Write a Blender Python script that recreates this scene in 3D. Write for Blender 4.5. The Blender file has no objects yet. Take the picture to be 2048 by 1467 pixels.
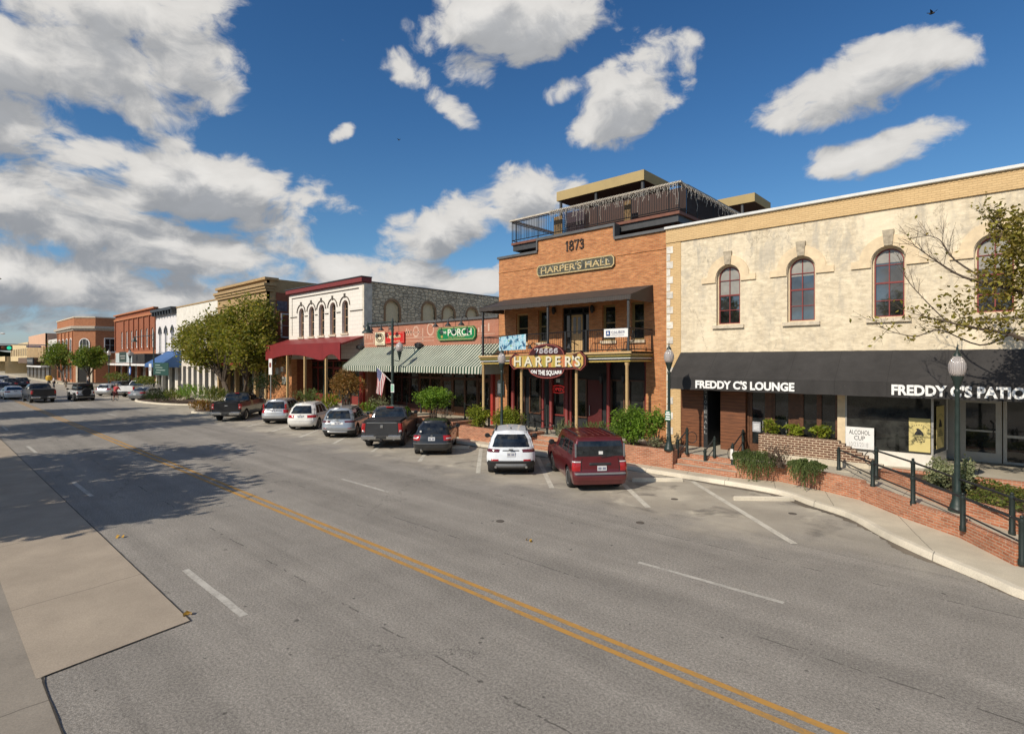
import bpy, bmesh, math, random
from mathutils import Vector, Matrix
R = math.radians
random.seed(7)
scene = bpy.context.scene
COL = scene.collection

# ------------------------------------------------------------------ camera
CAM_H = 4.4
FX = 1090.0                      # focal length in photo pixels (photo is 2048 wide)
YAW = math.atan2(1188.0, FX)     # angle between the view axis and the street axis (-X)
FW = Vector((-math.cos(YAW), math.sin(YAW), 0)); RT = Vector((math.sin(YAW), math.cos(YAW), 0))
cam_d = bpy.data.cameras.new('camera'); cam = bpy.data.objects.new('camera', cam_d); COL.objects.link(cam)
cam.location = (0, 0, CAM_H)
cam.rotation_euler = (R(90), 0, math.atan2(-FW.x, FW.y))
cam_d.sensor_width = 36.0; cam_d.lens = FX / 2048 * 36.0
cam_d.shift_y = -13.5 / 2048
cam_d.clip_start = 0.1; cam_d.clip_end = 6000
scene.camera = cam

def W(px, py, Y):
    """point where the sight line of photo pixel (px,py) meets the plane y = Y"""
    u = px - 1024.0
    d = FW * FX + RT * u
    t = Y / d.y
    return Vector((d.x * t, Y, CAM_H - (py - 720.0) * t))
def G(px, py, z=0.0):
    """point where that sight line meets the level z"""
    u = px - 1024.0
    t = (CAM_H - z) / (py - 720.0)
    d = FW * FX + RT * u
    return Vector((d.x * t, d.y * t, z))

# ------------------------------------------------------------------ light and sky
SUN_EL, SUN_STRENGTH, SKY_STRENGTH = 37.0, 4.4, 0.10
scene.view_settings.view_transform = 'Standard'; scene.view_settings.look = 'None'
scene.view_settings.exposure = 0.0; scene.view_settings.gamma = 1.0
sun_d = bpy.data.lights.new('sun', 'SUN'); sun = bpy.data.objects.new('sun', sun_d); COL.objects.link(sun)
sun_d.energy = SUN_STRENGTH; sun_d.angle = R(0.53); sun_d.color = (1.0, 0.90, 0.76)
SDIR = Vector((0.05, 1.0, -math.tan(R(SUN_EL)))).normalized()      # the way the light travels
sun.rotation_euler = SDIR.to_track_quat('-Z', 'Y').to_euler()
sun.location = (0, -40, 60)

world = bpy.data.worlds.new('World'); scene.world = world; world.use_nodes = True
class NT:
    """tiny helper for building node trees"""
    def __init__(s, tree): s.t = tree; s.n = tree.nodes; s.l = tree.links
    def node(s, typ, **kw):
        n = s.n.new(typ)
        for k, v in kw.items(): setattr(n, k, v)
        return n
    def put(s, sock, v):
        if isinstance(v, bpy.types.NodeSocket): s.l.new(v, sock)
        elif v is not None: sock.default_value = v
    def math(s, op, a, b=None, c=None, clamp=False):
        n = s.node('ShaderNodeMath', operation=op, use_clamp=clamp)
        for i, v in enumerate((a, b, c)):
            if v is not None: s.put(n.inputs[i], v)
        return n.outputs[0]
    def vmath(s, op, a, b=None, out=0):
        n = s.node('ShaderNodeVectorMath', operation=op)
        s.put(n.inputs[0], a)
        if b is not None: s.put(n.inputs[1], b)
        return n.outputs[out]
    def scale(s, a, k):
        n = s.node('ShaderNodeVectorMath', operation='SCALE'); s.put(n.inputs[0], a); s.put(n.inputs['Scale'], k)
        return n.outputs[0]
    def noise(s, vec, scale, detail=4, rough=0.55, dist=0.0, dims='3D'):
        n = s.node('ShaderNodeTexNoise', noise_dimensions=dims)
        if vec is not None: s.put(n.inputs['Vector'], vec)
        n.inputs['Scale'].default_value = scale; n.inputs['Detail'].default_value = detail
        n.inputs['Roughness'].default_value = rough; n.inputs['Distortion'].default_value = dist
        return n.outputs[0]
    def ramp(s, fac, stops, interp='LINEAR'):
        n = s.node('ShaderNodeValToRGB'); e = n.color_ramp.elements; n.color_ramp.interpolation = interp
        while len(e) < len(stops): e.new(0.5)
        for i, (p, c) in enumerate(stops):
            e[i].position = p
            e[i].color = (c, c, c, 1) if isinstance(c, (int, float)) else (c[0], c[1], c[2], 1)
        s.put(n.inputs[0], fac)
        return n.outputs[0]
    def mix(s, fac, a, b, mode='MIX'):
        n = s.node('ShaderNodeMix', data_type='RGBA', blend_type=mode)
        s.put(n.inputs[0], fac)
        for sock, v in ((n.inputs[6], a), (n.inputs[7], b)):
            if isinstance(v, (tuple, list)) and len(v) == 3: v = (*v, 1)
            s.put(sock, v)
        return n.outputs[2]
    def mapr(s, v, a, b, c=0.0, d=1.0, smooth=False):
        n = s.node('ShaderNodeMapRange', interpolation_type='SMOOTHSTEP' if smooth else 'LINEAR')
        s.put(n.inputs[0], v)
        for i, x in zip((1, 2, 3, 4), (a, b, c, d)): s.put(n.inputs[i], x)
        return n.outputs[0]
    def xyz(s, v):
        n = s.node('ShaderNodeSeparateXYZ'); s.put(n.inputs[0], v); return n.outputs
    def comb(s, x, y, z):
        n = s.node('ShaderNodeCombineXYZ')
        for i, v in enumerate((x, y, z)): s.put(n.inputs[i], v)
        return n.outputs[0]

def azel(px, py):
    d = (FW * FX + RT * (px - 1024.0) + Vector((0, 0, 720.0 - py))).normalized()
    return math.atan2(d.x, d.y), math.asin(d.z)

# clouds: (photo x, y of the middle, half width, half height, tilt, weight) turned into compass directions
CLOUDS = [
    (90, 90, 270, 150, -10, 1.15), (350, 150, 120, 110, 55, .85), (20, 240, 130, 75, 0, .95), (250, 10, 200, 70, 0, 1.0),
    (150, 425, 190, 80, 8, 1.15), (420, 375, 150, 75, -5, 1.1), (530, 450, 100, 36, -8, .8), (60, 560, 280, 62, 0, 1.15), (400, 500, 200, 44, 0, 1.0),
    (370, 285, 60, 24, -20, .65), (130, 305, 110, 36, 0, .75), (60, 640, 220, 30, 0, .85), (330, 600, 210, 30, 0, .8),
    (700, 550, 180, 34, -3, .9), (860, 570, 170, 38, 0, .95), (900, 455, 135, 50, -22, 1.05), (1060, 400, 100, 54, -12, 1.15), (930, 570, 90, 34, 0, .9),
    (1030, 40, 160, 85, -12, 1.15), (945, 125, 55, 60, 60, .8), (815, 145, 55, 26, 32, .7), (905, 215, 70, 20, 35, .55), (1110, 190, 46, 17, -20, .45),
    (1260, 190, 112, 66, -40, 1.1), (1180, 265, 56, 34, 0, .8), (1370, 125, 40, 36, -45, .65),
    (1710, 170, 205, 58, -19, 1.15), (1880, 100, 80, 44, -10, 1.0), (1590, 235, 60, 28, -5, .8),
    (1765, 302, 150, 34, -14, 1.05), (1665, 340, 50, 18, 0, .75), (682, 268, 18, 10, -30, .40), (620, 395, 80, 24, 10, .5),
]
def make_cloud_group():
    g = bpy.data.node_groups.new('cloud_cover', 'ShaderNodeTree')
    g.interface.new_socket('Vector', in_out='INPUT', socket_type='NodeSocketVector')
    g.interface.new_socket('Density', in_out='OUTPUT', socket_type='NodeSocketFloat')
    k = NT(g)
    gi = k.node('NodeGroupInput'); go = k.node('NodeGroupOutput')
    v = gi.outputs[0]                         # (azimuth, elevation, 0)
    acc = None
    for (px, py, hw, hh, tilt, wt) in CLOUDS:
        a, e = azel(px, py)
        t = R(-tilt); cx, sx = hw * math.cos(t), hw * math.sin(t)
        a2, e2 = azel(px + cx, py - sx); ax1 = (a2 - a, e2 - e)
        a3, e3 = azel(px - hh * math.sin(t), py - hh * math.cos(t)); ax2 = (a3 - a, e3 - e)
        sxx = math.hypot(*ax1); syy = math.hypot(*ax2); rot = math.atan2(ax1[1], ax1[0])
        m = k.node('ShaderNodeMapping', vector_type='TEXTURE')
        k.put(m.inputs[0], v)
        m.inputs['Location'].default_value = (a, e, 0); m.inputs['Rotation'].default_value = (0, 0, rot); m.inputs['Scale'].default_value = (sxx, syy, 1)
        d = k.vmath('DOT_PRODUCT', m.outputs[0], m.outputs[0], out=1)
        b = k.math('MULTIPLY_ADD', d, -wt * .62, wt)
        if acc is None: acc = b
        else:
            acc = k.node('ShaderNodeMath', operation='SMOOTH_MAX'); n = acc
            k.put(n.inputs[0], prev); k.put(n.inputs[1], b); n.inputs[2].default_value = 0.25; acc = n.outputs[0]
        prev = acc
    acc = k.math('MAXIMUM', acc, -0.9)
    # scattered cover everywhere else (behind and beside the view)
    xs = k.xyz(v)
    st = k.comb(xs[0], k.math('MULTIPLY', xs[1], 1.5), 0.0)
    wv = k.noise(st, 5.0, 3, .5)
    st2 = k.vmath('ADD', st, k.scale(k.comb(k.math('SUBTRACT', wv, .5), k.math('SUBTRACT', k.noise(k.vmath('ADD', st, (7, 3, 1)), 5.0, 3, .5), .5), 0.0), 0.16))
    vor = k.node('ShaderNodeTexVoronoi', feature='F1', voronoi_dimensions='2D'); k.put(vor.inputs['Vector'], k.vmath('ADD', st2, k.scale(k.comb(k.noise(st, 24, 1, .6), wv, 0.0), .05)))
    vor.inputs['Scale'].default_value = 9.0; vor.inputs['Detail'].default_value = 2.0; vor.inputs['Roughness'].default_value = .5; vor.normalize = True
    n1 = k.noise(st2, 8.0, 7, .62)
    n2 = k.noise(st2, 3.0, 3, .5)
    far = k.mapr(k.math('ABSOLUTE', k.math('ADD', xs[0], math.atan2(-FW.x, FW.y))), 0.85, 1.2, 0.0, 1.0)
    gen = k.math('MULTIPLY', k.mapr(n2, .42, .62, -.9, 1.0), far)
    gen = k.math('ADD', gen, k.mapr(far, 0, 1, -.9, 0))
    acc = k.math('MAXIMUM', acc, gen)
    dens = k.math('ADD', k.math('MULTIPLY', acc, .55), k.math('MULTIPLY', k.math('SUBTRACT', n1, .54), 2.0))
    dens = k.math('ADD', dens, k.math('MULTIPLY', k.math('SUBTRACT', .335, vor.outputs['Distance']), .95))
    k.put(go.inputs[0], dens)
    return g
k = NT(world.node_tree); k.n.clear()
w_out = k.node('ShaderNodeOutputWorld'); w_bg = k.node('ShaderNodeBackground')
sky = k.node('ShaderNodeTexSky', sky_type='NISHITA'); sky.sun_disc = False
sky.sun_elevation = R(SUN_EL); sky.sun_rotation = R(180); sky.air_density = 1.0; sky.dust_density = 0.6; sky.ozone_density = 2.0
dirv = k.node('ShaderNodeTexCoord').outputs['Generated']
dx, dy, dz = k.xyz(dirv)
az = k.math('ARCTAN2', dx, dy); el = k.math('ARCSINE', dz)
cg = make_cloud_group()
def cover(off):
    n = k.node('ShaderNodeGroup'); n.node_tree = cg
    k.put(n.inputs[0], k.comb(k.math('ADD', az, off[0]), k.math('ADD', el, off[1]), 0.0))
    return n.outputs[0]
d0 = cover((0, 0)); d1 = cover((-.012, .042))
alpha = k.mapr(d0, -.08, .32, 0, 1, smooth=True)
dark = k.mapr(d1, .0, .62, 0, 1, smooth=True)
low = k.mapr(el, .05, .42, .95, .68)
lit = k.mix(k.math('MULTIPLY', dark, low), (8.0, 7.8, 7.5), (2.75, 3.0, 3.4))
thin = k.mapr(d0, .0, .8, .80, 1.0)
lit = k.mix(1.0, lit, k.comb(thin, thin, thin), 'MULTIPLY')
tint = k.ramp(k.mapr(el, 0, .75), [(0, (.88, .98, 1.25)), (.25, (.56, .86, 1.04)), (.55, (.39, .74, 1.02)), (1, (.27, .60, .92))])
blue = k.mix(1.0, sky.outputs[0], tint, 'MULTIPLY')
# below the horizon stays plain haze colour
skyc = k.mix(k.math('MULTIPLY', alpha, k.mapr(el, -.02, .03)), blue, lit)
k.put(w_bg.inputs[0], skyc); w_bg.inputs[1].default_value = SKY_STRENGTH
k.l.new(w_bg.outputs[0], w_out.inputs[0])
# ------------------------------------------------------------------ helpers
WM = {}                                    # world matrices of parents (so children can be written in world metres)
class MB:
    """collects shapes and links them as ONE mesh object"""
    def __init__(s): s.v = []; s.f = []
    def add(s, vs, fs):
        o = len(s.v); s.v += [tuple(p) for p in vs]; s.f += [tuple(i + o for i in f) for f in fs]; return s
    def quad(s, a, b, c, d): return s.add([a, b, c, d], [(0, 1, 2, 3)])
    def poly(s, pts): return s.add(pts, [tuple(range(len(pts)))])
    def box(s, x0, x1, y0, y1, z0, z1):
        return s.add([(x0, y0, z0), (x1, y0, z0), (x1, y1, z0), (x0, y1, z0), (x0, y0, z1), (x1, y0, z1), (x1, y1, z1), (x0, y1, z1)],
                     [(0, 3, 2, 1), (4, 5, 6, 7), (0, 1, 5, 4), (1, 2, 6, 5), (2, 3, 7, 6), (3, 0, 4, 7)])
    def obox(s, c, ax, hx, hy, hz):
        """box turned about z: c centre, ax angle"""
        ca, sa = math.cos(ax), math.sin(ax); o = []
        for dz in (-hz, hz):
            for dx_, dy_ in ((-hx, -hy), (hx, -hy), (hx, hy), (-hx, hy)):
                o.append((c[0] + dx_ * ca - dy_ * sa, c[1] + dx_ * sa + dy_ * ca, c[2] + dz))
        return s.add(o, [(0, 3, 2, 1), (4, 5, 6, 7), (0, 1, 5, 4), (1, 2, 6, 5), (2, 3, 7, 6), (3, 0, 4, 7)])
    def prism(s, pts, vec):
        n = len(pts); vec = Vector(vec); p2 = [Vector(p) + vec for p in pts]
        fs = [tuple(range(n - 1, -1, -1)), tuple(range(n, 2 * n))] + [(i, (i + 1) % n, n + (i + 1) % n, n + i) for i in range(n)]
        return s.add([Vector(p) for p in pts] + p2, fs)
    def tube(s, pts, rad, n=8, caps=True):
        pts = [Vector(p) for p in pts]
        if isinstance(rad, (int, float)): rad = [rad] * len(pts)
        o = len(s.v); up = None
        for i, p in enumerate(pts):
            d = (pts[min(i + 1, len(pts) - 1)] - pts[max(i - 1, 0)])
            if d.length < 1e-9: d = Vector((0, 0, 1))
            d.normalize()
            ref = Vector((0, 0, 1)) if abs(d.z) < .95 else Vector((1, 0, 0))
            a = d.cross(ref).normalized(); b = d.cross(a)
            for j in range(n):
                t = 2 * math.pi * j / n
                s.v.append(tuple(p + (a * math.cos(t) + b * math.sin(t)) * rad[i]))
        for i in range(len(pts) - 1):
            for j in range(n):
                s.f.append((o + i * n + j, o + i * n + (j + 1) % n, o + (i + 1) * n + (j + 1) % n, o + (i + 1) * n + j))
        if caps:
            s.f.append(tuple(o + j for j in range(n))[::-1]); e = o + (len(pts) - 1) * n
            s.f.append(tuple(e + j for j in range(n)))
        return s
    def lathe(s, prof, c=(0, 0, 0), n=16, axis='z', caps=True):
        o = len(s.v)
        for r, h in prof:
            for j in range(n):
                t = 2 * math.pi * j / n; a, b = r * math.cos(t), r * math.sin(t)
                s.v.append((c[0] + a, c[1] + b, c[2] + h) if axis == 'z' else ((c[0] + h, c[1] + a, c[2] + b) if axis == 'x' else (c[0] + a, c[1] + h, c[2] + b)))
        for i in range(len(prof) - 1):
            for j in range(n):
                s.f.append((o + i * n + j, o + i * n + (j + 1) % n, o + (i + 1) * n + (j + 1) % n, o + (i + 1) * n + j))
        if caps:
            s.f.append(tuple(o + j for j in range(n))); e = o + (len(prof) - 1) * n; s.f.append(tuple(e + j for j in range(n)))
        return s
    def ball(s, c, r, sc=(1, 1, 1), n=12, m=8):
        prof = [(math.sin(math.pi * i / m), -math.cos(math.pi * i / m)) for i in range(m + 1)]
        o = len(s.v); s.lathe([(max(a, 1e-3) * r, b * r) for a, b in prof], (0, 0, 0), n)
        for i in range(o, len(s.v)):
            p = s.v[i]; s.v[i] = (c[0] + p[0] * sc[0], c[1] + p[1] * sc[1], c[2] + p[2] * sc[2])
        return s
    def grid(s, rows):
        """rows of points -> quads"""
        o = len(s.v); n = len(rows[0])
        for r in rows: s.v += [tuple(p) for p in r]
        for i in range(len(rows) - 1):
            for j in range(n - 1):
                s.f.append((o + i * n + j, o + i * n + j + 1, o + (i + 1) * n + j + 1, o + (i + 1) * n + j))
        return s
    def xf(s, m):
        s.v = [tuple(m @ Vector(p)) for p in s.v]; return s
    def build(s, name, mat=None, parent=None, smooth=False, bevel=0, world=True, recalc=True, seg=1):
        me = bpy.data.meshes.new(name); me.from_pydata(s.v, [], s.f)
        if recalc and s.f:
            bm = bmesh.new(); bm.from_mesh(me); bmesh.ops.recalc_face_normals(bm, faces=bm.faces); bm.to_mesh(me); bm.free()
        if smooth:
            me.polygons.foreach_set('use_smooth', [True] * len(me.polygons))
            if smooth != 'all': me.set_sharp_from_angle(angle=R(38))
        if mat: me.materials.append(mat)
        o = bpy.data.objects.new(name, me); COL.objects.link(o)
        if bevel:
            b = o.modifiers.new('edge', 'BEVEL'); b.width = bevel; b.segments = seg; b.limit_method = 'ANGLE'
        WM[o.name] = Matrix.Identity(4)
        if parent:
            o.parent = parent
            if world: o.matrix_parent_inverse = WM[parent.name].inverted()
            else: WM[o.name] = WM[parent.name]
        return o
def thing(name, label, cat, loc=(0, 0, 0), rotz=0, group=None, kind=None):
    o = bpy.data.objects.new(name, None); COL.objects.link(o)
    o.location = loc; o.rotation_euler = (0, 0, rotz)
    WM[o.name] = Matrix.Translation(loc) @ Matrix.Rotation(rotz, 4, 'Z')
    tag(o, label, cat, group, kind); return o
def tag(o, label=None, cat=None, group=None, kind=None):
    for k_, v_ in (('label', label), ('category', cat), ('group', group), ('kind', kind)):
        if v_: o[k_] = v_
    return o
KIDS = None
def dup(root, loc, rotz=0.0, label=None, group=None, scale=None):
    """a copy of a thing with copies of its parts and sub-parts"""
    def rec(o, par):
        c = o.copy(); COL.objects.link(c); c.parent = par
        for ch in list(o.children): rec(ch, c)
        return c
    r = rec(root, None)
    r.location = loc; r.rotation_euler = (0, 0, rotz)
    if scale: r.scale = (scale,) * 3 if isinstance(scale, (int, float)) else scale
    if label: r['label'] = label
    if group: r['group'] = group
    return r
def text_mb(txt, org, right, up, width, height, depth=0.02, bold=0.0, shear=0.0, warp=None, fit=True, normal=None):
    """lettering as a mesh laid out from its lower left corner"""
    cu = bpy.data.curves.new('lettering', 'FONT'); cu.body = txt; cu.size = 1.0; cu.resolution_u = 3; cu.offset = bold; cu.shear = shear
    o = bpy.data.objects.new('lettering', cu); COL.objects.link(o)
    dg = bpy.context.evaluated_depsgraph_get(); me = bpy.data.meshes.new_from_object(o.evaluated_get(dg))
    vs = [v.co.copy() for v in me.vertices]; fs = [tuple(p.vertices) for p in me.polygons]
    bpy.data.objects.remove(o); bpy.data.curves.remove(cu); bpy.data.meshes.remove(me)
    x0 = min(v.x for v in vs); x1 = max(v.x for v in vs); y0 = min(v.y for v in vs); y1 = max(v.y for v in vs)
    right = Vector(right).normalized(); up = Vector(up).normalized(); nrm = Vector(normal).normalized() if normal else right.cross(up).normalized()
    m = MB(); out = []
    for v in vs:
        a = (v.x - x0) / (x1 - x0); b = (v.y - y0) / (y1 - y0)
        if warp: a, b = warp(a, b)
        out.append(Vector(org) + right * (a * width) + up * (b * height) + nrm * depth)
    m.add(out, fs)
    # side walls so that letters have thickness
    from collections import Counter
    cnt = Counter()
    for f in fs:
        for i in range(len(f)): cnt[tuple(sorted((f[i], f[(i + 1) % len(f)])))] += 1
    base = len(m.v); m.v += [tuple(p - nrm * depth * .98) for p in out]
    for (i, j), c in cnt.items():
        if c == 1: m.f.append((i, j, base + j, base + i))
    return m

# ------------------------------------------------------------------ materials
MATS = {}
def new_mat(name):
    m = bpy.data.materials.new(name); m.use_nodes = True
    t = NT(m.node_tree); b = [n for n in t.n if n.type == 'BSDF_PRINCIPLED'][0]
    MATS[name] = m
    return m, t, b
def plain(name, col, rough=.6, var=.12, scale=6.0, metal=0.0, bump=0.0, spec=.5, coat=0.0, fine=0, obj=False):
    """one colour with a little natural unevenness"""
    m, t, b = new_mat(name)
    p = t.node('ShaderNodeTexCoord').outputs['Object'] if obj else t.node('ShaderNodeNewGeometry').outputs['Position']
    n = t.noise(p, scale, 5, .6)
    f = t.mapr(n, .3, .7, 1 - var, 1 + var)
    t.put(b.inputs['Base Color'], t.mix(1.0, (*col, 1), t.comb(f, f, f), 'MULTIPLY'))
    t.put(b.inputs['Roughness'], t.mapr(n, .3, .7, max(0, rough - .06), min(1, rough + .06)))
    b.inputs['Metallic'].default_value = metal; b.inputs['Specular IOR Level'].default_value = spec
    b.inputs['Coat Weight'].default_value = coat; b.inputs['Coat Roughness'].default_value = .06
    if bump:
        bn = t.node('ShaderNodeBump'); bn.inputs['Strength'].default_value = 1.0; bn.inputs['Distance'].default_value = bump
        t.put(bn.inputs['Height'], t.noise(p, fine or scale * 8, 4, .6)); t.put(b.inputs['Normal'], bn.outputs[0])
    return m
def wall_uv(t):
    """distance along any upright wall, and height"""
    g = t.node('ShaderNodeNewGeometry')
    tang = t.vmath('NORMALIZE', t.vmath('CROSS_PRODUCT', (0, 0, 1), g.outputs['True Normal']))
    u = t.vmath('DOT_PRODUCT', g.outputs['Position'], tang, out=1)
    flat = t.math('GREATER_THAN', t.math('ABSOLUTE', t.xyz(g.outputs['True Normal'])[2]), .7)
    xs = t.xyz(g.outputs['Position'])
    u2 = t.math('ADD', t.math('MULTIPLY', u, t.math('SUBTRACT', 1.0, flat)), t.math('MULTIPLY', xs[0], flat))
    v2 = t.math('ADD', t.math('MULTIPLY', xs[2], t.math('SUBTRACT', 1.0, flat)), t.math('MULTIPLY', xs[1], flat))
    return u2, v2, g.outputs['Position']
def brick(name, c1, c2, mortar, bw=.215, bh=.072, ms=.010, dirt=.25, dirt_col=None, rough=.85, contrast=1.0, dirt_scale=.8):
    m, t, b = new_mat(name)
    u, v, pos = wall_uv(t)
    br = t.node('ShaderNodeTexBrick'); t.put(br.inputs['Vector'], t.comb(u, v, 0.0))
    for k_, x in (('Color1', c1), ('Color2', c2), ('Mortar', mortar)): br.inputs[k_].default_value = (*x, 1)
    br.inputs['Scale'].default_value = 1.0; br.inputs['Brick Width'].default_value = bw; br.inputs['Row Height'].default_value = bh
    br.inputs['Mortar Size'].default_value = ms; br.inputs['Mortar Smooth'].default_value = .3; br.inputs['Bias'].default_value = 0.0
    # batches of differently fired bricks
    cell = t.noise(t.comb(t.math('MULTIPLY', u, 1.4), t.math('MULTIPLY', v, 5.0), 0.0), 1.6, 6, .7)
    f = t.mapr(cell, .25, .75, 1 - .28 * contrast, 1 + .28 * contrast)
    c = t.mix(1.0, br.outputs[0], t.comb(f, f, f), 'MULTIPLY')
    big = t.noise(pos, dirt_scale, 6, .65)
    c = t.mix(t.mapr(big, .45, .75, 0, dirt), c, (*(dirt_col or tuple(x * .45 for x in c1)), 1))
    t.put(b.inputs['Base Color'], c); b.inputs['Roughness'].default_value = rough; b.inputs['Specular IOR Level'].default_value = .25
    bn = t.node('ShaderNodeBump'); bn.inputs['Strength'].default_value = .6; bn.inputs['Distance'].default_value = .012
    t.put(bn.inputs['Height'], t.math('ADD', t.math('SUBTRACT', 1.0, br.outputs[1]), t.math('MULTIPLY', t.noise(pos, 40, 3), .35)))
    t.put(b.inputs['Normal'], bn.outputs[0])
    return m
def stripes(name, ca, cb, period, axis=0, rough=.7, duty=.5):
    m, t, b = new_mat(name)
    xs = t.xyz(t.node('ShaderNodeNewGeometry').outputs['Position'])
    fr = t.math('FRACT', t.math('DIVIDE', xs[axis], period))
    n = t.mapr(t.noise(t.node('ShaderNodeNewGeometry').outputs['Position'], 1.3, 5, .6), .3, .7, .82, 1.1)
    c = t.mix(t.math('GREATER_THAN', fr, duty), (*ca, 1), (*cb, 1))
    t.put(b.inputs['Base Color'], t.mix(1.0, c, t.comb(n, n, n), 'MULTIPLY')); b.inputs['Roughness'].default_value = rough
    return m
def glass_mat(name, col=(.012, .014, .015), rough=.04, spec=.7):
    m, t, b = new_mat(name)
    pos = t.node('ShaderNodeNewGeometry').outputs['Position']
    n = t.noise(pos, 2.2, 4, .6)
    f = t.mapr(n, .35, .7, .4, 2.2)
    t.put(b.inputs['Base Color'], t.mix(1.0, (*col, 1), t.comb(f, f, f), 'MULTIPLY'))
    b.inputs['Roughness'].default_value = rough; b.inputs['Specular IOR Level'].default_value = spec
    bn = t.node('ShaderNodeBump'); bn.inputs['Distance'].default_value = .004; bn.inputs['Strength'].default_value = .35
    t.put(bn.inputs['Height'], t.noise(pos, 1.5, 2)); t.put(b.inputs['Normal'], bn.outputs[0])
    return m
def leaf_mat(name, c1, c2, c3=None, rough=.55, trans=.35, obj=False):
    m, t, b = new_mat(name)
    g = t.node('ShaderNodeNewGeometry')
    r = g.outputs['Random Per Island']
    stops = [(0, c1), (.6, c2), (1, c3 or c2)]
    c = t.ramp(r, stops)
    big = t.noise(t.node('ShaderNodeTexCoord').outputs['Object'] if obj else g.outputs['Position'], 1.1, 3)
    f = t.mapr(big, .3, .7, .62, 1.35)
    c = t.mix(1.0, c, t.comb(f, f, f), 'MULTIPLY')
    t.put(b.inputs['Base Color'], c); b.inputs['Roughness'].default_value = rough; b.inputs['Specular IOR Level'].default_value = .3
    tr = t.node('ShaderNodeBsdfTranslucent'); t.put(tr.inputs[0], t.mix(1.0, c, (1.25, 1.3, .55, 1), 'MULTIPLY'))
    mx = t.node('ShaderNodeMixShader'); mx.inputs[0].default_value = trans
    out = [n for n in t.n if n.type == 'OUTPUT_MATERIAL'][0]
    t.l.new(b.outputs[0], mx.inputs[1]); t.l.new(tr.outputs[0], mx.inputs[2]); t.l.new(mx.outputs[0], out.inputs[0])
    return m
GLASS = glass_mat('window_glass')
GLASS_SKY = glass_mat('sky_reflecting_glass', (.02, .02, .02), .03, .5)
[n for n in GLASS_SKY.node_tree.nodes if n.type == 'BSDF_PRINCIPLED'][0].inputs['IOR'].default_value = 2.4
GLASS_IN = glass_mat('shop_glass', (.018, .019, .017), .03, .6)
GREEN_METAL = plain('green_painted_metal', (.017, .031, .027), .45, .2, 5, bump=.001)
POST_METAL = plain('dark_green_post_metal', (.013, .021, .018), .45, .2, 5, bump=.001)
BLACK_METAL = plain('black_painted_metal', (.016, .016, .017), .5, .2, 5)
DARK_METAL = plain('dark_grey_metal', (.045, .046, .048), .5, .2, 5)
WHITE_PAINT = plain('white_paint', (.78, .77, .74), .5, .05, 4)
ALU = plain('aluminium', (.42, .41, .38), .4, .08, 5, metal=.3)
RED_TRIM = plain('red_trim', (.20, .030, .026), .5, .12, 6)
TAN_PAINT = plain('tan_paint', (.50, .34, .16), .55, .1, 5)
WOOD_DOOR = plain('stained_wood', (.11, .045, .020), .5, .35, 9)
CREAM = plain('cream_paint', (.62, .50, .33), .6, .1, 4)
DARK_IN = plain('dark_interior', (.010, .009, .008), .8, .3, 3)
BLACK_PANEL = plain('black_shopfront_paint', (.020, .022, .024), .5, .2, 4)
WHITE_LET = plain('white_lettering', (.82, .82, .80), .5, .03, 3)
BLACK_LET = plain('black_lettering', (.02, .02, .02), .5, .05, 3)
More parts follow.
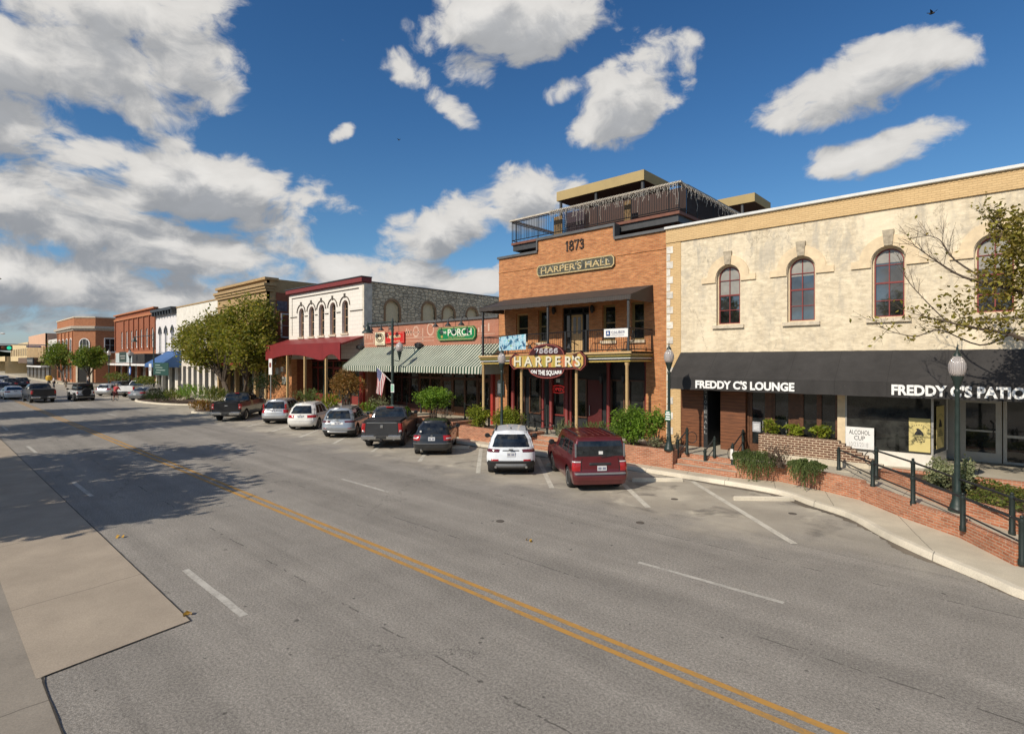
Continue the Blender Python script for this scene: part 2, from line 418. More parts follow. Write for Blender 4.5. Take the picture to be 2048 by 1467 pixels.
# ------------------------------------------------------------------ ground, road, pavements
D = 22.7                                   # building line
SW = .68                                   # level of the raised pavement
def asphalt(name, base, light, lanes=True, stain=0.0, cracks=1.0):
    m, t, b = new_mat(name)
    pos = t.node('ShaderNodeNewGeometry').outputs['Position']
    xs = t.xyz(pos)
    flat = t.comb(xs[0], xs[1], 0.0)
    c = t.mix(t.mapr(t.noise(flat, .8, 8, .72), .30, .72, 0, 1), (*base, 1), (*light, 1))
    if lanes:
        stretch = t.noise(t.comb(t.math('MULTIPLY', xs[0], .05), t.math('MULTIPLY', xs[1], 1.25), 0.0), 1.0, 5, .62)
        f = t.mapr(stretch, .30, .72, .84, 1.13)
        c = t.mix(1.0, c, t.comb(f, f, f), 'MULTIPLY')
        # darker middle of each lane (oil), paler wheel paths
        ph = t.math('COSINE', t.math('MULTIPLY', t.math('SUBTRACT', xs[1], 5.5), 2 * math.pi / 3.43))
        f2 = t.mapr(t.math('MULTIPLY', ph, t.mapr(t.noise(t.comb(t.math('MULTIPLY', xs[0], .1), xs[1], 0.0), 1.0, 3), .3, .7, .3, 1.0)), .1, 1, 1.02, .84)
        c = t.mix(1.0, c, t.comb(f2, f2, f2), 'MULTIPLY')
    grit = t.noise(flat, 24, 5, .9)
    f = t.mapr(grit, .32, .68, .36, 1.64)
    c = t.mix(1.0, c, t.comb(f, f, f), 'MULTIPLY')
    gf = t.mapr(t.noise(flat, 85, 2, .6), .32, .68, .66, 1.34)
    c = t.mix(1.0, c, t.comb(gf, gf, gf), 'MULTIPLY')
    # scattered dark spots (gum, tar, oil)
    vo = t.node('ShaderNodeTexVoronoi', feature='F1'); t.put(vo.inputs['Vector'], t.vmath('ADD', flat, t.scale(t.comb(t.noise(flat, 6, 2), t.noise(flat, 6.5, 2), 0.0), .06))); vo.inputs['Scale'].default_value = 2.4
    spot = t.math('MULTIPLY', t.math('LESS_THAN', vo.outputs['Distance'], t.mapr(t.noise(flat, 2.2, 2), .3, .7, .0, .115)), t.math('GREATER_THAN', t.noise(flat, .35, 4, .7), .475))
    c = t.mix(t.math('MULTIPLY', spot, .62), c, (.03, .028, .026, 1))
    # broken seams between paving passes
    for y0 in ((9.05, 12.75, 5.2) if lanes else ()):
        sm = t.math('LESS_THAN', t.math('ABSOLUTE', t.math('SUBTRACT', t.math('ADD', xs[1], t.math('MULTIPLY', t.noise(flat, 1.1, 5, .7), .16)), y0 + .08)), .016)
        sm = t.math('MULTIPLY', sm, t.math('GREATER_THAN', t.noise(t.vmath('ADD', flat, (y0, 3, 0)), 1.6, 5, .7), .53))
        c = t.mix(t.math('MULTIPLY', sm, .6), c, (.04, .037, .033, 1))
    # cracks
    vc = t.node('ShaderNodeTexVoronoi', feature='DISTANCE_TO_EDGE'); vc.inputs['Scale'].default_value = .17
    t.put(vc.inputs['Vector'], t.vmath('ADD', flat, t.scale(t.comb(t.noise(flat, .9, 5, .7), t.noise(t.vmath('ADD', flat, (9, 4, 0)), .9, 5, .7), 0.0), 2.6)))
    crack = t.math('MULTIPLY', t.math('LESS_THAN', vc.outputs['Distance'], .0022), t.math('GREATER_THAN', t.noise(flat, .16, 2), .56))
    c = t.mix(t.math('MULTIPLY', crack, .55 * cracks), c, (.035, .033, .03, 1))
    if lanes:
        bay = t.mapr(t.math('ADD', xs[1], t.mapr(t.noise(t.vmath('ADD', flat, (2, 8, 0)), .45, 5, .65), .3, .7, -1.1, 1.1)), 13.2, 15.4, 0, 1, smooth=True)
        bay = t.math('MULTIPLY', bay, t.mapr(xs[0], -1.5, -5.5, .35, 1))
        pb = t.mix(t.mapr(t.noise(flat, .5, 6, .6), .35, .68, 0, 1), (.325, .29, .235, 1), (.45, .405, .33, 1))
        st = t.noise(t.vmath('ADD', flat, (31, 7, 0)), .70, 6, .6, .5)
        pb = t.mix(t.mapr(st, .56, .72, 0, .75), pb, (.62, .56, .44, 1))
        dk = t.noise(t.vmath('ADD', flat, (3, 57, 0)), .75, 6, .6, .4)
        pb = t.mix(t.mapr(dk, .55, .68, 0, .68), pb, (.10, .09, .08, 1))
        gr2 = t.mapr(t.noise(flat, 34, 3, .75), .3, .7, .84, 1.16)
        c = t.mix(bay, c, t.mix(1.0, pb, t.comb(gr2, gr2, gr2), 'MULTIPLY'))
    if stain:
        st = t.noise(t.vmath('ADD', flat, (31, 7, 0)), .62, 6, .62, .6)
        c = t.mix(t.mapr(st, .55, .74, 0, stain), c, (.60, .54, .43, 1))
        dk = t.noise(t.vmath('ADD', flat, (3, 57, 0)), .8, 6, .6, .4)
        c = t.mix(t.mapr(dk, .60, .74, 0, .55), c, (.09, .085, .08, 1))
    t.put(b.inputs['Base Color'], c); b.inputs['Roughness'].default_value = .88; b.inputs['Specular IOR Level'].default_value = .3
    bn = t.node('ShaderNodeBump'); bn.inputs['Strength'].default_value = .75; bn.inputs['Distance'].default_value = .012
    t.put(bn.inputs['Height'], grit); t.put(b.inputs['Normal'], bn.outputs[0])
    return m
def concrete(name, base, joint=0.0, jy=0.0, var=.18, off=(0, 0), stain=.35, skew=0.0):
    m, t, b = new_mat(name)
    pos = t.node('ShaderNodeNewGeometry').outputs['Position']; xs = t.xyz(pos)
    n = t.noise(pos, .9, 7, .62); f = t.mapr(n, .3, .7, 1 - var, 1 + var)
    c = t.mix(1.0, (*base, 1), t.comb(f, f, f), 'MULTIPLY')
    g = t.mapr(t.noise(pos, 45, 3, .7), .3, .7, .86, 1.14); c = t.mix(1.0, c, t.comb(g, g, g), 'MULTIPLY')
    if joint:
        a = t.math('ADD', t.math('SUBTRACT', xs[0], off[0]), t.math('MULTIPLY', xs[1], skew))
        a = t.math('ADD', a, t.math('MULTIPLY', t.noise(pos, 2.5, 3), .06))
        j = t.math('LESS_THAN', t.math('ABSOLUTE', t.math('SUBTRACT', t.math('FRACT', t.math('DIVIDE', a, joint)), .5)), .009 / joint)
        c = t.mix(t.math('MULTIPLY', j, .7), c, (.07, .06, .05, 1))
    if jy:
        a = t.math('SUBTRACT', xs[1], off[1])
        j = t.math('LESS_THAN', t.math('ABSOLUTE', t.math('SUBTRACT', t.math('FRACT', t.math('DIVIDE', a, jy)), .5)), .009 / jy)
        c = t.mix(t.math('MULTIPLY', j, .7), c, (.07, .06, .05, 1))
    vo = t.node('ShaderNodeTexVoronoi'); t.put(vo.inputs['Vector'], pos); vo.inputs['Scale'].default_value = 1.3
    sp = t.math('MULTIPLY', t.math('LESS_THAN', vo.outputs['Distance'], .035), stain)
    c = t.mix(sp, c, (.05, .045, .04, 1))
    st = t.noise(t.vmath('ADD', pos, (5, 9, 2)), .5, 6, .65)
    c = t.mix(t.mapr(st, .52, .75, 0, stain), c, tuple(x * .55 for x in base) + (1,))
    t.put(b.inputs['Base Color'], c); b.inputs['Roughness'].default_value = .85; b.inputs['Specular IOR Level'].default_value = .3
    bn = t.node('ShaderNodeBump'); bn.inputs['Strength'].default_value = .5; bn.inputs['Distance'].default_value = .006
    t.put(bn.inputs['Height'], t.noise(pos, 30, 4)); t.put(b.inputs['Normal'], bn.outputs[0])
    return m
def marking(name, col, worn=.45, under=(.2, .19, .17)):
    m, t, b = new_mat(name)
    pos = t.node('ShaderNodeNewGeometry').outputs['Position']
    n = t.noise(pos, 14, 6, .75); n2 = t.noise(pos, 1.6, 5, .7)
    c = t.mix(t.mapr(t.math('ADD', t.math('MULTIPLY', n, .5), t.math('MULTIPLY', n2, .5)), worn, worn + .16, 0, .85), (*col, 1), (*under, 1))
    t.put(b.inputs['Base Color'], c); b.inputs['Roughness'].default_value = .8
    return m
ASPH = asphalt('road_asphalt', (.236, .217, .190), (.314, .289, .253))
TANC = concrete('tan_concrete', (.365, .305, .235), 4.6, 0, .12, (-12.73 - 2.3, 0), .18, .135)
GREYC = concrete('gutter_concrete', (.27, .238, .195), 6.1, 0, .14, (0, 0), .25)
WALKC = concrete('walk_concrete', (.53, .47, .36), 1.55, 0, .16, (.2, 0), .3, .35)
WALKU = concrete('upper_walk_concrete', (.44, .395, .31), 1.5, 1.5, .14, (0, .2), .3)
KERBC = concrete('kerb_concrete', (.60, .54, .43), 3.1, 0, .2, (.3, 0), .55)
YEL = marking('yellow_paint', (.47, .25, .055), .48, (.22, .17, .10)); WHI = marking('white_road_paint', (.50, .475, .42), .45, (.24, .22, .19))
WHF = marking('faded_white_paint', (.60, .565, .48), .45, (.34, .31, .26))

# the earth: one sheet to the horizon
m_, t_, b_ = new_mat('dry_ground')
gp = t_.node('ShaderNodeNewGeometry').outputs['Position']
t_.put(b_.inputs['Base Color'], t_.ramp(t_.noise(gp, .05, 6, .65), [(.3, (.075, .075, .035)), (.6, (.16, .13, .08)), (.8, (.10, .10, .05))])); b_.inputs['Roughness'].default_value = .95
m = MB()
gx = [-2500, -1000, -500, -300, -180, -90, 0, 90, 250, 800, 2500]; gy = [-2500, -600, -200, -60, 60, 200, 600, 2500]
m.grid([[(x, y, -.03) for x in gx] for y in gy])
tag(m.build('ground', MATS['dry_ground']), kind='structure')

m = MB(); m.quad((-320, 1.15, 0), (60, 1.15, 0), (60, 19.6, 0), (-320, 19.6, 0))
road = tag(m.build('road', ASPH), kind='structure')
# side street at the far block
m = MB(); m.quad((-126, 19.6, -.001), (-113.5, 19.6, -.001), (-113.5, 90, -.001), (-126, 90, -.001))
tag(m.build('side_street', ASPH), kind='structure')
m = MB(); m.poly([(-320, -14, .012), (60, -14, .012), (60, 1.15, .012), (-320, 1.15, .012)])
tag(m.build('gutter_pavement', GREYC), kind='structure')
m = MB(); m.poly([(-320, 1.1, .0165), (-9.9, 1.1, .0165), (-9.9, 1.17, .0165), (-10.2, 3.1, .0165), (-320, 3.1, .0165)])
tag(m.build('concrete_apron', TANC), kind='structure')
m = MB(); jl = [Vector((-200 + 189.8 * i / 900, 3.1, .019)) for i in range(901)] + [Vector((-10.2 + .3 * i / 14, 3.1 - 1.93 * i / 14, .019)) for i in range(1, 15)] + [Vector((-9.75, 1.145, .019))] + [Vector((-9.6 + .2 * i, 1.142, .019)) for i in range(60)]
rw = [random.uniform(.0, .012) for _ in jl]
m.grid([[Vector((p.x + random.uniform(-.01, .01) * (p.y < 3), p.y + .012 + r_, p.z)) for p, r_ in zip(jl, rw)], [Vector((p.x - .012, p.y - .002, p.z)) for p in jl]])
tag(m.build('road_joint', plain('tar_joint', (.045, .038, .03), .9, .3, 8)), kind='structure')

# kerb line of the parking bay and the kerb bulge at the right
kerb_px = [(1620, 1011), (1698, 1037), (1762, 1073), (1850, 1115), (1983, 1172), (2048, 1200)]
kerb = [Vector((-46.5, 19.3, 0)), Vector((-30, 19.3, 0)), Vector((-22, 19.3, 0)), Vector((-15, 19.3, 0)), Vector((-9, 19.25, 0)), Vector((-6.4, 19.15, 0)), Vector((-5.3, 18.85, 0))]
kerb += [G(*p) for p in kerb_px] + [Vector((1.6, 12.9, 0)), Vector((4, 12.3, 0)), Vector((30, 12.3, 0))]
def offset_line(pts, d):
    out = []
    for i, p in enumerate(pts):
        a = (pts[i] - pts[i - 1]) if i else (pts[1] - pts[0]); b = (pts[i + 1] - pts[i]) if i < len(pts) - 1 else a
        n = (Vector((-a.y, a.x, 0)).normalized() + Vector((-b.y, b.x, 0)).normalized()).normalized()
        out.append(p + n * d)
    return out
def strip(m, prof, line, jig=0.0):
    """sweep a (sideways, height) profile along a line"""
    rows = []
    for d, h in prof:
        rows.append([Vector((q.x, q.y, q.z + h)) for q in offset_line(line, d)])
    m.grid(rows); return m
def smooth_line(pts, n=6):
    out = []
    for i in range(len(pts) - 1):
        p0 = pts[max(i - 1, 0)]; p1 = pts[i]; p2 = pts[i + 1]; p3 = pts[min(i + 2, len(pts) - 1)]
        for k_ in range(n):
            t = k_ / n
            out.append(.5 * ((2 * p1) + (p2 - p0) * t + (2 * p0 - 5 * p1 + 4 * p2 - p3) * t * t + (3 * p1 - p0 - 3 * p2 + p3) * t ** 3))
    out.append(pts[-1]); return out
kerb_s = smooth_line(kerb, 5)
m = MB(); strip(m, [(0, 0), (0.03, .12), (.06, .15), (.20, .155)], kerb_s)
tag(m.build('kerb', KERBC, smooth=True), kind='structure')
m = MB(); gl = smooth_line(kerb_s, 6); mw = [0.0]
for _ in gl[1:]: mw.append(max(.02, min(.30, mw[-1] + random.uniform(-.05, .052))))
gl0 = offset_line(gl, .015); gl1 = [a.lerp(a + (b - a).normalized() * w_, 1) for a, b, w_ in zip(gl0, offset_line(gl, -.5), mw)]
m.grid([[Vector((p.x, p.y, .0085)) for p in gl0], [Vector((p.x, p.y, .0085)) for p in gl1]])
tag(m.build('gutter_dirt', concrete('gutter_dirt', (.150, .125, .095), var=.5)), kind='structure')
# parking bay sheet between lane edge and kerb
m = MB(); rows_a, rows_b = [], []
for q in kerb_s:
    if q.x < .4: rows_a.append(Vector((q.x, min(14.35 + .25 * math.sin(q.x * .7), q.y - .4), .004))); rows_b.append(Vector((q.x, q.y + .02, .004)))
m.grid([rows_a, rows_b])
tag(m.build('parking_bay', ASPH), kind='structure')
# low pavement behind the kerb
inner = offset_line(kerb_s, .20)
m = MB(); m.grid([[Vector((q.x, q.y, .155)) for q in inner], [Vector((q.x, max(20.6, q.y + .3), .152)) for q in inner]])
tag(m.build('sidewalk', WALKC), kind='structure')
# raised pavement along the shop fronts
def sw_z(x): return SW + .17 * max(0, min(1, (x + 4.5) / 3.0))
m = MB(); xs_ = [-60, -48, -36, -22, -12, -8, -6, -4.5, -4, -3, -2, -1.5, 0, 2, 6, 14]
def sw_front(x): return 20.75 if x < -6 else (20.9 if x < -3.8 else 21.55)
m.grid([[(x, sw_front(x), sw_z(x)) for x in xs_], [(x, 26.5, sw_z(x)) for x in xs_]])
m.grid([[(x, sw_front(x), sw_z(x)) for x in xs_], [(x, sw_front(x), 0) for x in xs_]])
tag(m.build('upper_sidewalk', WALKU), kind='structure')
# pavement of the blocks further down
m = MB(); m.box(-113, -56, 20.4, 26, -.02, .28)
tag(m.build('far_sidewalk', WALKU), kind='structure')
m = MB(); m.box(-300, -126.2, 17.8, 26, -.02, .25)
tag(m.build('distant_sidewalk', WALKU), kind='structure')

# lane lines, each dash its own part of the road
def dash(x0, x1, y, w, mat, name='lane_dash'):
    mm = MB(); n = 8
    mm.grid([[(x0 + (x1 - x0) * i / n, y - w / 2 + random.uniform(-.008, .008), .004) for i in range(n + 1)], [(x0 + (x1 - x0) * i / n, y + w / 2 + random.uniform(-.008, .008), .004) for i in range(n + 1)]])
    return mm.build(name, mat, road)
for k_ in range(8):
    dash(-6.0 - 12.3 * k_, -3.05 - 12.3 * k_, 10.62, .105, WHI)
    if k_ > 0: dash(-.6 - 12.2 * k_, 2.45 - 12.2 * k_, 3.8, .13, WHI)
for y in (7.10, 7.36):
    mm = MB(); n = 160
    xs2 = [-220 + 250 * (i / n) for i in range(n + 1)]
    mm.grid([[(x, y - .058 + random.uniform(-.006, .006), .004) for x in xs2], [(x, y + .058 + random.uniform(-.006, .006), .004) for x in xs2]])
    mm.build('centre_line', YEL, road)
for k_ in range(11):
    x0 = -4.35 - 3.66 * k_; L = 4.4
    if k_ in (0,): a, b = (x0 + .5, 14.2), (x0 - 4.2, 19.0)
    else: a, b = (x0, 14.75), (x0 - 4.2, 19.0)
    w = .062
    mm = MB(); pts = [(a[0] + (b[0] - a[0]) * i / 6, a[1] + (b[1] - a[1]) * i / 6) for i in range(7)]
    mm.grid([[(p[0] - w, p[1] - w, .0085) for p in pts], [(p[0] + w, p[1] + w, .0085) for p in pts]])
    mm.build('bay_line', WHF, road)
# small round covers in the asphalt
first = None
for i, (px, py) in enumerate([(1349, 998), (1280, 1045), (1585, 1027), (1000, 1042)]):
    p = G(px, py)
    if first is None:
        mm = MB(); mm.lathe([(.11, 0), (.11, .012), (.09, .014), (.03, .011)], (0, 0, 0), 16)
        first = mm.build('valve_cover', plain('rusty_iron', (.10, .085, .07), .8, .3, 9, obj=True)); o = first
    else: o = dup(first, p)
    o.location = p + Vector((0, 0, .003))
    tag(o, ['round iron valve cover in the empty bay nearest the red car', 'round iron valve cover on the lane below the red car', 'round iron valve cover in the bay below the wheel stop', 'round iron valve cover on the lane below the white car'][i], 'valve cover', 'iron valve covers in the asphalt')
# concrete wheel stops
def wheel_stop():
    mm = MB(); prof = [(-.075, 0), (-.06, .10), (-.03, .125), (.03, .125), (.06, .10), (.075, 0)]
    rows = [[(x, a * s, h * s2) for a, h in prof] for x, s, s2 in ((-.93, .8, .6), (-.9, 1, 1), (-.3, 1, 1), (.3, 1, 1), (.9, 1, 1), (.93, .8, .6))]
    mm.grid(rows); mm.poly(rows[0]); mm.poly(rows[-1])
    return mm.build('wheel_stop', KERBC, smooth=True)
ws = wheel_stop(); ws.location = (-5.75, 17.95, .005); ws.rotation_euler = (0, 0, R(40))
tag(ws, 'chalky concrete wheel stop lying alone in the empty bay', 'wheel stop', 'concrete wheel stops in the parking bay')
for (x, y, lab) in ((-9.5, 18.15, 'concrete wheel stop in the shade in front of the red car'), (-13.6, 18.3, 'concrete wheel stop hidden ahead of the white crossover nearest the steps'), (-20.6, 18.0, 'concrete wheel stop beside the dark hatchback')):
    dup(ws, (x, y, .005), R(42), lab)
# ------------------------------------------------------------------ building helpers
from mathutils.geometry import tessellate_polygon
def fx(px, Y=D): return W(px, 720, Y).x
def fz(px, py, Y=D): return W(px, py, Y).z
def front(Y):                 # (u,v,d) on a wall facing the street
    return lambda u, v, d=0.0: Vector((u, Y + d, v))
def sideR(X):                 # wall facing +X, u runs along Y
    return lambda u, v, d=0.0: Vector((X - d, u, v))
def holed(m, outer, holes, mp, depth=.3, rim=True):
    """flat wall with openings and their reveals"""
    loops = [outer] + holes
    flat = [p for l in loops for p in l]
    tris = tessellate_polygon([[Vector((p[0], p[1], 0)) for p in l] for l in loops])
    m.add([mp(p[0], p[1], 0) for p in flat], [tuple(t) for t in tris])
    for l in (loops if rim else holes):
        n = len(l)
        for i in range(n):
            a, b = l[i], l[(i + 1) % n]
            m.quad(mp(a[0], a[1], 0), mp(b[0], b[1], 0), mp(b[0], b[1], depth), mp(a[0], a[1], depth))
    return m
def rect(u0, u1, v0, v1): return [(u0, v0), (u1, v0), (u1, v1), (u0, v1)]
def arch(c, w, v0, vtop, n=12, rise=None):
    r = w / 2; rise = r if rise is None else rise; vs = vtop - rise
    return [(c - r, v0), (c + r, v0)] + [(c + r * math.cos(math.pi * i / n), vs + rise * math.sin(math.pi * i / n)) for i in range(n + 1)]
def scaled(poly, c, vc, k_u, k_v): return [(c + (u - c) * k_u, vc + (v - vc) * k_v) for u, v in poly]
def inset(poly, d):
    n = len(poly); out = []
    P = [Vector((p[0], p[1])) for p in poly]
    for i in range(n):
        a = (P[i] - P[i - 1]); b = (P[(i + 1) % n] - P[i])
        if a.length < 1e-6: a = b
        if b.length < 1e-6: b = a
        a = a.normalized(); b = b.normalized()
        na = Vector((-a.y, a.x)); nb = Vector((-b.y, b.x)); nn = na + nb
        nn = nn / max(.3, nn.dot(na)) if nn.length > 1e-6 else na
        out.append((P[i].x + nn.x * d, P[i].y + nn.y * d))
    return out
def ring(m, poly, w, mp, d0, th):
    """frame of width w just inside poly, front at depth d0"""
    inn = inset(poly, w); n = len(poly)
    for i in range(n):
        j = (i + 1) % n
        a, b, c, e = poly[i], poly[j], inn[j], inn[i]
        m.quad(mp(*a, d0), mp(*b, d0), mp(*c, d0), mp(*e, d0))
        m.quad(mp(*e, d0), mp(*c, d0), mp(*c, d0 + th), mp(*e, d0 + th))
        m.quad(mp(*a, d0), mp(*b, d0), mp(*b, d0 + th), mp(*a, d0 + th))
    return m
def bar(m, mp, u0, u1, v0, v1, d0, d1):
    ps = [mp(u, v, d) for d in (d0, d1) for (u, v) in ((u0, v0), (u1, v0), (u1, v1), (u0, v1))]
    return m.add(ps, [(0, 1, 2, 3), (7, 6, 5, 4), (0, 4, 5, 1), (1, 5, 6, 2), (2, 6, 7, 3), (3, 7, 4, 0)])
def window(parent, mp, poly, frame_mat, sash_mat, depth=.18, fw=.06, cols=2, rows=4, glass=None, sill=None, sill_mat=None, hood=None, hood_mat=None, rail_at=None, name='window', bars=.035):
    """a window set in its opening: casing > sash, pane, sill, hood"""
    m = MB(); ring(m, poly, fw, mp, depth - .08, .1)
    wdw = m.build(name, frame_mat, parent)
    p2 = inset(poly, fw * .9)
    us = [p[0] for p in poly]; vs = [p[1] for p in poly]; u0, u1, v0, v1 = min(us), max(us), min(vs), max(vs)
    m = MB(); m.poly([mp(*p, depth) for p in p2]); m.build('pane', glass or GLASS, wdw)
    m = MB(); ring(m, p2, .045, mp, depth - .05, .04)
    def vtop(u):
        best = v0
        for i in range(len(p2)):
            a, b = p2[i], p2[(i + 1) % len(p2)]
            if abs(b[0] - a[0]) > 1e-6 and min(a[0], b[0]) - 1e-6 <= u <= max(a[0], b[0]) + 1e-6:
                best = max(best, a[1] + (b[1] - a[1]) * (u - a[0]) / (b[0] - a[0]))
        return best
    for i in range(1, cols):
        u = u0 + (u1 - u0) * i / cols
        bar(m, mp, u - bars / 2, u + bars / 2, v0 + fw, vtop(u) - .01, depth - .035, depth - .004)
    for j in range(1, rows):
        v = v0 + (v1 - v0) * j / rows; t_ = bars * (1.7 if (rail_at == j) else .8)
        bar(m, mp, u0 + fw, u1 - fw, v - t_ / 2, v + t_ / 2, depth - .042, depth - .006)
    m.build('sash', sash_mat, wdw)
    if sill:
        m = MB(); bar(m, mp, u0 - sill, u1 + sill, v0 - .14, v0 - .004, -.10, depth); m.build('sill', sill_mat, wdw)
    if hood:
        hood(wdw, poly, mp, hood_mat)
    return wdw
def shell(m, x0, x1, y0, y1, z0, z1, skip=()):
    """side, back and roof faces of a block (its street front is made apart)"""
    if 'l' not in skip: m.quad((x0, y0, z0), (x0, y1, z0), (x0, y1, z1), (x0, y0, z1))
    if 'r' not in skip: m.quad((x1, y0, z0), (x1, y1, z0), (x1, y1, z1), (x1, y0, z1))
    if 'b' not in skip: m.quad((x0, y1, z0), (x1, y1, z0), (x1, y1, z1), (x0, y1, z1))
    return m
def roof_sheet(parent, x0, x1, y0, y1, z, mat=None, name='roof'):
    m = MB(); m.box(x0 + .02, x1 - .02, y0 + .05, y1 - .02, z - .15, z); return m.build(name, mat or ROOFING, parent)
def shopfront(parent, x0, x1, z0, z1, Y, mat, gl, n, base=.6, trans=.6, fr=.09, door=None, door_mat=None):
    """framed glazing between piers: frame, panes, base panel; bays listed in door get a door"""
    mp = front(Y); w = (x1 - x0) / n
    f = MB()
    for i in range(n + 1): bar(f, mp, x0 + w * i - fr / 2, x0 + w * i + fr / 2, z0, z1, -.05, .05)
    for i in range(n):
        a, b = x0 + w * i + fr / 2, x0 + w * (i + 1) - fr / 2
        bar(f, mp, a, b, z1 - fr, z1, -.045, .045); bar(f, mp, a, b, z1 - trans - fr, z1 - trans, -.045, .045)
        if not (door and i in door): bar(f, mp, a, b, z0, z0 + base, -.03, .045)
    fo = f.build('shop_window', mat, parent)
    for i in range(n):
        a, b = x0 + w * i + fr / 2, x0 + w * (i + 1) - fr / 2
        m = MB(); m.quad(mp(a, z1 - trans, .02), mp(b, z1 - trans, .02), mp(b, z1 - fr, .02), mp(a, z1 - fr, .02))
        if not (door and i in door): m.quad(mp(a, z0 + base, .02), mp(b, z0 + base, .02), mp(b, z1 - trans - fr, .02), mp(a, z1 - trans - fr, .02))
        m.build('pane', gl, fo)
        if door and i in door:
            d = MB(); zt = z1 - trans - fr
            ring(d, rect(a, b, z0 + .02, zt), .11, mp, -.02, .05); bar(d, mp, a + .1, b - .1, z0 + .03, z0 + .34, -.018, .03)
            do = d.build('door', door_mat or mat, parent)
            g = MB(); g.quad(mp(a + .1, z0 + .34, .015), mp(b - .1, z0 + .34, .015), mp(b - .1, zt - .1, .015), mp(a + .1, zt - .1, .015)); g.build('pane', gl, do)
            h = MB(); h.tube([mp(b - .17, z0 + .9, -.08), mp(b - .17, z0 + 1.3, -.08)], .014, 6); h.build('handle', ALU, do)
    return fo
ROOFING = plain('roofing', (.16, .155, .15), .9, .2, 2)

# ------------------------------------------------------------------ building materials
def stucco(name):
    m, t, b = new_mat(name)
    pos = t.node('ShaderNodeNewGeometry').outputs['Position']; xs = t.xyz(pos)
    v = t.comb(xs[0], xs[1], t.math('MULTIPLY', xs[2], .42))
    fine = t.noise(t.comb(t.math('MULTIPLY', xs[0], 1.0), xs[1], t.math('MULTIPLY', xs[2], 2.2)), 3.6, 7, .72)
    c = t.mix(t.mapr(fine, .35, .66), (.54, .455, .325, 1), (.81, .705, .52, 1))
    hi = t.mapr(xs[2], 5.2, 9.3, .40, 1.0)
    st = t.noise(v, 1.5, 9, .74, .4)
    c = t.mix(t.math('MULTIPLY', t.mapr(st, .47, .62, 0, .68, smooth=True), hi), c, (.42, .385, .325, 1))
    drip = t.noise(t.comb(t.math('MULTIPLY', xs[0], 5.0), 0.0, t.math('MULTIPLY', xs[2], .28)), 1.0, 6, .65)
    c = t.mix(t.math('MULTIPLY', t.mapr(drip, .54, .72, 0, .42), hi), c, (.33, .30, .24, 1))
    blot = t.noise(v, 7, 5, .75)
    c = t.mix(t.math('MULTIPLY', t.mapr(blot, .57, .66, 0, .6), t.mapr(t.noise(v, .7, 3), .45, .6)), c, (.33, .29, .22, 1))
    patch = t.noise(t.vmath('ADD', v, (13, 2, 5)), .9, 5, .6)
    c = t.mix(t.mapr(patch, .52, .66, 0, .65), c, (.84, .73, .54, 1))
    vc = t.node('ShaderNodeTexVoronoi', feature='DISTANCE_TO_EDGE'); vc.inputs['Scale'].default_value = .42
    t.put(vc.inputs['Vector'], t.vmath('ADD', v, t.scale(t.comb(t.noise(v, 2, 5, .7), t.noise(t.vmath('ADD', v, (3, 3, 3)), 2, 5, .7), t.noise(t.vmath('ADD', v, (8, 3, 3)), 2, 5, .7)), 1.3)))
    cr = t.math('MULTIPLY', t.math('LESS_THAN', vc.outputs['Distance'], .007), t.math('GREATER_THAN', t.noise(v, .5, 2), .52))
    c = t.mix(t.math('MULTIPLY', cr, .45), c, (.26, .21, .15, 1))
    t.put(b.inputs['Base Color'], c); b.inputs['Roughness'].default_value = .9; b.inputs['Specular IOR Level'].default_value = .2
    bn = t.node('ShaderNodeBump'); bn.inputs['Strength'].default_value = .8; bn.inputs['Distance'].default_value = .018
    t.put(bn.inputs['Height'], t.math('ADD', fine, t.math('MULTIPLY', blot, .5))); t.put(b.inputs['Normal'], bn.outputs[0])
    return m
STUCCO = stucco('stained_stucco')
YBRICK = brick('yellow_painted_brick', (.68, .48, .25), (.62, .43, .22), (.54, .375, .19), .23, .075, .010, .3, (.44, .31, .16), contrast=.35)
OBRICK = brick('orange_brick', (.55, .235, .088), (.43, .155, .056), (.42, .26, .15), .21, .075, .011, .35, (.30, .12, .055), contrast=1.5)
RBRICK = brick('red_brick', (.36, .105, .045), (.28, .075, .035), (.26, .15, .10), .21, .075, .011, .25)
TBRICK = brick('tan_brick', (.50, .34, .165), (.43, .285, .135), (.36, .27, .17), .21, .075, .011, .3)
PBRICK = brick('planter_brick', (.50, .205, .110), (.37, .125, .062), (.46, .32, .23), .20, .070, .012, .45, (.26, .15, .10), contrast=1.5, dirt_scale=1.4)
BBRICK = brick('brown_clinker_brick', (.155, .070, .042), (.115, .052, .034), (.52, .41, .29), .235, .086, .017, .15)
SBRICK = brick('salmon_painted_brick', (.46, .195, .125), (.41, .165, .105), (.40, .19, .13), .21, .072, .009, .45, (.40, .28, .22), contrast=.5)
def whitewash(name, base, bare, amount=.55):
    m, t, b = new_mat(name)
    u, v, pos = wall_uv(t)
    br = t.node('ShaderNodeTexBrick'); t.put(br.inputs['Vector'], t.comb(u, v, 0.0)); br.inputs['Scale'].default_value = 1.0
    br.inputs['Brick Width'].default_value = .62; br.inputs['Row Height'].default_value = .31; br.inputs['Mortar Size'].default_value = .012
    br.inputs['Color1'].default_value = (*base, 1); br.inputs['Color2'].default_value = (*[x * .95 for x in base], 1); br.inputs['Mortar'].default_value = (*[x * .72 for x in base], 1)
    peel = t.math('MULTIPLY', t.mapr(t.noise(pos, 3.0, 7, .75), .60, .67, 0, amount), t.mapr(t.noise(pos, .5, 3), .4, .6))
    t.put(b.inputs['Base Color'], t.mix(peel, br.outputs[0], (*bare, 1))); b.inputs['Roughness'].default_value = .8
    return m
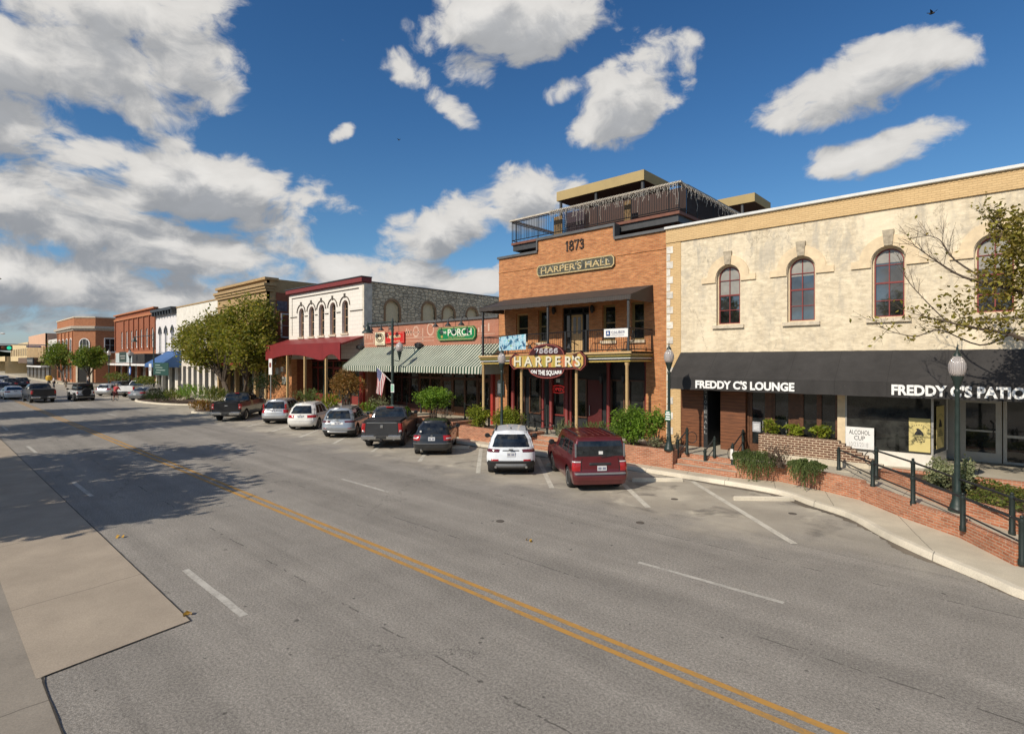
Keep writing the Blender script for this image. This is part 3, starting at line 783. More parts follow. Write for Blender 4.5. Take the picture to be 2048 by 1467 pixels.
WSTONE = whitewash('whitewashed_stone', (.78, .735, .66), (.30, .26, .21))
def rubble(name):
    m, t, b = new_mat(name)
    u, v, pos = wall_uv(t)
    w = t.comb(t.math('ADD', u, t.math('MULTIPLY', t.noise(pos, 1.6, 3), .5)), t.math('MULTIPLY', t.math('ADD', v, t.math('MULTIPLY', t.noise(t.vmath('ADD', pos, (5, 5, 5)), 1.6, 3), .35)), 1.75), 0.0)
    vo = t.node('ShaderNodeTexVoronoi', feature='F1', voronoi_dimensions='2D'); t.put(vo.inputs['Vector'], w); vo.inputs['Scale'].default_value = 2.3; vo.inputs['Randomness'].default_value = .8
    ed = t.node('ShaderNodeTexVoronoi', feature='DISTANCE_TO_EDGE', voronoi_dimensions='2D'); t.put(ed.inputs['Vector'], w); ed.inputs['Scale'].default_value = 2.3; ed.inputs['Randomness'].default_value = .8
    r = t.xyz(vo.outputs['Color'])[0]
    c = t.ramp(r, [(0, (.90, .74, .50)), (.35, (.68, .55, .36)), (.65, (.84, .69, .46)), (1, (.50, .41, .28))])
    f = t.mapr(t.noise(pos, 9, 5, .7), .3, .7, .75, 1.2); c = t.mix(1.0, c, t.comb(f, f, f), 'MULTIPLY')
    c = t.mix(t.mapr(t.noise(pos, .8, 4), .52, .70, 0, .4), c, (.15, .14, .13, 1))
    c = t.mix(t.mapr(ed.outputs['Distance'], .0, .075, .92, 0), c, (.055, .05, .045, 1))
    t.put(b.inputs['Base Color'], c); b.inputs['Roughness'].default_value = .92
    bn = t.node('ShaderNodeBump'); bn.inputs['Strength'].default_value = 1; bn.inputs['Distance'].default_value = .05
    t.put(bn.inputs['Height'], t.mapr(ed.outputs['Distance'], 0, .15)); t.put(b.inputs['Normal'], bn.outputs[0])
    return m
RUBBLE = rubble('rubble_stone')
def planks(name, base, w=.14):
    m, t, b = new_mat(name)
    u, v, pos = wall_uv(t); xs = t.xyz(pos)
    fr = t.math('FRACT', t.math('DIVIDE', v, w)); idx = t.math('FLOOR', t.math('DIVIDE', v, w))
    n = t.noise(t.comb(t.math('MULTIPLY', u, 1.2), t.math('MULTIPLY', idx, 3.7), t.math('MULTIPLY', v, 14.0)), 1.5, 6, .65)
    f = t.mapr(n, .3, .7, .6, 1.45)
    c = t.mix(1.0, (*base, 1), t.comb(f, f, f), 'MULTIPLY')
    c = t.mix(t.math('LESS_THAN', fr, .09), c, tuple(x * .25 for x in base) + (1,))
    t.put(b.inputs['Base Color'], c); b.inputs['Roughness'].default_value = .6
    return m
PLANK = planks('stained_planks', (.165, .060, .024))
QUOIN = plain('worn_white_quoin', (.66, .62, .55), .8, .3, 4)
HOODM = plain('plaster_hood', (.70, .56, .37), .85, .16, 3)
STONE_SILL = plain('stone_sill', (.58, .50, .38), .85, .25, 5)
COPING = plain('pale_coping', (.66, .66, .63), .5, .12, 2)
GREY_COPING = plain('grey_metal_coping', (.10, .10, .10), .5, .15, 2)
def canvas(name, col, seam):
    m, t, b = new_mat(name); pos = t.node('ShaderNodeNewGeometry').outputs['Position']; xs = t.xyz(pos)
    a = t.mapr(t.noise(t.comb(t.math('MULTIPLY', xs[0], .8), xs[1], t.math('MULTIPLY', xs[2], .35)), 1.6, 7, .7), .3, .7, .78, 1.32)
    j = t.math('LESS_THAN', t.math('FRACT', t.math('DIVIDE', xs[0], seam)), .022 / seam)
    c = t.mix(1.0, (*col, 1), t.comb(a, a, a), 'MULTIPLY'); c = t.mix(t.math('MULTIPLY', j, .45), c, tuple(q * .45 for q in col) + (1,))
    dust = t.mapr(t.noise(pos, 26, 3, .7), .66, .74, 0, .35); c = t.mix(dust, c, (.16, .15, .14, 1))
    t.put(b.inputs['Base Color'], c); b.inputs['Roughness'].default_value = .8; b.inputs['Specular IOR Level'].default_value = .3
    bn = t.node('ShaderNodeBump'); bn.inputs['Distance'].default_value = .03; bn.inputs['Strength'].default_value = .5; t.put(bn.inputs['Height'], t.noise(t.comb(t.math('MULTIPLY', xs[0], 1.6), 0.0, xs[2]), 1.2, 3)); t.put(b.inputs['Normal'], bn.outputs[0])
    return m
BLACK_FAB = canvas('black_canvas', (.036, .034, .033), 1.52)
BROWN_FAB = stripes('brown_canvas', (.052, .042, .036), (.040, .032, .028), .12, 0)
PORCH_FAB = stripes('green_striped_canvas', (.54, .54, .45), (.032, .075, .045), .25, 0, duty=.46)
POSTER = plain('yellow_poster', (.60, .50, .20), .6, .05, 3)

# ------------------------------------------------------------------ cream stucco building
XF0, XF1, ZF = -11.42, 14.0, 10.22
bf = thing('stucco_building', 'cream stained stucco building with round arched windows over a black awning', 'building', (-2, D, SW))
xq = fx(1362)
wins = [-11.43 + 2.76 * i for i in range(1, 9)]
mp = front(D)
holes = [arch(c, .98, 5.86, 8.34) for c in wins if c < 13]
m = MB(); holed(m, rect(xq, XF1, 4.55, 9.62), holes, mp, .32); m.build('wall', STUCCO, bf)
m = MB(); m.box(XF0, xq - .002, D - .03, D + .4, SW - .1, 9.62); m.box(XF0, XF1, D - .07, D + .4, 9.622, ZF)
for i in range(int((XF1 - XF0) / .13)): m.box(XF0 + .13 * i, XF0 + .13 * i + .065, D - .082, D - .07, 10.14, ZF - .002)
m.build('brick_band', YBRICK, bf)
m = MB(); m.box(XF0 - .05, XF1, D - .17, D + .5, ZF + .002, ZF + .12); m.build('coping', COPING, bf, bevel=.02)
m = MB(); z = SW + .1; i = 0
while z < 9.3:
    w_ = .30 if i % 2 else .17
    m.box(XF0 + .03, XF0 + .03 + w_, D - .055, D - .03, z, z + .30); z += .335; i += 1
m.build('quoin', QUOIN, bf)
m = MB(); shell(m, XF0, XF1, D + .4, D + 24, 0, ZF - .3); m.build('side_wall', YBRICK, bf)
roof_sheet(bf, XF0, XF1, D, D + 24, ZF - .35)
def freddy_hood(w, poly, mp, mat):
    c = sum(p[0] for p in poly[:2]) / 2; r = .49; vs = max(p[1] for p in poly) - r
    m = MB(); n = 16
    inn = [(c + (r + .02) * math.cos(math.pi * i / n), vs + (r + .02) * math.sin(math.pi * i / n)) for i in range(n + 1)]
    out = [(c + (r + .36) * math.cos(math.pi * i / n), vs + .05 + (r + .34) * math.sin(math.pi * i / n)) for i in range(n + 1)]
    m.grid([[mp(*p, -.045) for p in inn], [mp(*p, -.06) for p in out], [mp(*p, 0) for p in out]]); m.grid([[mp(*p, 0) for p in inn], [mp(*p, -.045) for p in inn]])
    for s in (-1, 1):
        a, b = sorted((c + s * (r + .02), c + s * (r + .62))); bar(m, mp, a, b, vs - .20, vs + .045, -.065, 0)
    m.build('hood', mat, w); m = MB(); m.prism([mp(c - .12, vs + r + .02, 0), mp(c + .12, vs + r + .02, 0), mp(c + .17, vs + r + .56, 0), mp(c - .17, vs + r + .56, 0)], (0, -.10, 0))
    m.build('keystone', plain('grey_keystone', (.40, .34, .25), .9, .4, 5), w)
SKY_SHEEN = plain('pale_sky_sheen', (.30, .285, .25), .35, .15, 3, coat=.5)  # sky reflection of the upper panes, painted as a pale glossy panel
for i_, (c, h) in enumerate(zip([x for x in wins if x < 13], holes)):
    wn_ = window(bf, mp, h, CREAM, RED_TRIM, .22, .055, 2, 4, glass=GLASS_SKY, sill=.16, sill_mat=STONE_SILL, hood=freddy_hood, hood_mat=HOODM, rail_at=2)
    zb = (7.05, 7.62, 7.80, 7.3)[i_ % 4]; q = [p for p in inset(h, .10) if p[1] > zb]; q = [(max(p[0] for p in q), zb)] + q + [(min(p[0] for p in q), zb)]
    m = MB(); m.poly([mp(u, v, .214) for u, v in q]); m.build('sheen_panel', SKY_SHEEN, wn_)
# awning
pA = 1.15; za, zb, zc = 4.74, 3.70, 3.20
m = MB(); n = 130; xsn = [xq + (XF1 - xq) * i / n for i in range(n + 1)]
def rr(): return random.uniform(-.012, .012)
rows = []
for kf in range(7):
    f = kf / 6; rows.append([(x, D - .03 - pA * f, za + (zb - za) * f - (.03 + .045 * abs(math.sin(math.pi * (x - xq) / 1.52))) * math.sin(math.pi * f) + rr() * .4) for x in xsn])
m.grid(rows)
fr_, bt = rows[-1], [(x, D - .03 - pA + rr() * .5, zc - .012 * abs(math.sin(math.pi * (x - xq) / 1.52))) for x in xsn]
m.grid([fr_, bt])
for xe in (xq, XF1): m.poly([(xe, D - .03, za), (xe, D - .03 - pA, zb), (xe, D - .03 - pA, zc), (xe, D - .03, zc)])
aw = m.build('awning', BLACK_FAB, bf)
ya = D - .055 - pA
for txt, p0, p1, yb, hh in (("FREDDY C'S LOUNGE", 1391, 1589, 3.26, .335), ("FREDDY C'S PATIO", 1783, 2053, 3.265, .36)):
    a, b = fx(p0, ya), fx(p1, ya)
    text_mb(txt, (a, ya, yb), (1, 0, 0), (0, 0, 1), b - a, hh, .012, bold=.042).build('lettering', WHITE_LET, aw)
# ground floor at the left: planks, doorway, wooden doors
xs1, xs2, xs3, xs4, xs5, xs6 = fx(1408), fx(1416), fx(1440), fx(1490), fx(1583), fx(1675)
m = MB(); m.box(xq, xs1, D + .02, D + .2, SW - .05, 4.6); m.box(xs3, xs4, D + .05, D + .2, SW - .05, 4.6); m.build('plank_wall', PLANK, bf)
m = MB(); m.box(xs1, xs2, D - .05, D + .25, SW - .05, 4.6); p_ = m.build('board', BLACK_PANEL, bf)
m = MB()
for i, ch in enumerate('STONEWALL'):
    t_ = text_mb(ch, (xs1 + .035, D - .052, 3.0 - i * .215), (1, 0, 0), (0, 0, 1), .12 if ch != 'I' else .05, .13, .004); m.add(t_.v, t_.f)
m.build('lettering', plain('dim_lettering', (.30, .30, .29), .6, .1), p_, recalc=False)
m = MB(); m.quad((xs2, D + 1.4, SW), (xs3, D + 1.4, SW), (xs3, D + 1.4, 4.6), (xs2, D + 1.4, 4.6)); m.quad((xs2, D + .2, SW), (xs2, D + 1.4, SW), (xs2, D + 1.4, 4.6), (xs2, D + .2, 4.6)); m.quad((xs3, D + .2, SW), (xs3, D + 1.4, SW), (xs3, D + 1.4, 4.6), (xs3, D + .2, 4.6))
m.build('entry_recess', BLACK_PANEL, bf)
fr2 = shopfront(bf, xs4, xs5, SW, 3.9, D + .3, WOOD_DOOR, GLASS, 2, .5, .5, .16, door=(0, 1))
fr3 = shopfront(bf, fx(1600), xs6 - .02, SW, 3.9, D + .2, WOOD_DOOR, GLASS_IN, 2, .75, .45, .16)
m = MB(); m.box(xs5 + .08, fx(1600) - .08, D + .25, D + .4, SW - .05, 4.6); m.box(xs4, xs6, D + .22, D + .5, 3.9, 4.6); m.build('timber_panel', WOOD_DOOR, bf)
xp1 = fx(1691)
m = MB(); m.box(xs6, xp1, D - .02, D + .5, SW - .05, 4.6); m.build('pier', HOODM, bf)
# display bay with angled return, then the recessed aluminium entrance
xb = fx(1865); yr = D + 1.7; xr = W(1893, 720, yr).x; YB = 25.2
m = MB(); m.add([(xp1, D - .08, SW - .1), (xb, D - .08, SW - .1), (xr, yr, SW - .1), (xp1, D - .08, 1.26), (xb, D - .08, 1.26), (xr, yr, 1.26), (xp1, D + .1, 1.26)], [(0, 1, 4, 3), (1, 2, 5, 4), (3, 4, 5, 6)])
m.build('window_base', plain('white_render', (.70, .66, .58), .8, .12, 2), bf)
m = MB(); m.box(xp1, xb, D - .05, D + .02, 3.95, 4.6); m.box(xb - .03, xb + .03, D - .06, D + .01, 1.262, 3.95); m.box(xp1, xp1 + .05, D - .05, D + .02, 1.262, 3.95); m.tube([(xr, yr, 1.262), (xr, yr, 4.6)], .04, 6)
bay = m.build('shop_window', ALU, bf)
m = MB(); m.quad((xp1, D - .01, 1.26), (xb, D - .01, 1.26), (xb, D - .01, 3.96), (xp1, D - .01, 3.96)); m.build('pane', GLASS_IN, bay)
m = MB(); m.quad((xb, D - .01, 1.26), (xr, yr, 1.26), (xr, yr, 4.6), (xb, D - .01, 4.6)); m.build('pane', GLASS_IN, bay)
x_d0, x_d1 = W(1920, 720, YB).x, W(2004, 720, YB).x
m = MB(); zt_ = W(1960, 796, YB).z; mpB = front(YB)
ring(m, rect(x_d0, x_d1, .84, zt_), .16, mpB, -.06, .1); bar(m, mpB, x_d0 + .16, x_d1 - .16, 1.0, 1.18, -.05, .03); bar(m, mpB, x_d0 + .16, x_d1 - .16, 1.9, 1.96, -.05, .03)
dr = m.build('door', ALU, bf)
m = MB(); bar(m, mpB, x_d0 + .15, x_d1 - .15, .95, zt_ - .15, .0, .01); m.build('pane', GLASS, dr)
m = MB(); m.tube([mpB(x_d1 - .3, 1.6, -.1), mpB(x_d1 - .22, 1.75, -.14), mpB(x_d1 - .22, 2.2, -.14), mpB(x_d1 - .3, 2.3, -.1)], .02, 6); m.build('handle', BLACK_METAL, dr)
m = MB()
for x in (x_d1 + .03, x_d1 + 2.2, x_d1 + 4.4): bar(m, mpB, x, x + .1, .84, 4.6, -.05, .03)
for v in (.84, 1.75): bar(m, mpB, x_d1 + .13, x_d1 + 4.4, v, v + .09, -.04, .03)
bar(m, mpB, xr - .1, 14, zt_ + .002, 4.6, -.03, .04); bar(m, mpB, xr - .1, x_d0, .84, zt_, .0, .04)
sw2 = m.build('shop_window', ALU, bf)
m = MB(); bar(m, mpB, x_d1 + .1, 14, .84, zt_, .01, .02); m.build('pane', GLASS, sw2)
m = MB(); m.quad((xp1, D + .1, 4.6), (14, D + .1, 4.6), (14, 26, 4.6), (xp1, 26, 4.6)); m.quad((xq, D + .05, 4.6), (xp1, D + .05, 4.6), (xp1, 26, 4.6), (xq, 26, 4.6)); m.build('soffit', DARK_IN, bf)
# posters in the display window
def poster(c0, c1, y0, y1, z0, z1, off, lab):
    a = Vector((c0, y0, 0)); b = Vector((c1, y1, 0)); d = (b - a).normalized(); nrm = Vector((d.y, -d.x, 0))
    pt = lambda u, v, o=0.0: Vector((a.x, a.y, 0)) + d * u + Vector((0, 0, v)) + nrm * (off + o)
    L = (b - a).length
    m = MB(); m.prism([pt(0, z0), pt(L, z0), pt(L, z1), pt(0, z1)], nrm * .008); o = m.build('poster', POSTER); tag(o, lab, 'poster', 'yellow posters in the display window')
    m = MB(); hh = z1 - z0; cu = L * .48
    # a plain bird-on-a-mound emblem with a ring of lettering
    m.poly([pt(cu - L * .22, z0 + hh * .50, .012), pt(cu + L * .22, z0 + hh * .50, .012), pt(cu + L * .18, z0 + hh * .58, .012), pt(cu + L * .06, z0 + hh * .66, .012), pt(cu - L * .04, z0 + hh * .70, .012), pt(cu - L * .14, z0 + hh * .68, .012), pt(cu - L * .10, z0 + hh * .63, .012), pt(cu - L * .18, z0 + hh * .57, .012)])
    for i in range(9):
        t_ = math.pi * (.1 + .8 * i / 8); u = cu + L * .38 * math.cos(t_); v = z0 + hh * .68 + hh * .12 * math.sin(t_)
        m.quad(pt(u - L * .02, v - hh * .012, .012), pt(u + L * .02, v - hh * .012, .012), pt(u + L * .02, v + hh * .012, .012), pt(u - L * .02, v + hh * .012, .012))
    for row, (f, w_) in enumerate(((.44, .22), (.395, .42), (.35, .62), (.305, .66))):
        x_ = cu - L * w_ / 2
        while x_ < cu + L * w_ / 2 - L * .03:
            s_ = L * random.choice((.10, .16, .13)); s_ = min(s_, cu + L * w_ / 2 - x_)
            m.quad(pt(x_, z0 + hh * (f - .011), .012), pt(x_ + s_, z0 + hh * (f - .011), .012), pt(x_ + s_, z0 + hh * (f + .011), .012), pt(x_, z0 + hh * (f + .011), .012)); x_ += s_ + L * .035
    m.build('print', BLACK_LET, o)
poster(fx(1818), fx(1861), D - .03, D - .03, fz(1840, 903), fz(1840, 836), .0, 'yellow poster facing the street in the display window of the bay')
t0_, t1_ = .18, .72
poster(xb + (xr - xb) * t0_, xb + (xr - xb) * t1_, D + (yr - D) * t0_, D + (yr - D) * t1_, 1.42, 2.85, .03, 'yellow poster on the angled return beside the entrance')
# cup notice
a, b = fx(1691, D - .22), fx(1748, D - .22); z0, z1 = fz(1720, 897, D - .22), fz(1720, 854, D - .22)
m = MB(); m.box(a, b, D - .22, D - .19, z0, z1); sg = m.build('notice_board', WHITE_PAINT); tag(sg, 'white board lettered ALCOHOL CUP standing behind the stepped brown brick planter', 'sign')
w_ = b - a; h_ = z1 - z0
for txt, v, hh, u0, u1, mt in (('ALCOHOL', .66, .20, .13, .87, BLACK_LET), ('CUP', .40, .20, .31, .69, BLACK_LET), ('10/23/2018', .10, .20, .14, .80, plain('faded_print', (.42, .42, .41), .6, .1))):
    text_mb(txt, (a + w_ * u0, D - .222, z0 + h_ * v), (1, 0, 0), (0, 0, 1), w_ * (u1 - u0), h_ * hh, .003).build('lettering', mt, sg)
# stepped brown brick planter in front of the wooden doors
YP = D - .95; px_ = [(1517, 866), (1560, 870), (1640, 876), (1690, 880)]
x0 = fx(1517, YP); x1 = fx(1690, YP); ztop = 1.60
pl = thing('brick_planter', 'dark brown brick planter with stepped right end under the black awning', 'planter', ((x0 + x1) / 2, YP, SW))
m = MB(); prof = [(x0, .9), (x0, ztop), (x1 - .35, ztop - .02)]
x_, z_ = x1 - .35, ztop - .02
while z_ > .98: x_ += .17; prof += [(x_, z_)]; z_ -= .088; prof += [(x_, z_)]
prof += [(x_, .9)]
m.prism([(p[0], YP, p[1]) for p in prof], (0, .24, 0)); m.box(x0, x0 + .22, YP + .242, D - .1, .9, ztop - .003)
m.build('wall', BBRICK, pl)
m = MB(); m.box(x0 - .02, x_ + .25, YP - .03, YP + .27, SW - .1, .898); m.build('footing', WALKC, pl)
m = MB(); m.quad((x0 + .22, YP + .24, ztop - .12), (x1 - .3, YP + .24, ztop - .12), (x1 - .3, D - .05, ztop - .12), (x0 + .22, D - .05, ztop - .12)); m.build('soil', plain('soil', (.05, .035, .025), .95, .3, 9), pl)
m = MB(); a, b = fx(1505, YP - .1), fx(1521, YP - .1); m.box(a, b, YP - .1, YP - .085, fz(1513, 863, YP - .1), fz(1513, 843, YP - .1)); o = m.build('notice', plain('grey_notice', (.32, .32, .33), .5, .05)); tag(o, 'small grey notice at the left end of the dark brown brick planter', 'notice')
m = MB(); za_ = fz(1513, 860, YP - .1)
for i in range(5): m.box(a + .04, b - .04, YP - .104, YP - .1005, za_ + .05 * i + .02, za_ + .05 * i + .04)
m.build('print', WHITE_LET, o)
# ------------------------------------------------------------------ HARPER'S HALL
XH0, XH1 = -21.85, -11.425
hb = thing('brick_hall', 'orange brick two storey hall dated 1873 with stepped parapet, balcony and roof deck', 'building', ((XH0 + XH1) / 2, D, SW))
s0, s1 = fx(1076), fx(1229); zl, zh = 10.2, 10.86
outer = [(XH0, 4.45), (XH1, 4.45), (XH1, zl), (s1, zl), (s1, zh), (s0, zh), (s0, zl), (XH0, zl)]
up = [(1032, 1056, 627, 668), (1076, 1098, 620, 668), (1204.5, 1231, 609, 664), (1262, 1288.5, 603, 664)]
ups = []
for (a, b, y0, y1) in up: ups.append(rect(fx(a), fx(b), 5.35, fz((a + b) / 2, y0)))
dz0 = 4.72; xdA, xdB = fx(1124.5), fx(1178); ups.append(rect(xdA, xdB, dz0, 7.12))
m = MB(); holed(m, outer, ups, mp, .35)
m.box(XH0, XH0 + .75, D, D + .5, SW - .1, 4.448); m.box(XH1 - 1.02, XH1, D, D + .5, SW - .1, 4.448)
m.box(XH0, XH1, D - .035, D, 9.40, 9.47)
m.build('wall', OBRICK, hb)
m = MB(); shell(m, XH0, XH1, D + .5, D + 22, 0, zl); m.quad((XH0, D, SW), (XH0, D + .5, SW), (XH0, D + .5, zl), (XH0, D, zl)); m.build('side_wall', OBRICK, hb)
roof_sheet(hb, XH0, XH1, D + .3, D + 22, zl - .4)
m = MB(); c_ = .13
for a, b, z in ((XH0 - .06, s0 - .002, zl), (s1 + .002, XH1 - .002, zl), (s0 - .06, s1 + .06, zh)): m.box(a, b, D - .1, D + .36, z, z + c_)
m.box(s0 - .06, s0 + .03, D - .1, D + .36, zl + c_ + .002, zh - .002); m.box(s1 - .03, s1 + .06, D - .1, D + .36, zl + c_ + .002, zh - .002)
m.build('coping', GREY_COPING, hb)
for poly in ups[:4]:
    w = window(hb, mp, poly, MATS.get('olive_sash') or TAN_PAINT, plain('olive_sash', (.24, .17, .06), .5, .1), .2, .07, 1, 2, sill=.08, sill_mat=STONE_SILL, rail_at=1)
# balcony door with sidelights
m = MB(); ring(m, ups[4], .08, mp, .1, .12)
for f in (.27, .75): bar(m, mp, xdA + (xdB - xdA) * f - .04, xdA + (xdB - xdA) * f + .04, dz0, 7.04, .1, .2)
bar(m, mp, xdA, xdB, 6.72, 6.80, .1, .2); sd = m.build('door_frame', BLACK_METAL, hb)
m = MB(); bar(m, mp, xdA + .08, xdB - .08, dz0 + .05, 7.04, .2, .21); m.build('pane', GLASS, sd)
m = MB(); a, b = xdA + (xdB - xdA) * .29, xdA + (xdB - xdA) * .73
bar(m, mp, a, b, dz0 + .03, 6.72, .14, .2); dd = m.build('door', TAN_PAINT, hb)
m = MB()
for q in (.18, .58): bar(m, mp, a + (b - a) * q, a + (b - a) * (q + .24), 5.75, 6.6, .12, .139)
m.build('pane', GLASS, dd)
for px, py in ((1111, 622), (1188, 619)):
    p = W(px, py, D); m = MB(); m.box(p.x - .05, p.x + .05, D - .1, D, p.z - .08, p.z + .08); m.lathe([(.05, -.18), (.10, -.05), (.11, .12), (.04, .22)], (p.x, D - .17, p.z), 8); m.build('wall_lantern', BLACK_METAL, hb)
# 1873 and the name board
SER = []
def slab_text(txt, x0, x1, Y, zb, h, st=.16, serif=True, right=(1, 0, 0), depth=.03, slant=0.0, warp=None):
    """capital letters drawn with strokes and slab serifs; returns a builder"""
    G_ = {
        '1': (.62, [[(.14, .80), (.34, 1), (.34, 0)]], [(.34, 0)]),
        '8': (.86, [[(.43, .53), (.2, .64), (.2, .88), (.43, 1), (.66, .88), (.66, .64), (.43, .53), (.14, .38), (.14, .12), (.43, 0), (.72, .12), (.72, .38), (.43, .53)]], []),
        '7': (.82, [[(.12, .84), (.12, 1), (.72, 1), (.34, 0)]], []),
        '3': (.82, [[(.14, .82), (.38, 1), (.64, .9), (.62, .64), (.34, .53), (.66, .42), (.68, .12), (.4, 0), (.12, .16)]], []),
        '6': (.86, [[(.68, .90), (.44, 1), (.2, .8), (.14, .4), (.2, .1), (.43, 0), (.68, .1), (.72, .34), (.6, .54), (.4, .58), (.18, .46)]], []),
    }
    tot = sum(G_[c][0] for c in txt); sc = (x1 - x0) / tot; m = MB(); x = 0.0
    rt_ = Vector(right)
    def P(u, v, o):
        a = (x + u) * sc + v * h * slant; vv = v
        if warp: a, vv = warp(a / (x1 - x0), v); a *= (x1 - x0)
        return Vector((x0, Y, zb)) + rt_ * a + Vector((0, -o, vv * h))
    for c in txt:
        wd, strokes, sers = G_[c]
        t_ = st * h
        for s_ in strokes:
            for i in range(len(s_) - 1):
                (a0, b0), (a1, b1) = s_[i], s_[i + 1]
                d = Vector(((a1 - a0) * sc, (b1 - b0) * h)); L = d.length; n = Vector((-d.y, d.x)) / L * t_ * .5
                e = d / L * t_ * .28
                if abs(b1 - b0) < .01: n *= .75
                q = [(-e.x + n.x, -e.y + n.y), (-e.x - n.x, -e.y - n.y), (e.x - n.x + d.x, e.y - n.y + d.y), (e.x + n.x + d.x, e.y + n.y + d.y)]
                f = [P(a0 + u / sc, b0 + v / h, depth) for u, v in q]; k_ = [P(a0 + u / sc, b0 + v / h, 0) for u, v in q]
                m.add(f + k_, [(0, 1, 2, 3), (0, 4, 5, 1), (1, 5, 6, 2), (2, 6, 7, 3), (3, 7, 4, 0)])
        if serif:
            for (u, v) in sers:
                w_ = t_ * .85; hh = t_ * .55; v0_ = v - hh / h * .5
                q = [(u - w_ / sc, v0_), (u + w_ / sc, v0_), (u + w_ / sc, v0_ + hh / h), (u - w_ / sc, v0_ + hh / h)]
                f = [P(a, b, depth + .001) for a, b in q]; k_ = [P(a, b, 0) for a, b in q]
                m.add(f + k_, [(0, 1, 2, 3), (0, 4, 5, 1), (1, 5, 6, 2), (2, 6, 7, 3), (3, 7, 4, 0)])
        x += wd
    return m
DKBROWN = plain('dark_bronze_numerals', (.055, .035, .025), .5, .1)
slab_text('1873', fx(1131), fx(1169), D - .001, fz(1150, 499), .47, .15, depth=.05).build('numerals', DKBROWN, hb, recalc=False)
a, b, zc_, hh = fx(1076.5), fx(1231), 9.18, .30
bd = thing('name_board', "long weathered board lettered HARPER'S HALL on the orange brick wall", 'sign', ((a + b) / 2, D, zc_))
def octo(a, b, z0, z1, c): return [(a + c, z0), (b - c, z0), (b, z0 + c), (b, z1 - c), (b - c, z1), (a + c, z1), (a, z1 - c), (a, z0 + c)]
GOLD = plain('aged_gold', (.50, .385, .19), .5, .25, 9)
m = MB(); m.prism([mp(u, v, -.10) for u, v in octo(a, b, zc_ - hh, zc_ + hh, .14)], (0, .10, 0)); m.build('board', plain('weathered_dark_board', (.07, .07, .05), .7, .6, 5), bd)
m = MB(); ring(m, octo(a, b, zc_ - hh, zc_ + hh, .14), .055, mp, -.125, .03); m.build('frame', GOLD, bd)
text_mb("HARPER'S HALL", (a + .28, D - .10, zc_ - .17), (1, 0, 0), (0, 0, 1), b - a - .5, .34, .02, bold=.012).build('lettering', GOLD, bd)
m = MB()
for i in range(46):
    u = random.uniform(a + .1, b - .1); v = zc_ + random.uniform(-.22, .22); w_ = random.uniform(.02, .10)
    m.poly([mp(u, v, -.1015), mp(u + w_, v + random.uniform(-.02, .02), -.1015), mp(u + w_ * .7, v + random.uniform(.02, .09), -.1015)])
m.build('flaked_paint', plain('flaked_white', (.55, .53, .45), .7, .1), bd)
# upper awning on posts
YA = 20.7
xa0, xa1 = -21.42, -12.08
m = MB(); n = 40; xs_l = [xa0 + (xa1 - xa0) * i / n for i in range(n + 1)]
m.grid([[(x, D - .01 - 2.0 * f, 7.84 - .60 * f - .03 * math.sin(math.pi * f)) for x in xs_l] for f in (0, .25, .5, .75, 1)])
m.grid([[(x, YA, 7.24) for x in xs_l], [(x, YA - .01, 7.02 + .02 * (i % 2)) for i, x in enumerate(xs_l)]])
for x in (xa0, xa1): m.poly([(x, D - .01, 7.84), (x, YA, 7.24), (x, YA, 7.02), (x, D - .01, 7.02)])
m.build('awning', BROWN_FAB, hb)
# balcony: sagging a little to the left
def bz(x): return 4.78 - .16 * (xa1 - x) / (xa1 - xa0)
xb0, xb1 = -21.45, -12.05
m = MB(); m.add([(x, y, bz(x) - dz_) for dz_ in (0, .12) for (x, y) in ((xb0, YA + .05), (xb1, YA + .05), (xb1, D), (xb0, D))], [(0, 1, 2, 3), (7, 6, 5, 4), (0, 4, 5, 1), (1, 5, 6, 2), (3, 2, 6, 7), (0, 3, 7, 4)])
m.build('balcony_floor', TAN_PAINT, hb)
FAS = [(.0, .10, .00, TAN_PAINT), (.10, .17, .05, plain('olive_paint', (.075, .075, .025), .5, .1)), (.17, .20, .035, plain('mustard_paint', (.42, .30, .07), .5, .1)), (.20, .29, .07, MATS['olive_paint']), (.29, .32, .06, WHITE_PAINT), (.32, .40, .10, BLACK_PANEL), (.40, .46, .08, MATS['mustard_paint'])]
fas = None
for (d0, d1, back, mt) in FAS:
    m = MB(); y = YA - .02 + back
    path = [(xb0 + back, D - .02), (xb0 + back, y), (xb1 - back, y), (xb1 - back, D - .02)]
    m.grid([[(x, yy, bz(x) + .02 - dd_) for x, yy in path] for dd_ in (d0, d1)]); q = .02
    o_ = m.build('moulding' if fas else 'fascia', mt, fas or hb)
    fas = fas or o_
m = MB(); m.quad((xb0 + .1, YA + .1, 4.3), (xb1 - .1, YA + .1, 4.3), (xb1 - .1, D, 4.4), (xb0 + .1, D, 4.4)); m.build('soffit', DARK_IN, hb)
m = MB(); H_ = 1.02
for (p, q) in (((xb0 + .08, D), (xb0 + .08, YA + .1)), ((xb0 + .08, YA + .1), (xb1 - .08, YA + .1)), ((xb1 - .08, YA + .1), (xb1 - .08, D))):
    L = math.hypot(q[0] - p[0], q[1] - p[1]); n = int(L / .115)
    for hz_ in (.10, H_): m.tube([(p[0], p[1], bz(p[0]) + hz_), (q[0], q[1], bz(q[0]) + hz_)], .024, 4)
    for i in range(n + 1):
        x = p[0] + (q[0] - p[0]) * i / n; y = p[1] + (q[1] - p[1]) * i / n; m.tube([(x, y, bz(x) + .1), (x, y, bz(x) + H_)], .010, 4, caps=False)
m.build('balcony_railing', BLACK_METAL, hb)
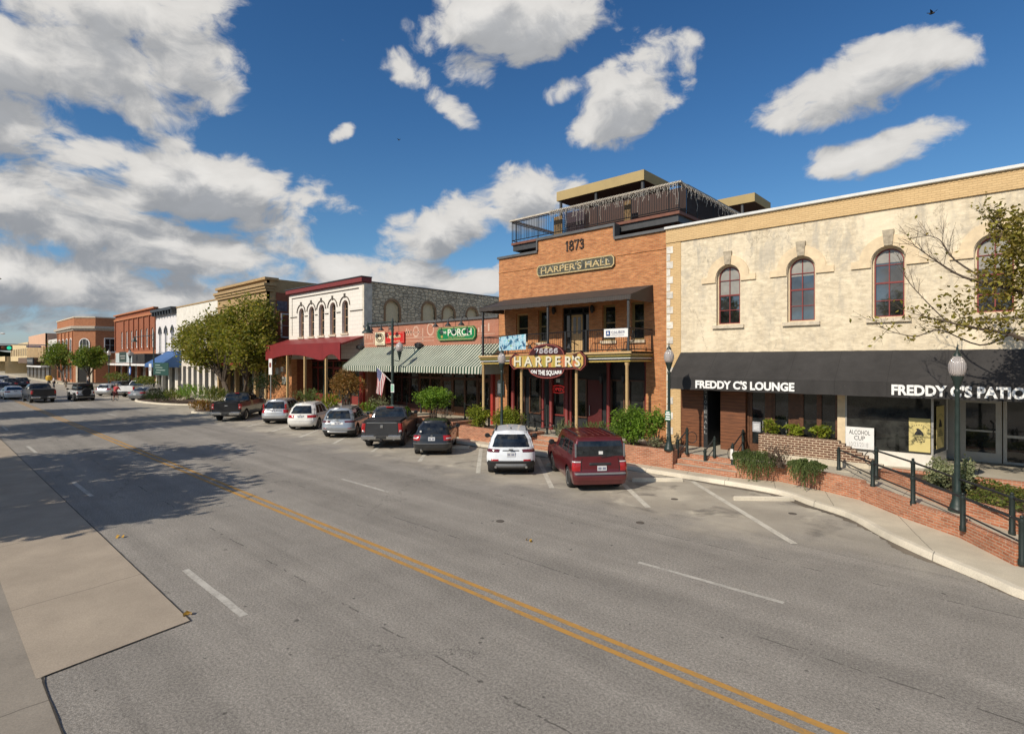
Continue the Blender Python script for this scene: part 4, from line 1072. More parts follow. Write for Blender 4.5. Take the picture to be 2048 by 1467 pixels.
for px in (1131.5, 1173):
    x = fx(px, YA + .1); m = MB(); m.box(x - .045, x + .045, YA + .06, YA + .15, bz(x), bz(x) + 1.05); m.build('railing_post', BLACK_METAL, hb)
for px in (966, 1096, 1257):
    x = fx(px, YA + .1); m = MB(); m.box(x - .045, x + .045, YA + .055, YA + .145, bz(x), 7.2); m.build('awning_post', DARK_METAL, hb)
for px in (967, 1043, 1153, 1254):
    x = fx(px, YA + .15); m = MB(); m.lathe([(.12, SW - .5), (.12, SW + .12), (.075, SW + .2), (.07, 4.15), (.10, 4.22), (.10, 4.3)], (x, YA + .15, 0), 12); m.build('column', TAN_PAINT, hb, smooth=True)
# dark shopfront below, set back
YS = D + .55; mpS = front(YS)
m = MB(); bar(m, mpS, XH0 + .7, XH1 - .9, SW, 4.45, .05, .1); bar(m, mpS, XH0 + .7, XH1 - .9, 3.55, 4.45, -.1, .049)
m.quad((XH0 + .75, D + .01, SW), (XH0 + .75, YS + .1, SW), (XH0 + .75, YS + .1, 4.45), (XH0 + .75, D + .01, 4.45)); m.quad((XH1 - 1.02, D + .01, SW), (XH1 - 1.02, YS + .1, SW), (XH1 - 1.02, YS + .1, 4.45), (XH1 - 1.02, D + .01, 4.45))
m.quad((XH0, D + .02, 4.44), (XH1, D + .02, 4.44), (XH1, YS + .1, 4.44), (XH0, YS + .1, 4.44))
m.build('shopfront', BLACK_PANEL, hb)
for p0, p1 in ((1034, 1050), (1059, 1082), (1105, 1130), (1146, 1174), (1222, 1250), (1258, 1290)):
    a, b = fx(p0, YS), fx(p1, YS); m = MB(); ring(m, rect(a, b, SW + .75, 3.45), .07, mpS, -.04, .09); f_ = m.build('window', RED_TRIM if p0 in (1105,) else plain('brown_frame', (.10, .045, .025), .5, .2), hb)
    m = MB(); m.quad(*[mpS(u, v, .03) for u, v in rect(a + .06, b - .06, SW + .81, 3.39)]); m.build('pane', GLASS_IN, f_)
    m = MB(); bar(m, mpS, a - .05, b + .05, SW, SW + .7, -.05, .05); bar(m, mpS, a + .1, b - .1, SW + .15, SW + .55, -.07, -.049); m.build('base_panel', BLACK_PANEL, hb)
a, b = fx(1176, YS), fx(1204, YS); m = MB(); bar(m, mpS, a, b, SW, 3.4, -.02, .05); dd = m.build('door', plain('deep_red_door', (.085, .010, .010), .5, .1), hb)
m = MB(); m.tube([mpS(a + .15, 1.6, -.09), mpS(a + .15, 2.1, -.09)], .02, 6); m.build('handle', ALU, dd)
for px, r_ in ((1026, .13), (1086, .08), (1102, .11), (1133.5, .12), (1141.5, .07), (1217, .10), (1295, .13)):
    x = fx(px, D + .3); m = MB(); m.lathe([(r_ * 1.25, SW), (r_ * 1.25, SW + .15), (r_, SW + .2), (r_ * .92, 4.1), (r_ * 1.25, 4.2), (r_ * 1.25, 4.44)], (x, D + .3, 0), 12); m.build('pilaster', RED_TRIM, hb, smooth=True)
for px in (1205, 1249, 1303):
    p = W(px, 757, D + .4); m = MB(); m.lathe([(.03, -.25), (.09, -.1), (.10, .12), (.03, .25)], (p.x, D + .25, p.z), 8); m.build('wall_lantern', DARK_METAL, hb)
# open sign
p = W(1116, 778, YS - .1); m = MB()
pts = [(p.x + .55 * math.cos(2 * math.pi * i / 28), YS - .1, p.z + .20 * math.sin(2 * math.pi * i / 28)) for i in range(29)]
m.tube(pts, .022, 6, caps=False)
mn, t_, b_ = new_mat('red_neon'); b_.inputs['Base Color'].default_value = (.5, .03, .03, 1); b_.inputs['Emission Color'].default_value = (1, .06, .05, 1); b_.inputs['Emission Strength'].default_value = .25
o = m.build('open_sign', mn); tag(o, 'red oval neon OPEN sign in the dark shopfront window', 'neon sign')
text_mb('OPEN', (p.x - .36, YS - .1, p.z - .09), (1, 0, 0), (0, 0, 1), .72, .18, .01, bold=.01).build('lettering', mn, o)
p = W(1116.5, 761, D + .2); m = MB(); m.box(p.x - .13, p.x + .13, D + .18, D + .2, p.z - .1, p.z + .1); m.build('number_plate', plain('pale_plate', (.4, .42, .38), .5, .1), hb)
# roof deck
YD = 23.1; xd0, xd1 = fx(1022.5, YD), -11.0; zd = 11.12; ZR = 12.38
m = MB(); m.box(xd0, xd1, YD, YD + 13, zd - .13, zd); m.build('deck_floor', plain('redwood_deck', (.17, .065, .04), .7, .25, 5), hb)
m = MB(); m.box(xd0 + .05, xd1 - .1, YD + .1, YD + .22, zd - .45, zd - .132); m.box(xd1 - .25, xd1 - .12, YD + .23, YD + 13, zd - .45, zd - .132); m.box(xd0 + .05, xd0 + .2, YD + .23, YD + 13, zd - .45, zd - .132)
for x in (xd0 + .3, -18, -14.5, xd1 - .6):
    for y in (YD + .4, YD + 5, YD + 10): m.box(x, x + .12, y, y + .12, zl - .5, zd - .133)
m.build('deck_frame', DARK_METAL, hb)
m = MB()
for (p, q) in (((xd0 + .04, YD + 12), (xd0 + .04, YD + .04)), ((xd0 + .04, YD + .04), (xd1 - .04, YD + .04)), ((xd1 - .04, YD + .04), (xd1 - .04, YD + 12.5))):
    L = math.hypot(q[0] - p[0], q[1] - p[1]); n = int(L / .12)
    m.tube([(p[0], p[1], zd + .14), (q[0], q[1], zd + .14)], .025, 4); m.tube([(p[0], p[1], ZR - .1), (q[0], q[1], ZR - .1)], .025, 4)
    for i in range(n + 1):
        f = i / n; x = p[0] + (q[0] - p[0]) * f; y = p[1] + (q[1] - p[1]) * f; r_ = .032 if i % 16 == 0 else .014
        m.tube([(x, y, zd + (.14 if i % 16 else 0)), (x, y, ZR - .05)], r_, 4, caps=False)
m.build('deck_railing', BLACK_METAL, hb)
m = MB(); q = .09
m.box(xd0 - q, xd1 + q, YD - q + .04, YD + q + .04, ZR - .02, ZR + .06); m.box(xd1 - q - .04, xd1 + q - .04, YD + .135, YD + 12.5, ZR - .02, ZR + .06); m.box(xd0 - q + .04, xd0 + q + .04, YD + .135, YD + 12, ZR - .02, ZR + .06)
m.build('handrail', plain('weathered_handrail', (.50, .45, .37), .8, .25, 4), hb)
KHAKI = plain('khaki_canvas', (.40, .30, .135), .8, .08, 2)
def canopy(x0, x1, y0, y1, z1, drop, posts):
    m = MB(); m.box(x0, x1, y0, y1, z1 - drop, z1); cc = m.build('deck_canopy', KHAKI, hb)
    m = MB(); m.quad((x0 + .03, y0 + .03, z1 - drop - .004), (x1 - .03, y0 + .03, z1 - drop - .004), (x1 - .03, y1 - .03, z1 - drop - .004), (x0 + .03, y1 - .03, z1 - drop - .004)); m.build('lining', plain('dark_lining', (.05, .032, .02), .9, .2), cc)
    for px_ in posts:
        for y in (y0 + .15, y1 - .15):
            m = MB(); m.box(px_ - .06, px_ + .06, y - .06, y + .06, zd, z1 - drop - .006); m.build('post', DARK_METAL, cc)
canopy(-19.2, -13.65, 24.7, 27.4, 14.0, .52, (-19.0, -16.6, -13.8))
canopy(-13.4, -10.86, 32.4, 35.2, 14.0, .5, (-11.6, -13.2))
m = MB(); xl0, xl1 = fx(1127, YD + .9), fx(1168, YD + .9)
n = 22
for i in range(n + 1):
    x = xl0 + (xl1 - xl0) * i / n; m.box(x - .014, x + .014, YD + .9, YD + .915, zd, zd + 1.5)
for i in range(14): m.box(xl0, xl1, YD + .916, YD + .93, zd + .1 * i, zd + .1 * i + .03)
m.build('lattice_screen', plain('plum_lattice', (.060, .040, .058), .7, .1), hb)
for p0, p1 in ((1108, 1124), (1248, 1261)):
    m = MB(); m.box(fx(p0, YD + .6), fx(p1, YD + .6), YD + .6, YD + .68, zd, zd + 1.15); m.build('timber_screen', plain('tan_timber', (.20, .125, .05), .7, .2), hb)
m = MB(); m.box(fx(1135, YD + 1.3), xd1 - .30, YD + 1.3, YD + 1.36, zd, zd + 1.45); m.box(xd1 - .36, xd1 - .30, YD + 1.5, YD + 9.5, zd, zd + 1.6); m.build('back_screen', plain('dark_timber', (.06, .03, .022), .7, .2), hb)
# fairy lights on the deck rail
m = MB()
def drops(p, q, n):
    for i in range(n):
        f = (i + random.random()) / n; x = p[0] + (q[0] - p[0]) * f; y = p[1] + (q[1] - p[1]) * f
        L = random.choice((.12, .18, .25, .35, .5)) if random.random() < .93 else .95
        pts = [(x, y, ZR - .03)]; k_ = 4
        for j in range(1, k_ + 1): pts.append((x + random.uniform(-.04, .04), y - random.uniform(0, .03), ZR - .03 - L * j / k_))
        m.tube(pts, .009, 3, caps=False)
        for pp in pts[1:]: m.ball(pp, .017, n=4, m=3)
xm = fx(1100, YD)
drops((xm, YD - .08), (xd1, YD - .08), 120); drops((xd1 + .09, YD), (xd1 + .09, YD + 11), 90)
for f in range(46):
    x = xm + (xd1 - xm) * f / 46; m.tube([(x, YD - .07, ZR + .07), (x + .12, YD - .07, ZR - .02), (x + .2, YD - .07, ZR + .07)], .012, 3, caps=False)
o = m.build('string_lights', plain('pale_bulbs', (.52, .48, .42), .5, .1), smooth='all', recalc=False); tag(o, 'white icicle string lights hanging from the rooftop deck rail', 'string lights')
# the big hanging sign
YG = YA - .16; cx = fx(1096, YG); hb_s = thing('hanging_sign', "maroon and gold sign lettered 78666 HARPER'S ON THE SQUARE on the balcony front", 'sign', (cx, YG, 4.4))
k_ = W(1096, 720, YG); kx = (fx(1172, YG) - fx(1020, YG)) / 152; t_c = (CAM_H - fz(1096, 721, YG))
def sp(px, py): return (fx(px, YG), CAM_H - (py - 720) * t_c)
MAROON = plain('maroon_paint', (.050, .010, .012), .4, .15, 6); ROSE = plain('rose_border', (.40, .10, .075), .5, .1, 6)
def sil(d):
    pts = []
    for i in range(15):
        t_ = math.pi * i / 14; pts.append((1093 + (36 - d) * math.cos(t_), 710 - (23 - d) * math.sin(t_)))
    up_ = pts
    dn = [(1093 + (36 - d) * math.cos(-math.pi * i / 14), 738 + (19 - d) * math.sin(math.pi * i / 14)) for i in range(15)][::-1]
    left = [(1057 + d, 709), (1036, 709 + d), (1028, 706 + d), (1019 + d, 716), (1019 + d, 729), (1028, 740 - d), (1036, 737 - d), (1057 + d, 738)]
    right = [(1129 - d, 738), (1152, 737 - d), (1161, 740 - d), (1172 - d, 729), (1172 - d, 714), (1161, 703 + d), (1152, 707 + d), (1129 - d, 709)]
    return up_ + left + dn + right
o2 = [Vector((sp(*p)[0], YG, sp(*p)[1])) for p in sil(0)]
m = MB(); tr = tessellate_polygon([[Vector((p.x, p.z, 0)) for p in o2]])
n_ = len(o2); m.add(o2 + [p + Vector((0, .16, 0)) for p in o2], [tuple(t) for t in tr] + [tuple(i + n_ for i in t) for t in tr] + [(i, (i + 1) % n_, n_ + (i + 1) % n_, n_ + i) for i in range(n_)])
m.build('board', MAROON, hb_s)
m = MB(); i1 = [(sp(*p)) for p in sil(.8)]; i2 = [(sp(*p)) for p in sil(1.9)]
for i in range(n_):
    a_, b_2, c_2, d_2 = i1[i], i1[(i + 1) % n_], i2[(i + 1) % n_], i2[i]
    m.quad(*[(p[0], YG - .012, p[1]) for p in (a_, b_2, c_2, d_2)])
m.build('border', ROSE, hb_s)
m = MB(); pl_ = [(1024, 716.5), (1031, 711), (1154, 709.5), (1160, 706), (1167, 714), (1167, 728), (1160, 736.5), (1154, 733), (1031, 735.5), (1024, 729)]
m.poly([(sp(*p)[0], YG - .02, sp(*p)[1]) for p in pl_])
mg, t_, b_ = new_mat('gold_leaf_panel'); pos_ = t_.node('ShaderNodeNewGeometry').outputs['Position']
t_.put(b_.inputs['Base Color'], t_.ramp(t_.noise(t_.vmath('MULTIPLY', pos_, (3.0, 1, .4)), 1.6, 3), [(.35, (.36, .30, .05)), (.5, (.52, .36, .10)), (.65, (.50, .16, .07))])); b_.inputs['Roughness'].default_value = .5
m.build('panel', mg, hb_s)
zb_, zt2 = sp(1096, 732.5)[1], sp(1096, 711.5)[1]
for nm, mt, dx_, dy_ in (('letter_shadow', BLACK_LET, .05, .022), ('lettering', plain('cream_lettering', (.66, .62, .48), .5, .04), 0, .03)):
    text_mb("H A R P E R'S", (sp(1029, 0)[0] + dx_, YG - dy_, zb_ - dx_ * .7), (1, 0, 0), (0, 0, 1), sp(1161, 0)[0] - sp(1029, 0)[0], zt2 - zb_, .005, bold=.02).build(nm, mt, hb_s)
z0_ = sp(1093, 705.5)[1]; slab_text('78666', sp(1069, 0)[0], sp(1117, 0)[0], YG - .002, z0_, sp(1093, 697)[1] - z0_, .22, depth=.02).build('lettering', plain('silver_lettering', (.74, .70, .72), .5, .04), hb_s, recalc=False)
z0_ = sp(1093, 752)[1]; text_mb('ON THE SQUARE', (sp(1062, 0)[0], YG - .012, z0_), (1, 0, 0), (0, 0, 1), sp(1124, 0)[0] - sp(1062, 0)[0], sp(1093, 740)[1] - z0_, .012, bold=.03,
        warp=lambda a, b: (a, (1 - (1 - b) * (.55 + .45 * math.sin(math.pi * a))) )).build('lettering', WHITE_LET, hb_s)
m = MB(); q = [sp(*p) for p in ((1082, 695.5), (1092, 693), (1093, 690), (1095, 693), (1105, 695.5), (1093, 696))]; m.poly([(p[0], YG - .014, p[1]) for p in q]); m.build('crest', GOLD, hb_s)
for px in (1072, 1150):
    x = fx(px, YG); m = MB(); m.tube([(x, YA + .1, 5.1), (x, YG - .25, 5.25), (x, YG - .45, 5.1)], .02, 6); m.lathe([(.03, .1), (.12, -.08), (.13, -.1)], (x, YG - .45, 5.05), 10); m.build('spot_lamp', BLACK_METAL, hb_s)
# banners on the balcony rail
YB2 = YA + .04
a, b = fx(1208.5, YB2), fx(1256, YB2); z0, z1 = fz(1232, 674, YB2), fz(1232, 657, YB2)
m = MB(); m.grid([[(a + (b - a) * i / 8, YB2 - .02 - .015 * math.sin(i * 1.3), z) for i in range(9)] for z in (z0, (z0 + z1) / 2, z1)]); o = m.build('banner', WHITE_PAINT, smooth='all'); tag(o, 'white banner lettered CALIBER with a blue emblem tied to the balcony rail', 'banner')
m = MB(); s_ = z1 - z0; m.box(a + .12, a + .12 + s_ * .55, YB2 - .05, YB2 - .04, z0 + s_ * .2, z0 + s_ * .78); em = m.build('emblem', plain('navy_print', (.02, .07, .22), .5, .05), o)
m = MB(); e0 = a + .12 + s_ * .275; m.poly([(e0 - s_ * .17, YB2 - .054, z0 + s_ * .34), (e0, YB2 - .054, z0 + s_ * .40), (e0 + s_ * .17, YB2 - .054, z0 + s_ * .34), (e0, YB2 - .054, z0 + s_ * .72)]); m.build('star', WHITE_LET, em)
text_mb('CALIBER', (a + .16 + s_ * .6, YB2 - .045, z0 + s_ * .45), (1, 0, 0), (0, 0, 1), b - a - .28 - s_ * .6, s_ * .30, .004).build('lettering', plain('grey_print', (.22, .24, .32), .5, .05), o)
text_mb('HOME LOANS', (a + .16 + s_ * .6, YB2 - .045, z0 + s_ * .2), (1, 0, 0), (0, 0, 1), b - a - .34 - s_ * .6, s_ * .14, .004).build('lettering', plain('pale_grey_print', (.45, .46, .5), .5, .05), o)
a, b = fx(998, YB2 - .05), fx(1051, YB2 - .05); z0, z1 = fz(1025, 701, YB2), fz(1025, 669, YB2)
mb_, t_, b_ = new_mat('painted_banner'); pos_ = t_.node('ShaderNodeNewGeometry').outputs['Position']
n1_ = t_.noise(pos_, 3.2, 5, .6, 1.2); c_1 = t_.ramp(n1_, [(.36, (.02, .05, .12)), (.44, (.04, .22, .36)), (.50, (.62, .72, .76)), (.56, (.10, .42, .55)), (.66, (.60, .68, .74)), (.74, (.06, .16, .30))])
t_.put(b_.inputs['Base Color'], t_.mix(t_.mapr(t_.noise(t_.vmath('ADD', pos_, (4, 4, 4)), 2.2, 2), .62, .66), c_1, (.16, .34, .06, 1)))
m = MB(); m.grid([[(a + (b - a) * i / 10, YB2 - .05 - .03 * math.sin(i * 1.1), z + (.10 * i / 10 if z > z0 else .05 * i / 10)) for i in range(11)] for z in (z0, (z0 + z1) / 2, z1 - .1)]); o = m.build('banner', mb_, smooth='all'); tag(o, 'blue and white painted banner with a green splash tied to the balcony corner', 'banner')
# balcony furniture
def chair_mb():
    m = MB(); 
    for a_ in range(12): m.tube([(.2 * math.cos(a_ * .5236), .2 * math.sin(a_ * .5236), .45), (.2 * math.cos((a_ + 1) * .5236), .2 * math.sin((a_ + 1) * .5236), .45)], .015, 4)
    m.lathe([(.19, .445), (.19, .46)], n=12); return m
def make_chair(lab):
    t = thing('bistro_chair', lab, 'chair', (0, 0, 0), 0, 'iron bistro chairs on the balcony')
    chair_mb().build('seat', BLACK_METAL, t, world=False)
    for x, y in ((.15, .15), (-.15, .15), (.15, -.15), (-.15, -.15)):
        m = MB(); m.tube([(x, y, .45), (x * 1.4, y * 1.4, 0)], .014, 5); m.build('leg', BLACK_METAL, t, world=False)
    m = MB(); pts = [(-.19, .16, .45), (-.2, .2, .75), (-.1, .22, .95), (.1, .22, .95), (.2, .2, .75), (.19, .16, .45)]; m.tube(pts, .014, 5)
    for x in (-.07, 0, .07): m.tube([(x, .17, .45), (x, .22, .93)], .010, 4)
    m.build('backrest', BLACK_METAL, t, world=False); return t
ch = make_chair('iron bistro chair left of the small table behind the white banner'); x = fx(1193, 21.6); ch.location = (x, 21.6, bz(x))
for px, y, rz, lab in ((1258, 21.6, -1.4, 'iron bistro chair right of the small table behind the white banner'), (1088, 21.8, .5, 'iron bistro chair behind the big hanging sign')): x = fx(px, y); dup(ch, (x, y, bz(x)), rz, lab)
tb = thing('bistro_table', 'small round iron table on the balcony below the white banner', 'table', (fx(1226, 21.6), 21.6, bz(-13)))
m = MB(); m.lathe([(.38, .70), (.38, .73)], n=18); m.build('tabletop', BLACK_METAL, tb, world=False)
for i in range(3):
    a_ = i * 2.09; m = MB(); m.tube([(.1 * math.cos(a_), .1 * math.sin(a_), .7), (.05 * math.cos(a_), .05 * math.sin(a_), .4), (.32 * math.cos(a_), .32 * math.sin(a_), 0)], .016, 5); m.build('leg', BLACK_METAL, tb, world=False)
# ------------------------------------------------------------------ THE PORCH (low building)
XP0, XP1 = -35.93, -21.87
pb = thing('low_brick_shop', 'low salmon painted brick shop with green and white striped awning', 'building', ((XP0 + XP1) / 2, D, SW))
m = MB(); bar(m, mp, XP0, XP1, 3.9, 6.86, 0, .3); m.box(XP0, XP0 + .5, D, D + .3, SW - .1, 3.898); m.box(XP1 - .45, XP1, D, D + .3, SW - .1, 3.898); m.build('wall', SBRICK, pb)
m = MB(); m.box(XP0, XP1, D - .10, D + .35, 6.862, 7.0); m.build('coping', GREY_COPING, pb)
m = MB(); shell(m, XP0 + .01, XP1 - .01, D + .3, D + 20, 0, 6.4); m.build('side_wall', SBRICK, pb)
roof_sheet(pb, XP0, XP1, D + .25, D + 20, 6.4)
# ghost lettering and faded panels left on the brick
GHOST = marking('ghost_paint', (.58, .40, .30), .47, (.45, .20, .13))
m = MB()
def gq(p0, p1, y0, y1):
    m = MB(); a, b = fx(p0), fx(p1); c = (p0 + p1) / 2; bar(m, mp, a, b, fz(c, y1), fz(c, y0), -.006, 0); m.build('ghost_mark', GHOST, pb)
for p in ((726, 748, 668, 669.5), (726, 748, 686, 687.5), (810, 868, 674, 675.2), (810, 868, 681, 682), (808, 840, 664, 665.5), (953, 990, 667, 668.2), (845, 846.5, 656, 684), (726, 727.5, 664, 688), (747, 748.5, 663, 688)): gq(*p)
for i, px in enumerate((730, 735, 740, 744)): gq(px, px + 1.6, 670, 679 - (i % 2) * 2)
for i, px in enumerate((812, 816, 821)): gq(px, px + 2.0, 657 + i, 671)
gq(810, 823, 662, 664)
m = MB(); ring(m, [(fx(832) + .34 * math.cos(t * .5236), fz(832, 663) + .40 * math.sin(t * .5236)) for t in range(12)], .12, mp, -.006, .006)
m.build('ghost_mark', GHOST, pb); m = MB(); ring(m, [(fx(861) + .38 * math.cos(t * .5236), fz(861, 658) + .44 * math.sin(t * .5236)) for t in range(12)], .10, mp, -.006, .006); m.build('ghost_mark', GHOST, pb)
gq(956, 959, 655, 664); gq(962, 972, 650, 652); gq(962, 964, 652, 664); gq(976, 979, 646, 662)
# striped awning
ya0, yf = D - .01, 20.9; za, zb, zc = 5.36, 4.02, 3.62; xw0, xw1 = -35.9, -21.45
m = MB(); n = 80; xl_ = [xw0 + (xw1 - xw0) * i / n for i in range(n + 1)]
m.grid([[(x, ya0 + (yf - ya0) * f, za + (zb - za) * f - .05 * math.sin(math.pi * f)) for x in xl_] for f in (0, .2, .4, .6, .8, 1)])
m.grid([[(x, yf, zb) for x in xl_], [(x, yf - .02, zc + .035 * (i % 2)) for i, x in enumerate(xl_)]])
for x in (xw0, xw1): m.poly([(x, ya0, za), (x, yf, zb), (x, yf, zc), (x, ya0, zc)])
m.build('awning', PORCH_FAB, pb)
m = MB(); m.box(XP0, XP1, D + .3, D + 2.6, 3.6, 3.9); m.build('soffit', DARK_IN, pb)
shopfront(pb, fx(840, D + 1.9), XP1 - .1, SW, 3.6, D + 1.9, WOOD_DOOR, GLASS_IN, 8, .6, .35, .17, door=(2, 5))
shopfront(pb, XP0 + .1, fx(838, D + 1.9), SW, 3.6, D + 1.9, plain('dark_red_frame', (.05, .012, .010), .5, .1), GLASS_IN, 4, .6, .4, .12)
for px in (723, 727, 986):
    x = fx(px, D - .1); m = MB(); m.box(x - .09, x + .09, D - .22, D - .02, SW - .1, 3.6); m.build('pilaster', plain('bright_red_paint', (.36, .035, .025), .5, .1), pb)
for px, py in ((721.5, 694), (839, 690)):
    p = W(px, py, D - .2); m = MB(); m.box(p.x - .08, p.x + .08, D - .06, D, p.z - .12, p.z + .12); m.lathe([(.06, -.2), (.26, -.12), (.30, .08), (.12, .18)], (p.x, D - .28, p.z), 10); m.build('wall_lantern', DARK_METAL, pb)
for px in (749.5, 769.5, 790, 878.5, 903.5, 930):
    x = fx(px, D - .3); m = MB(); m.tube([(x, D - .02, 6.9), (x, D - .28, 7.1), (x, D - .52, 7.0), (x, D - .6, 6.75)], .022, 6); m.lathe([(.04, .14), (.05, .05), (.20, -.14), (.21, -.16)], (x, D - .6, 6.66), 12); m.build('gooseneck_lamp', BLACK_METAL, pb, smooth=True)
# its signs
YS2 = D - .14; mps = front(YS2)
def sgn(p0, p1, y0, y1, c, mat, lab, name='shop_sign', cat='sign', border=None):
    a, b = fx(p0, YS2), fx(p1, YS2); cpx = (p0 + p1) / 2; z0, z1 = fz(cpx, y1, YS2), fz(cpx, y0, YS2)
    t = thing(name, lab, cat, ((a + b) / 2, YS2, (z0 + z1) / 2)); pts = octo(a, b, z0, z1, c) if c else rect(a, b, z0, z1)
    m = MB(); m.prism([mps(u, v) for u, v in pts], (0, .1, 0)); m.build('board', mat, t)
    if border: m = MB(); ring(m, inset(pts, .045), .035, mps, -.012, .012); m.build('border', border, t)
    return t, a, b, z0, z1
t, a, b, z0, z1 = sgn(873, 951, 653, 680, .22, plain('sign_green', (.008, .20, .065), .4, .06, 3), 'green octagonal board lettered The PORCH above the striped awning', border=GOLD)
w_, h_ = b - a, z1 - z0; CR = plain('cream_letters', (.78, .78, .66), .5, .04)
text_mb('PORCH', (a + w_ * .31, YS2 - .01, z0 + h_ * .34), (1, 0, 0), (0, 0, 1), w_ * .60, h_ * .50, .012, bold=.012).build('lettering', CR, t)
text_mb('The', (a + w_ * .10, YS2 - .01, z0 + h_ * .52), (1, 0, 0), (0, 0, 1), w_ * .17, h_ * .26, .012, bold=.01).build('lettering', CR, t)
text_mb('ON HOPKINS', (a + w_ * .32, YS2 - .01, z0 + h_ * .17), (1, 0, 0), (0, 0, 1), w_ * .42, h_ * .085, .008).build('lettering', GOLD, t)
m = MB(); bar(m, mps, a + w_ * .56, a + w_ * .86, z0 + h_ * .30, z0 + h_ * .325, -.012, 0); m.build('rule', CR, t)
m = MB(); pts = [mps(a + w_ * .15 + .10 * math.cos(q * .785) * (1 + .25 * (q % 2)), z0 + h_ * .30 + .09 * math.sin(q * .785), -.012) for q in range(8)]; m.poly(pts); m.build('leaf_emblem', MATS['mustard_paint'], t)
t, a, b, z0, z1 = sgn(770.5, 808, 664, 686, 0, plain('sign_red', (.55, .022, .018), .4, .06, 3), 'red board lettered Taproom beside the cream crest board', border=plain('pale_red', (.62, .20, .15), .5, .05))
w_, h_ = b - a, z1 - z0
text_mb('Taproom', (a + w_ * .10, YS2 - .01, z0 + h_ * .36), (1, 0, 0), (0, 0, 1), w_ * .72, h_ * .50, .012, bold=.02).build('lettering', plain('pale_yellow_letters', (.78, .66, .40), .5, .04), t)
text_mb('PUB & GRUB', (a + w_ * .30, YS2 - .01, z0 + h_ * .14), (1, 0, 0), (0, 0, 1), w_ * .50, h_ * .12, .012, bold=.01).build('lettering', plain('pale_yellow_letters', (.78, .66, .40), .5, .04), t)
t, a, b, z0, z1 = sgn(750, 769.5, 664, 690, 0, plain('sign_cream', (.72, .65, .46), .5, .06, 3), 'cream board with a black round crest at the left end of the brick parapet')
w_, h_ = b - a, z1 - z0; cu, cv = (a + b) / 2, z0 + h_ * .56
m = MB(); ring(m, [(cu + w_ * .40 * math.cos(q * .3927), cv + h_ * .36 * math.sin(q * .3927)) for q in range(16)], w_ * .05, mps, -.012, .012)
ring(m, [(cu + w_ * .26 * math.cos(q * .3927), cv + h_ * .24 * math.sin(q * .3927)) for q in range(16)], w_ * .07, mps, -.012, .012)
bar(m, mps, cu - w_ * .16, cu - w_ * .03, cv + h_ * .06, cv + h_ * .26, -.012, 0); bar(m, mps, cu + w_ * .03, cu + w_ * .16, cv + h_ * .06, cv + h_ * .26, -.012, 0)
bar(m, mps, cu - w_ * .38, cu + w_ * .38, z0 + h_ * .06, z0 + h_ * .09, -.012, 0); m.build('crest', plain('brown_print', (.10, .055, .025), .5, .1), t)

# ------------------------------------------------------------------ WHITEWASHED STONE BUILDING
XW0, XW1, ZW = -48.2, -35.95, 10.3
wb = thing('whitewashed_building', 'whitewashed stone building with five arched windows and a rubble side wall', 'building', ((XW0 + XW1) / 2, D, SW))
wc = [(602.8, 616, 674), (623, 612.6, 673), (643, 608.3, 671), (665.4, 604.2, 669), (690, 599.8, 666)]
hol = [arch(fx(p), .92, fz(p, y1), fz(p, y0)) for p, y0, y1 in wc]
m = MB(); holed(m, rect(XW0, XW1, 4.5, ZW), hol, mp, .4); m.box(XW1 - .4, XW1, D, D + .5, 0, 4.498); m.build('wall', WSTONE, wb)
m = MB(); m.box(XW0, XW0 + .5, D, D + .5, 0, 4.498); m.build('pier', OBRICK, wb)
LBROWN = plain('light_brown_frame', (.42, .30, .19), .6, .12); DKOUT = plain('dark_outline', (.10, .085, .07), .8, .2)
def wb_hood(w, poly, mp_, mat):
    c = (poly[0][0] + poly[1][0]) / 2; r = .46; vs = max(p[1] for p in poly) - r; m = MB(); n = 14
    arc = [(c + (r + .26) * math.cos(math.pi * (.02 + .96 * i / n)), vs + (r + .26) * math.sin(math.pi * (.02 + .96 * i / n))) for i in range(n + 1)]
    out = [(c + (r + .32) * math.cos(math.pi * (.02 + .96 * i / n)), vs + (r + .32) * math.sin(math.pi * (.02 + .96 * i / n))) for i in range(n + 1)]
    m.grid([[mp_(*p, -.07) for p in arc], [mp_(*p, -.07) for p in out], [mp_(*p, 0) for p in out]]); m.grid([[mp_(*p, 0) for p in arc], [mp_(*p, -.07) for p in arc]])
    bar(m, mp_, c - .08, c + .08, vs + r + .2, vs + r + .52, -.09, 0); m.build('hood', mat, w)
for (p, y0, y1), h in zip(wc, hol):
    window(wb, mp, h, plain('brown_jamb', (.20, .10, .065), .6, .15), LBROWN, .30, .09, 2, 4, sill=.08, sill_mat=STONE_SILL, hood=wb_hood, hood_mat=DKOUT, rail_at=2)
m = MB()
for a, b in ((XW0 + .3, hol[0][0][0] - .3),) + tuple((hol[i][1][0] + .18, hol[i + 1][0][0] - .18) for i in range(4)) + ((hol[4][1][0] + .3, XW1 - .15),): bar(m, mp, a, b, 8.18, 8.25, -.05, 0)
bar(m, mp, XW0 + .6, XW1 - .7, 9.86, 9.93, -.05, 0); bar(m, mp, XW0 + .6, XW0 + .66, 6.6, 9.86, -.02, 0)
m.build('string_course', DKOUT, wb)
m = MB(); m.box(XW0 - .1, XW1 + .12, D - .28, D + .6, ZW + .002, ZW + .34); m.box(XW0 - .05, XW1 + .06, D - .14, D + .5, ZW - .08, ZW); m.build('cornice', RED_TRIM, wb)
m = MB(); m.box(XW0 - .14, XW1 + .16, D - .34, D + .62, ZW + .342, ZW + .42); m.build('coping', DARK_METAL, wb)
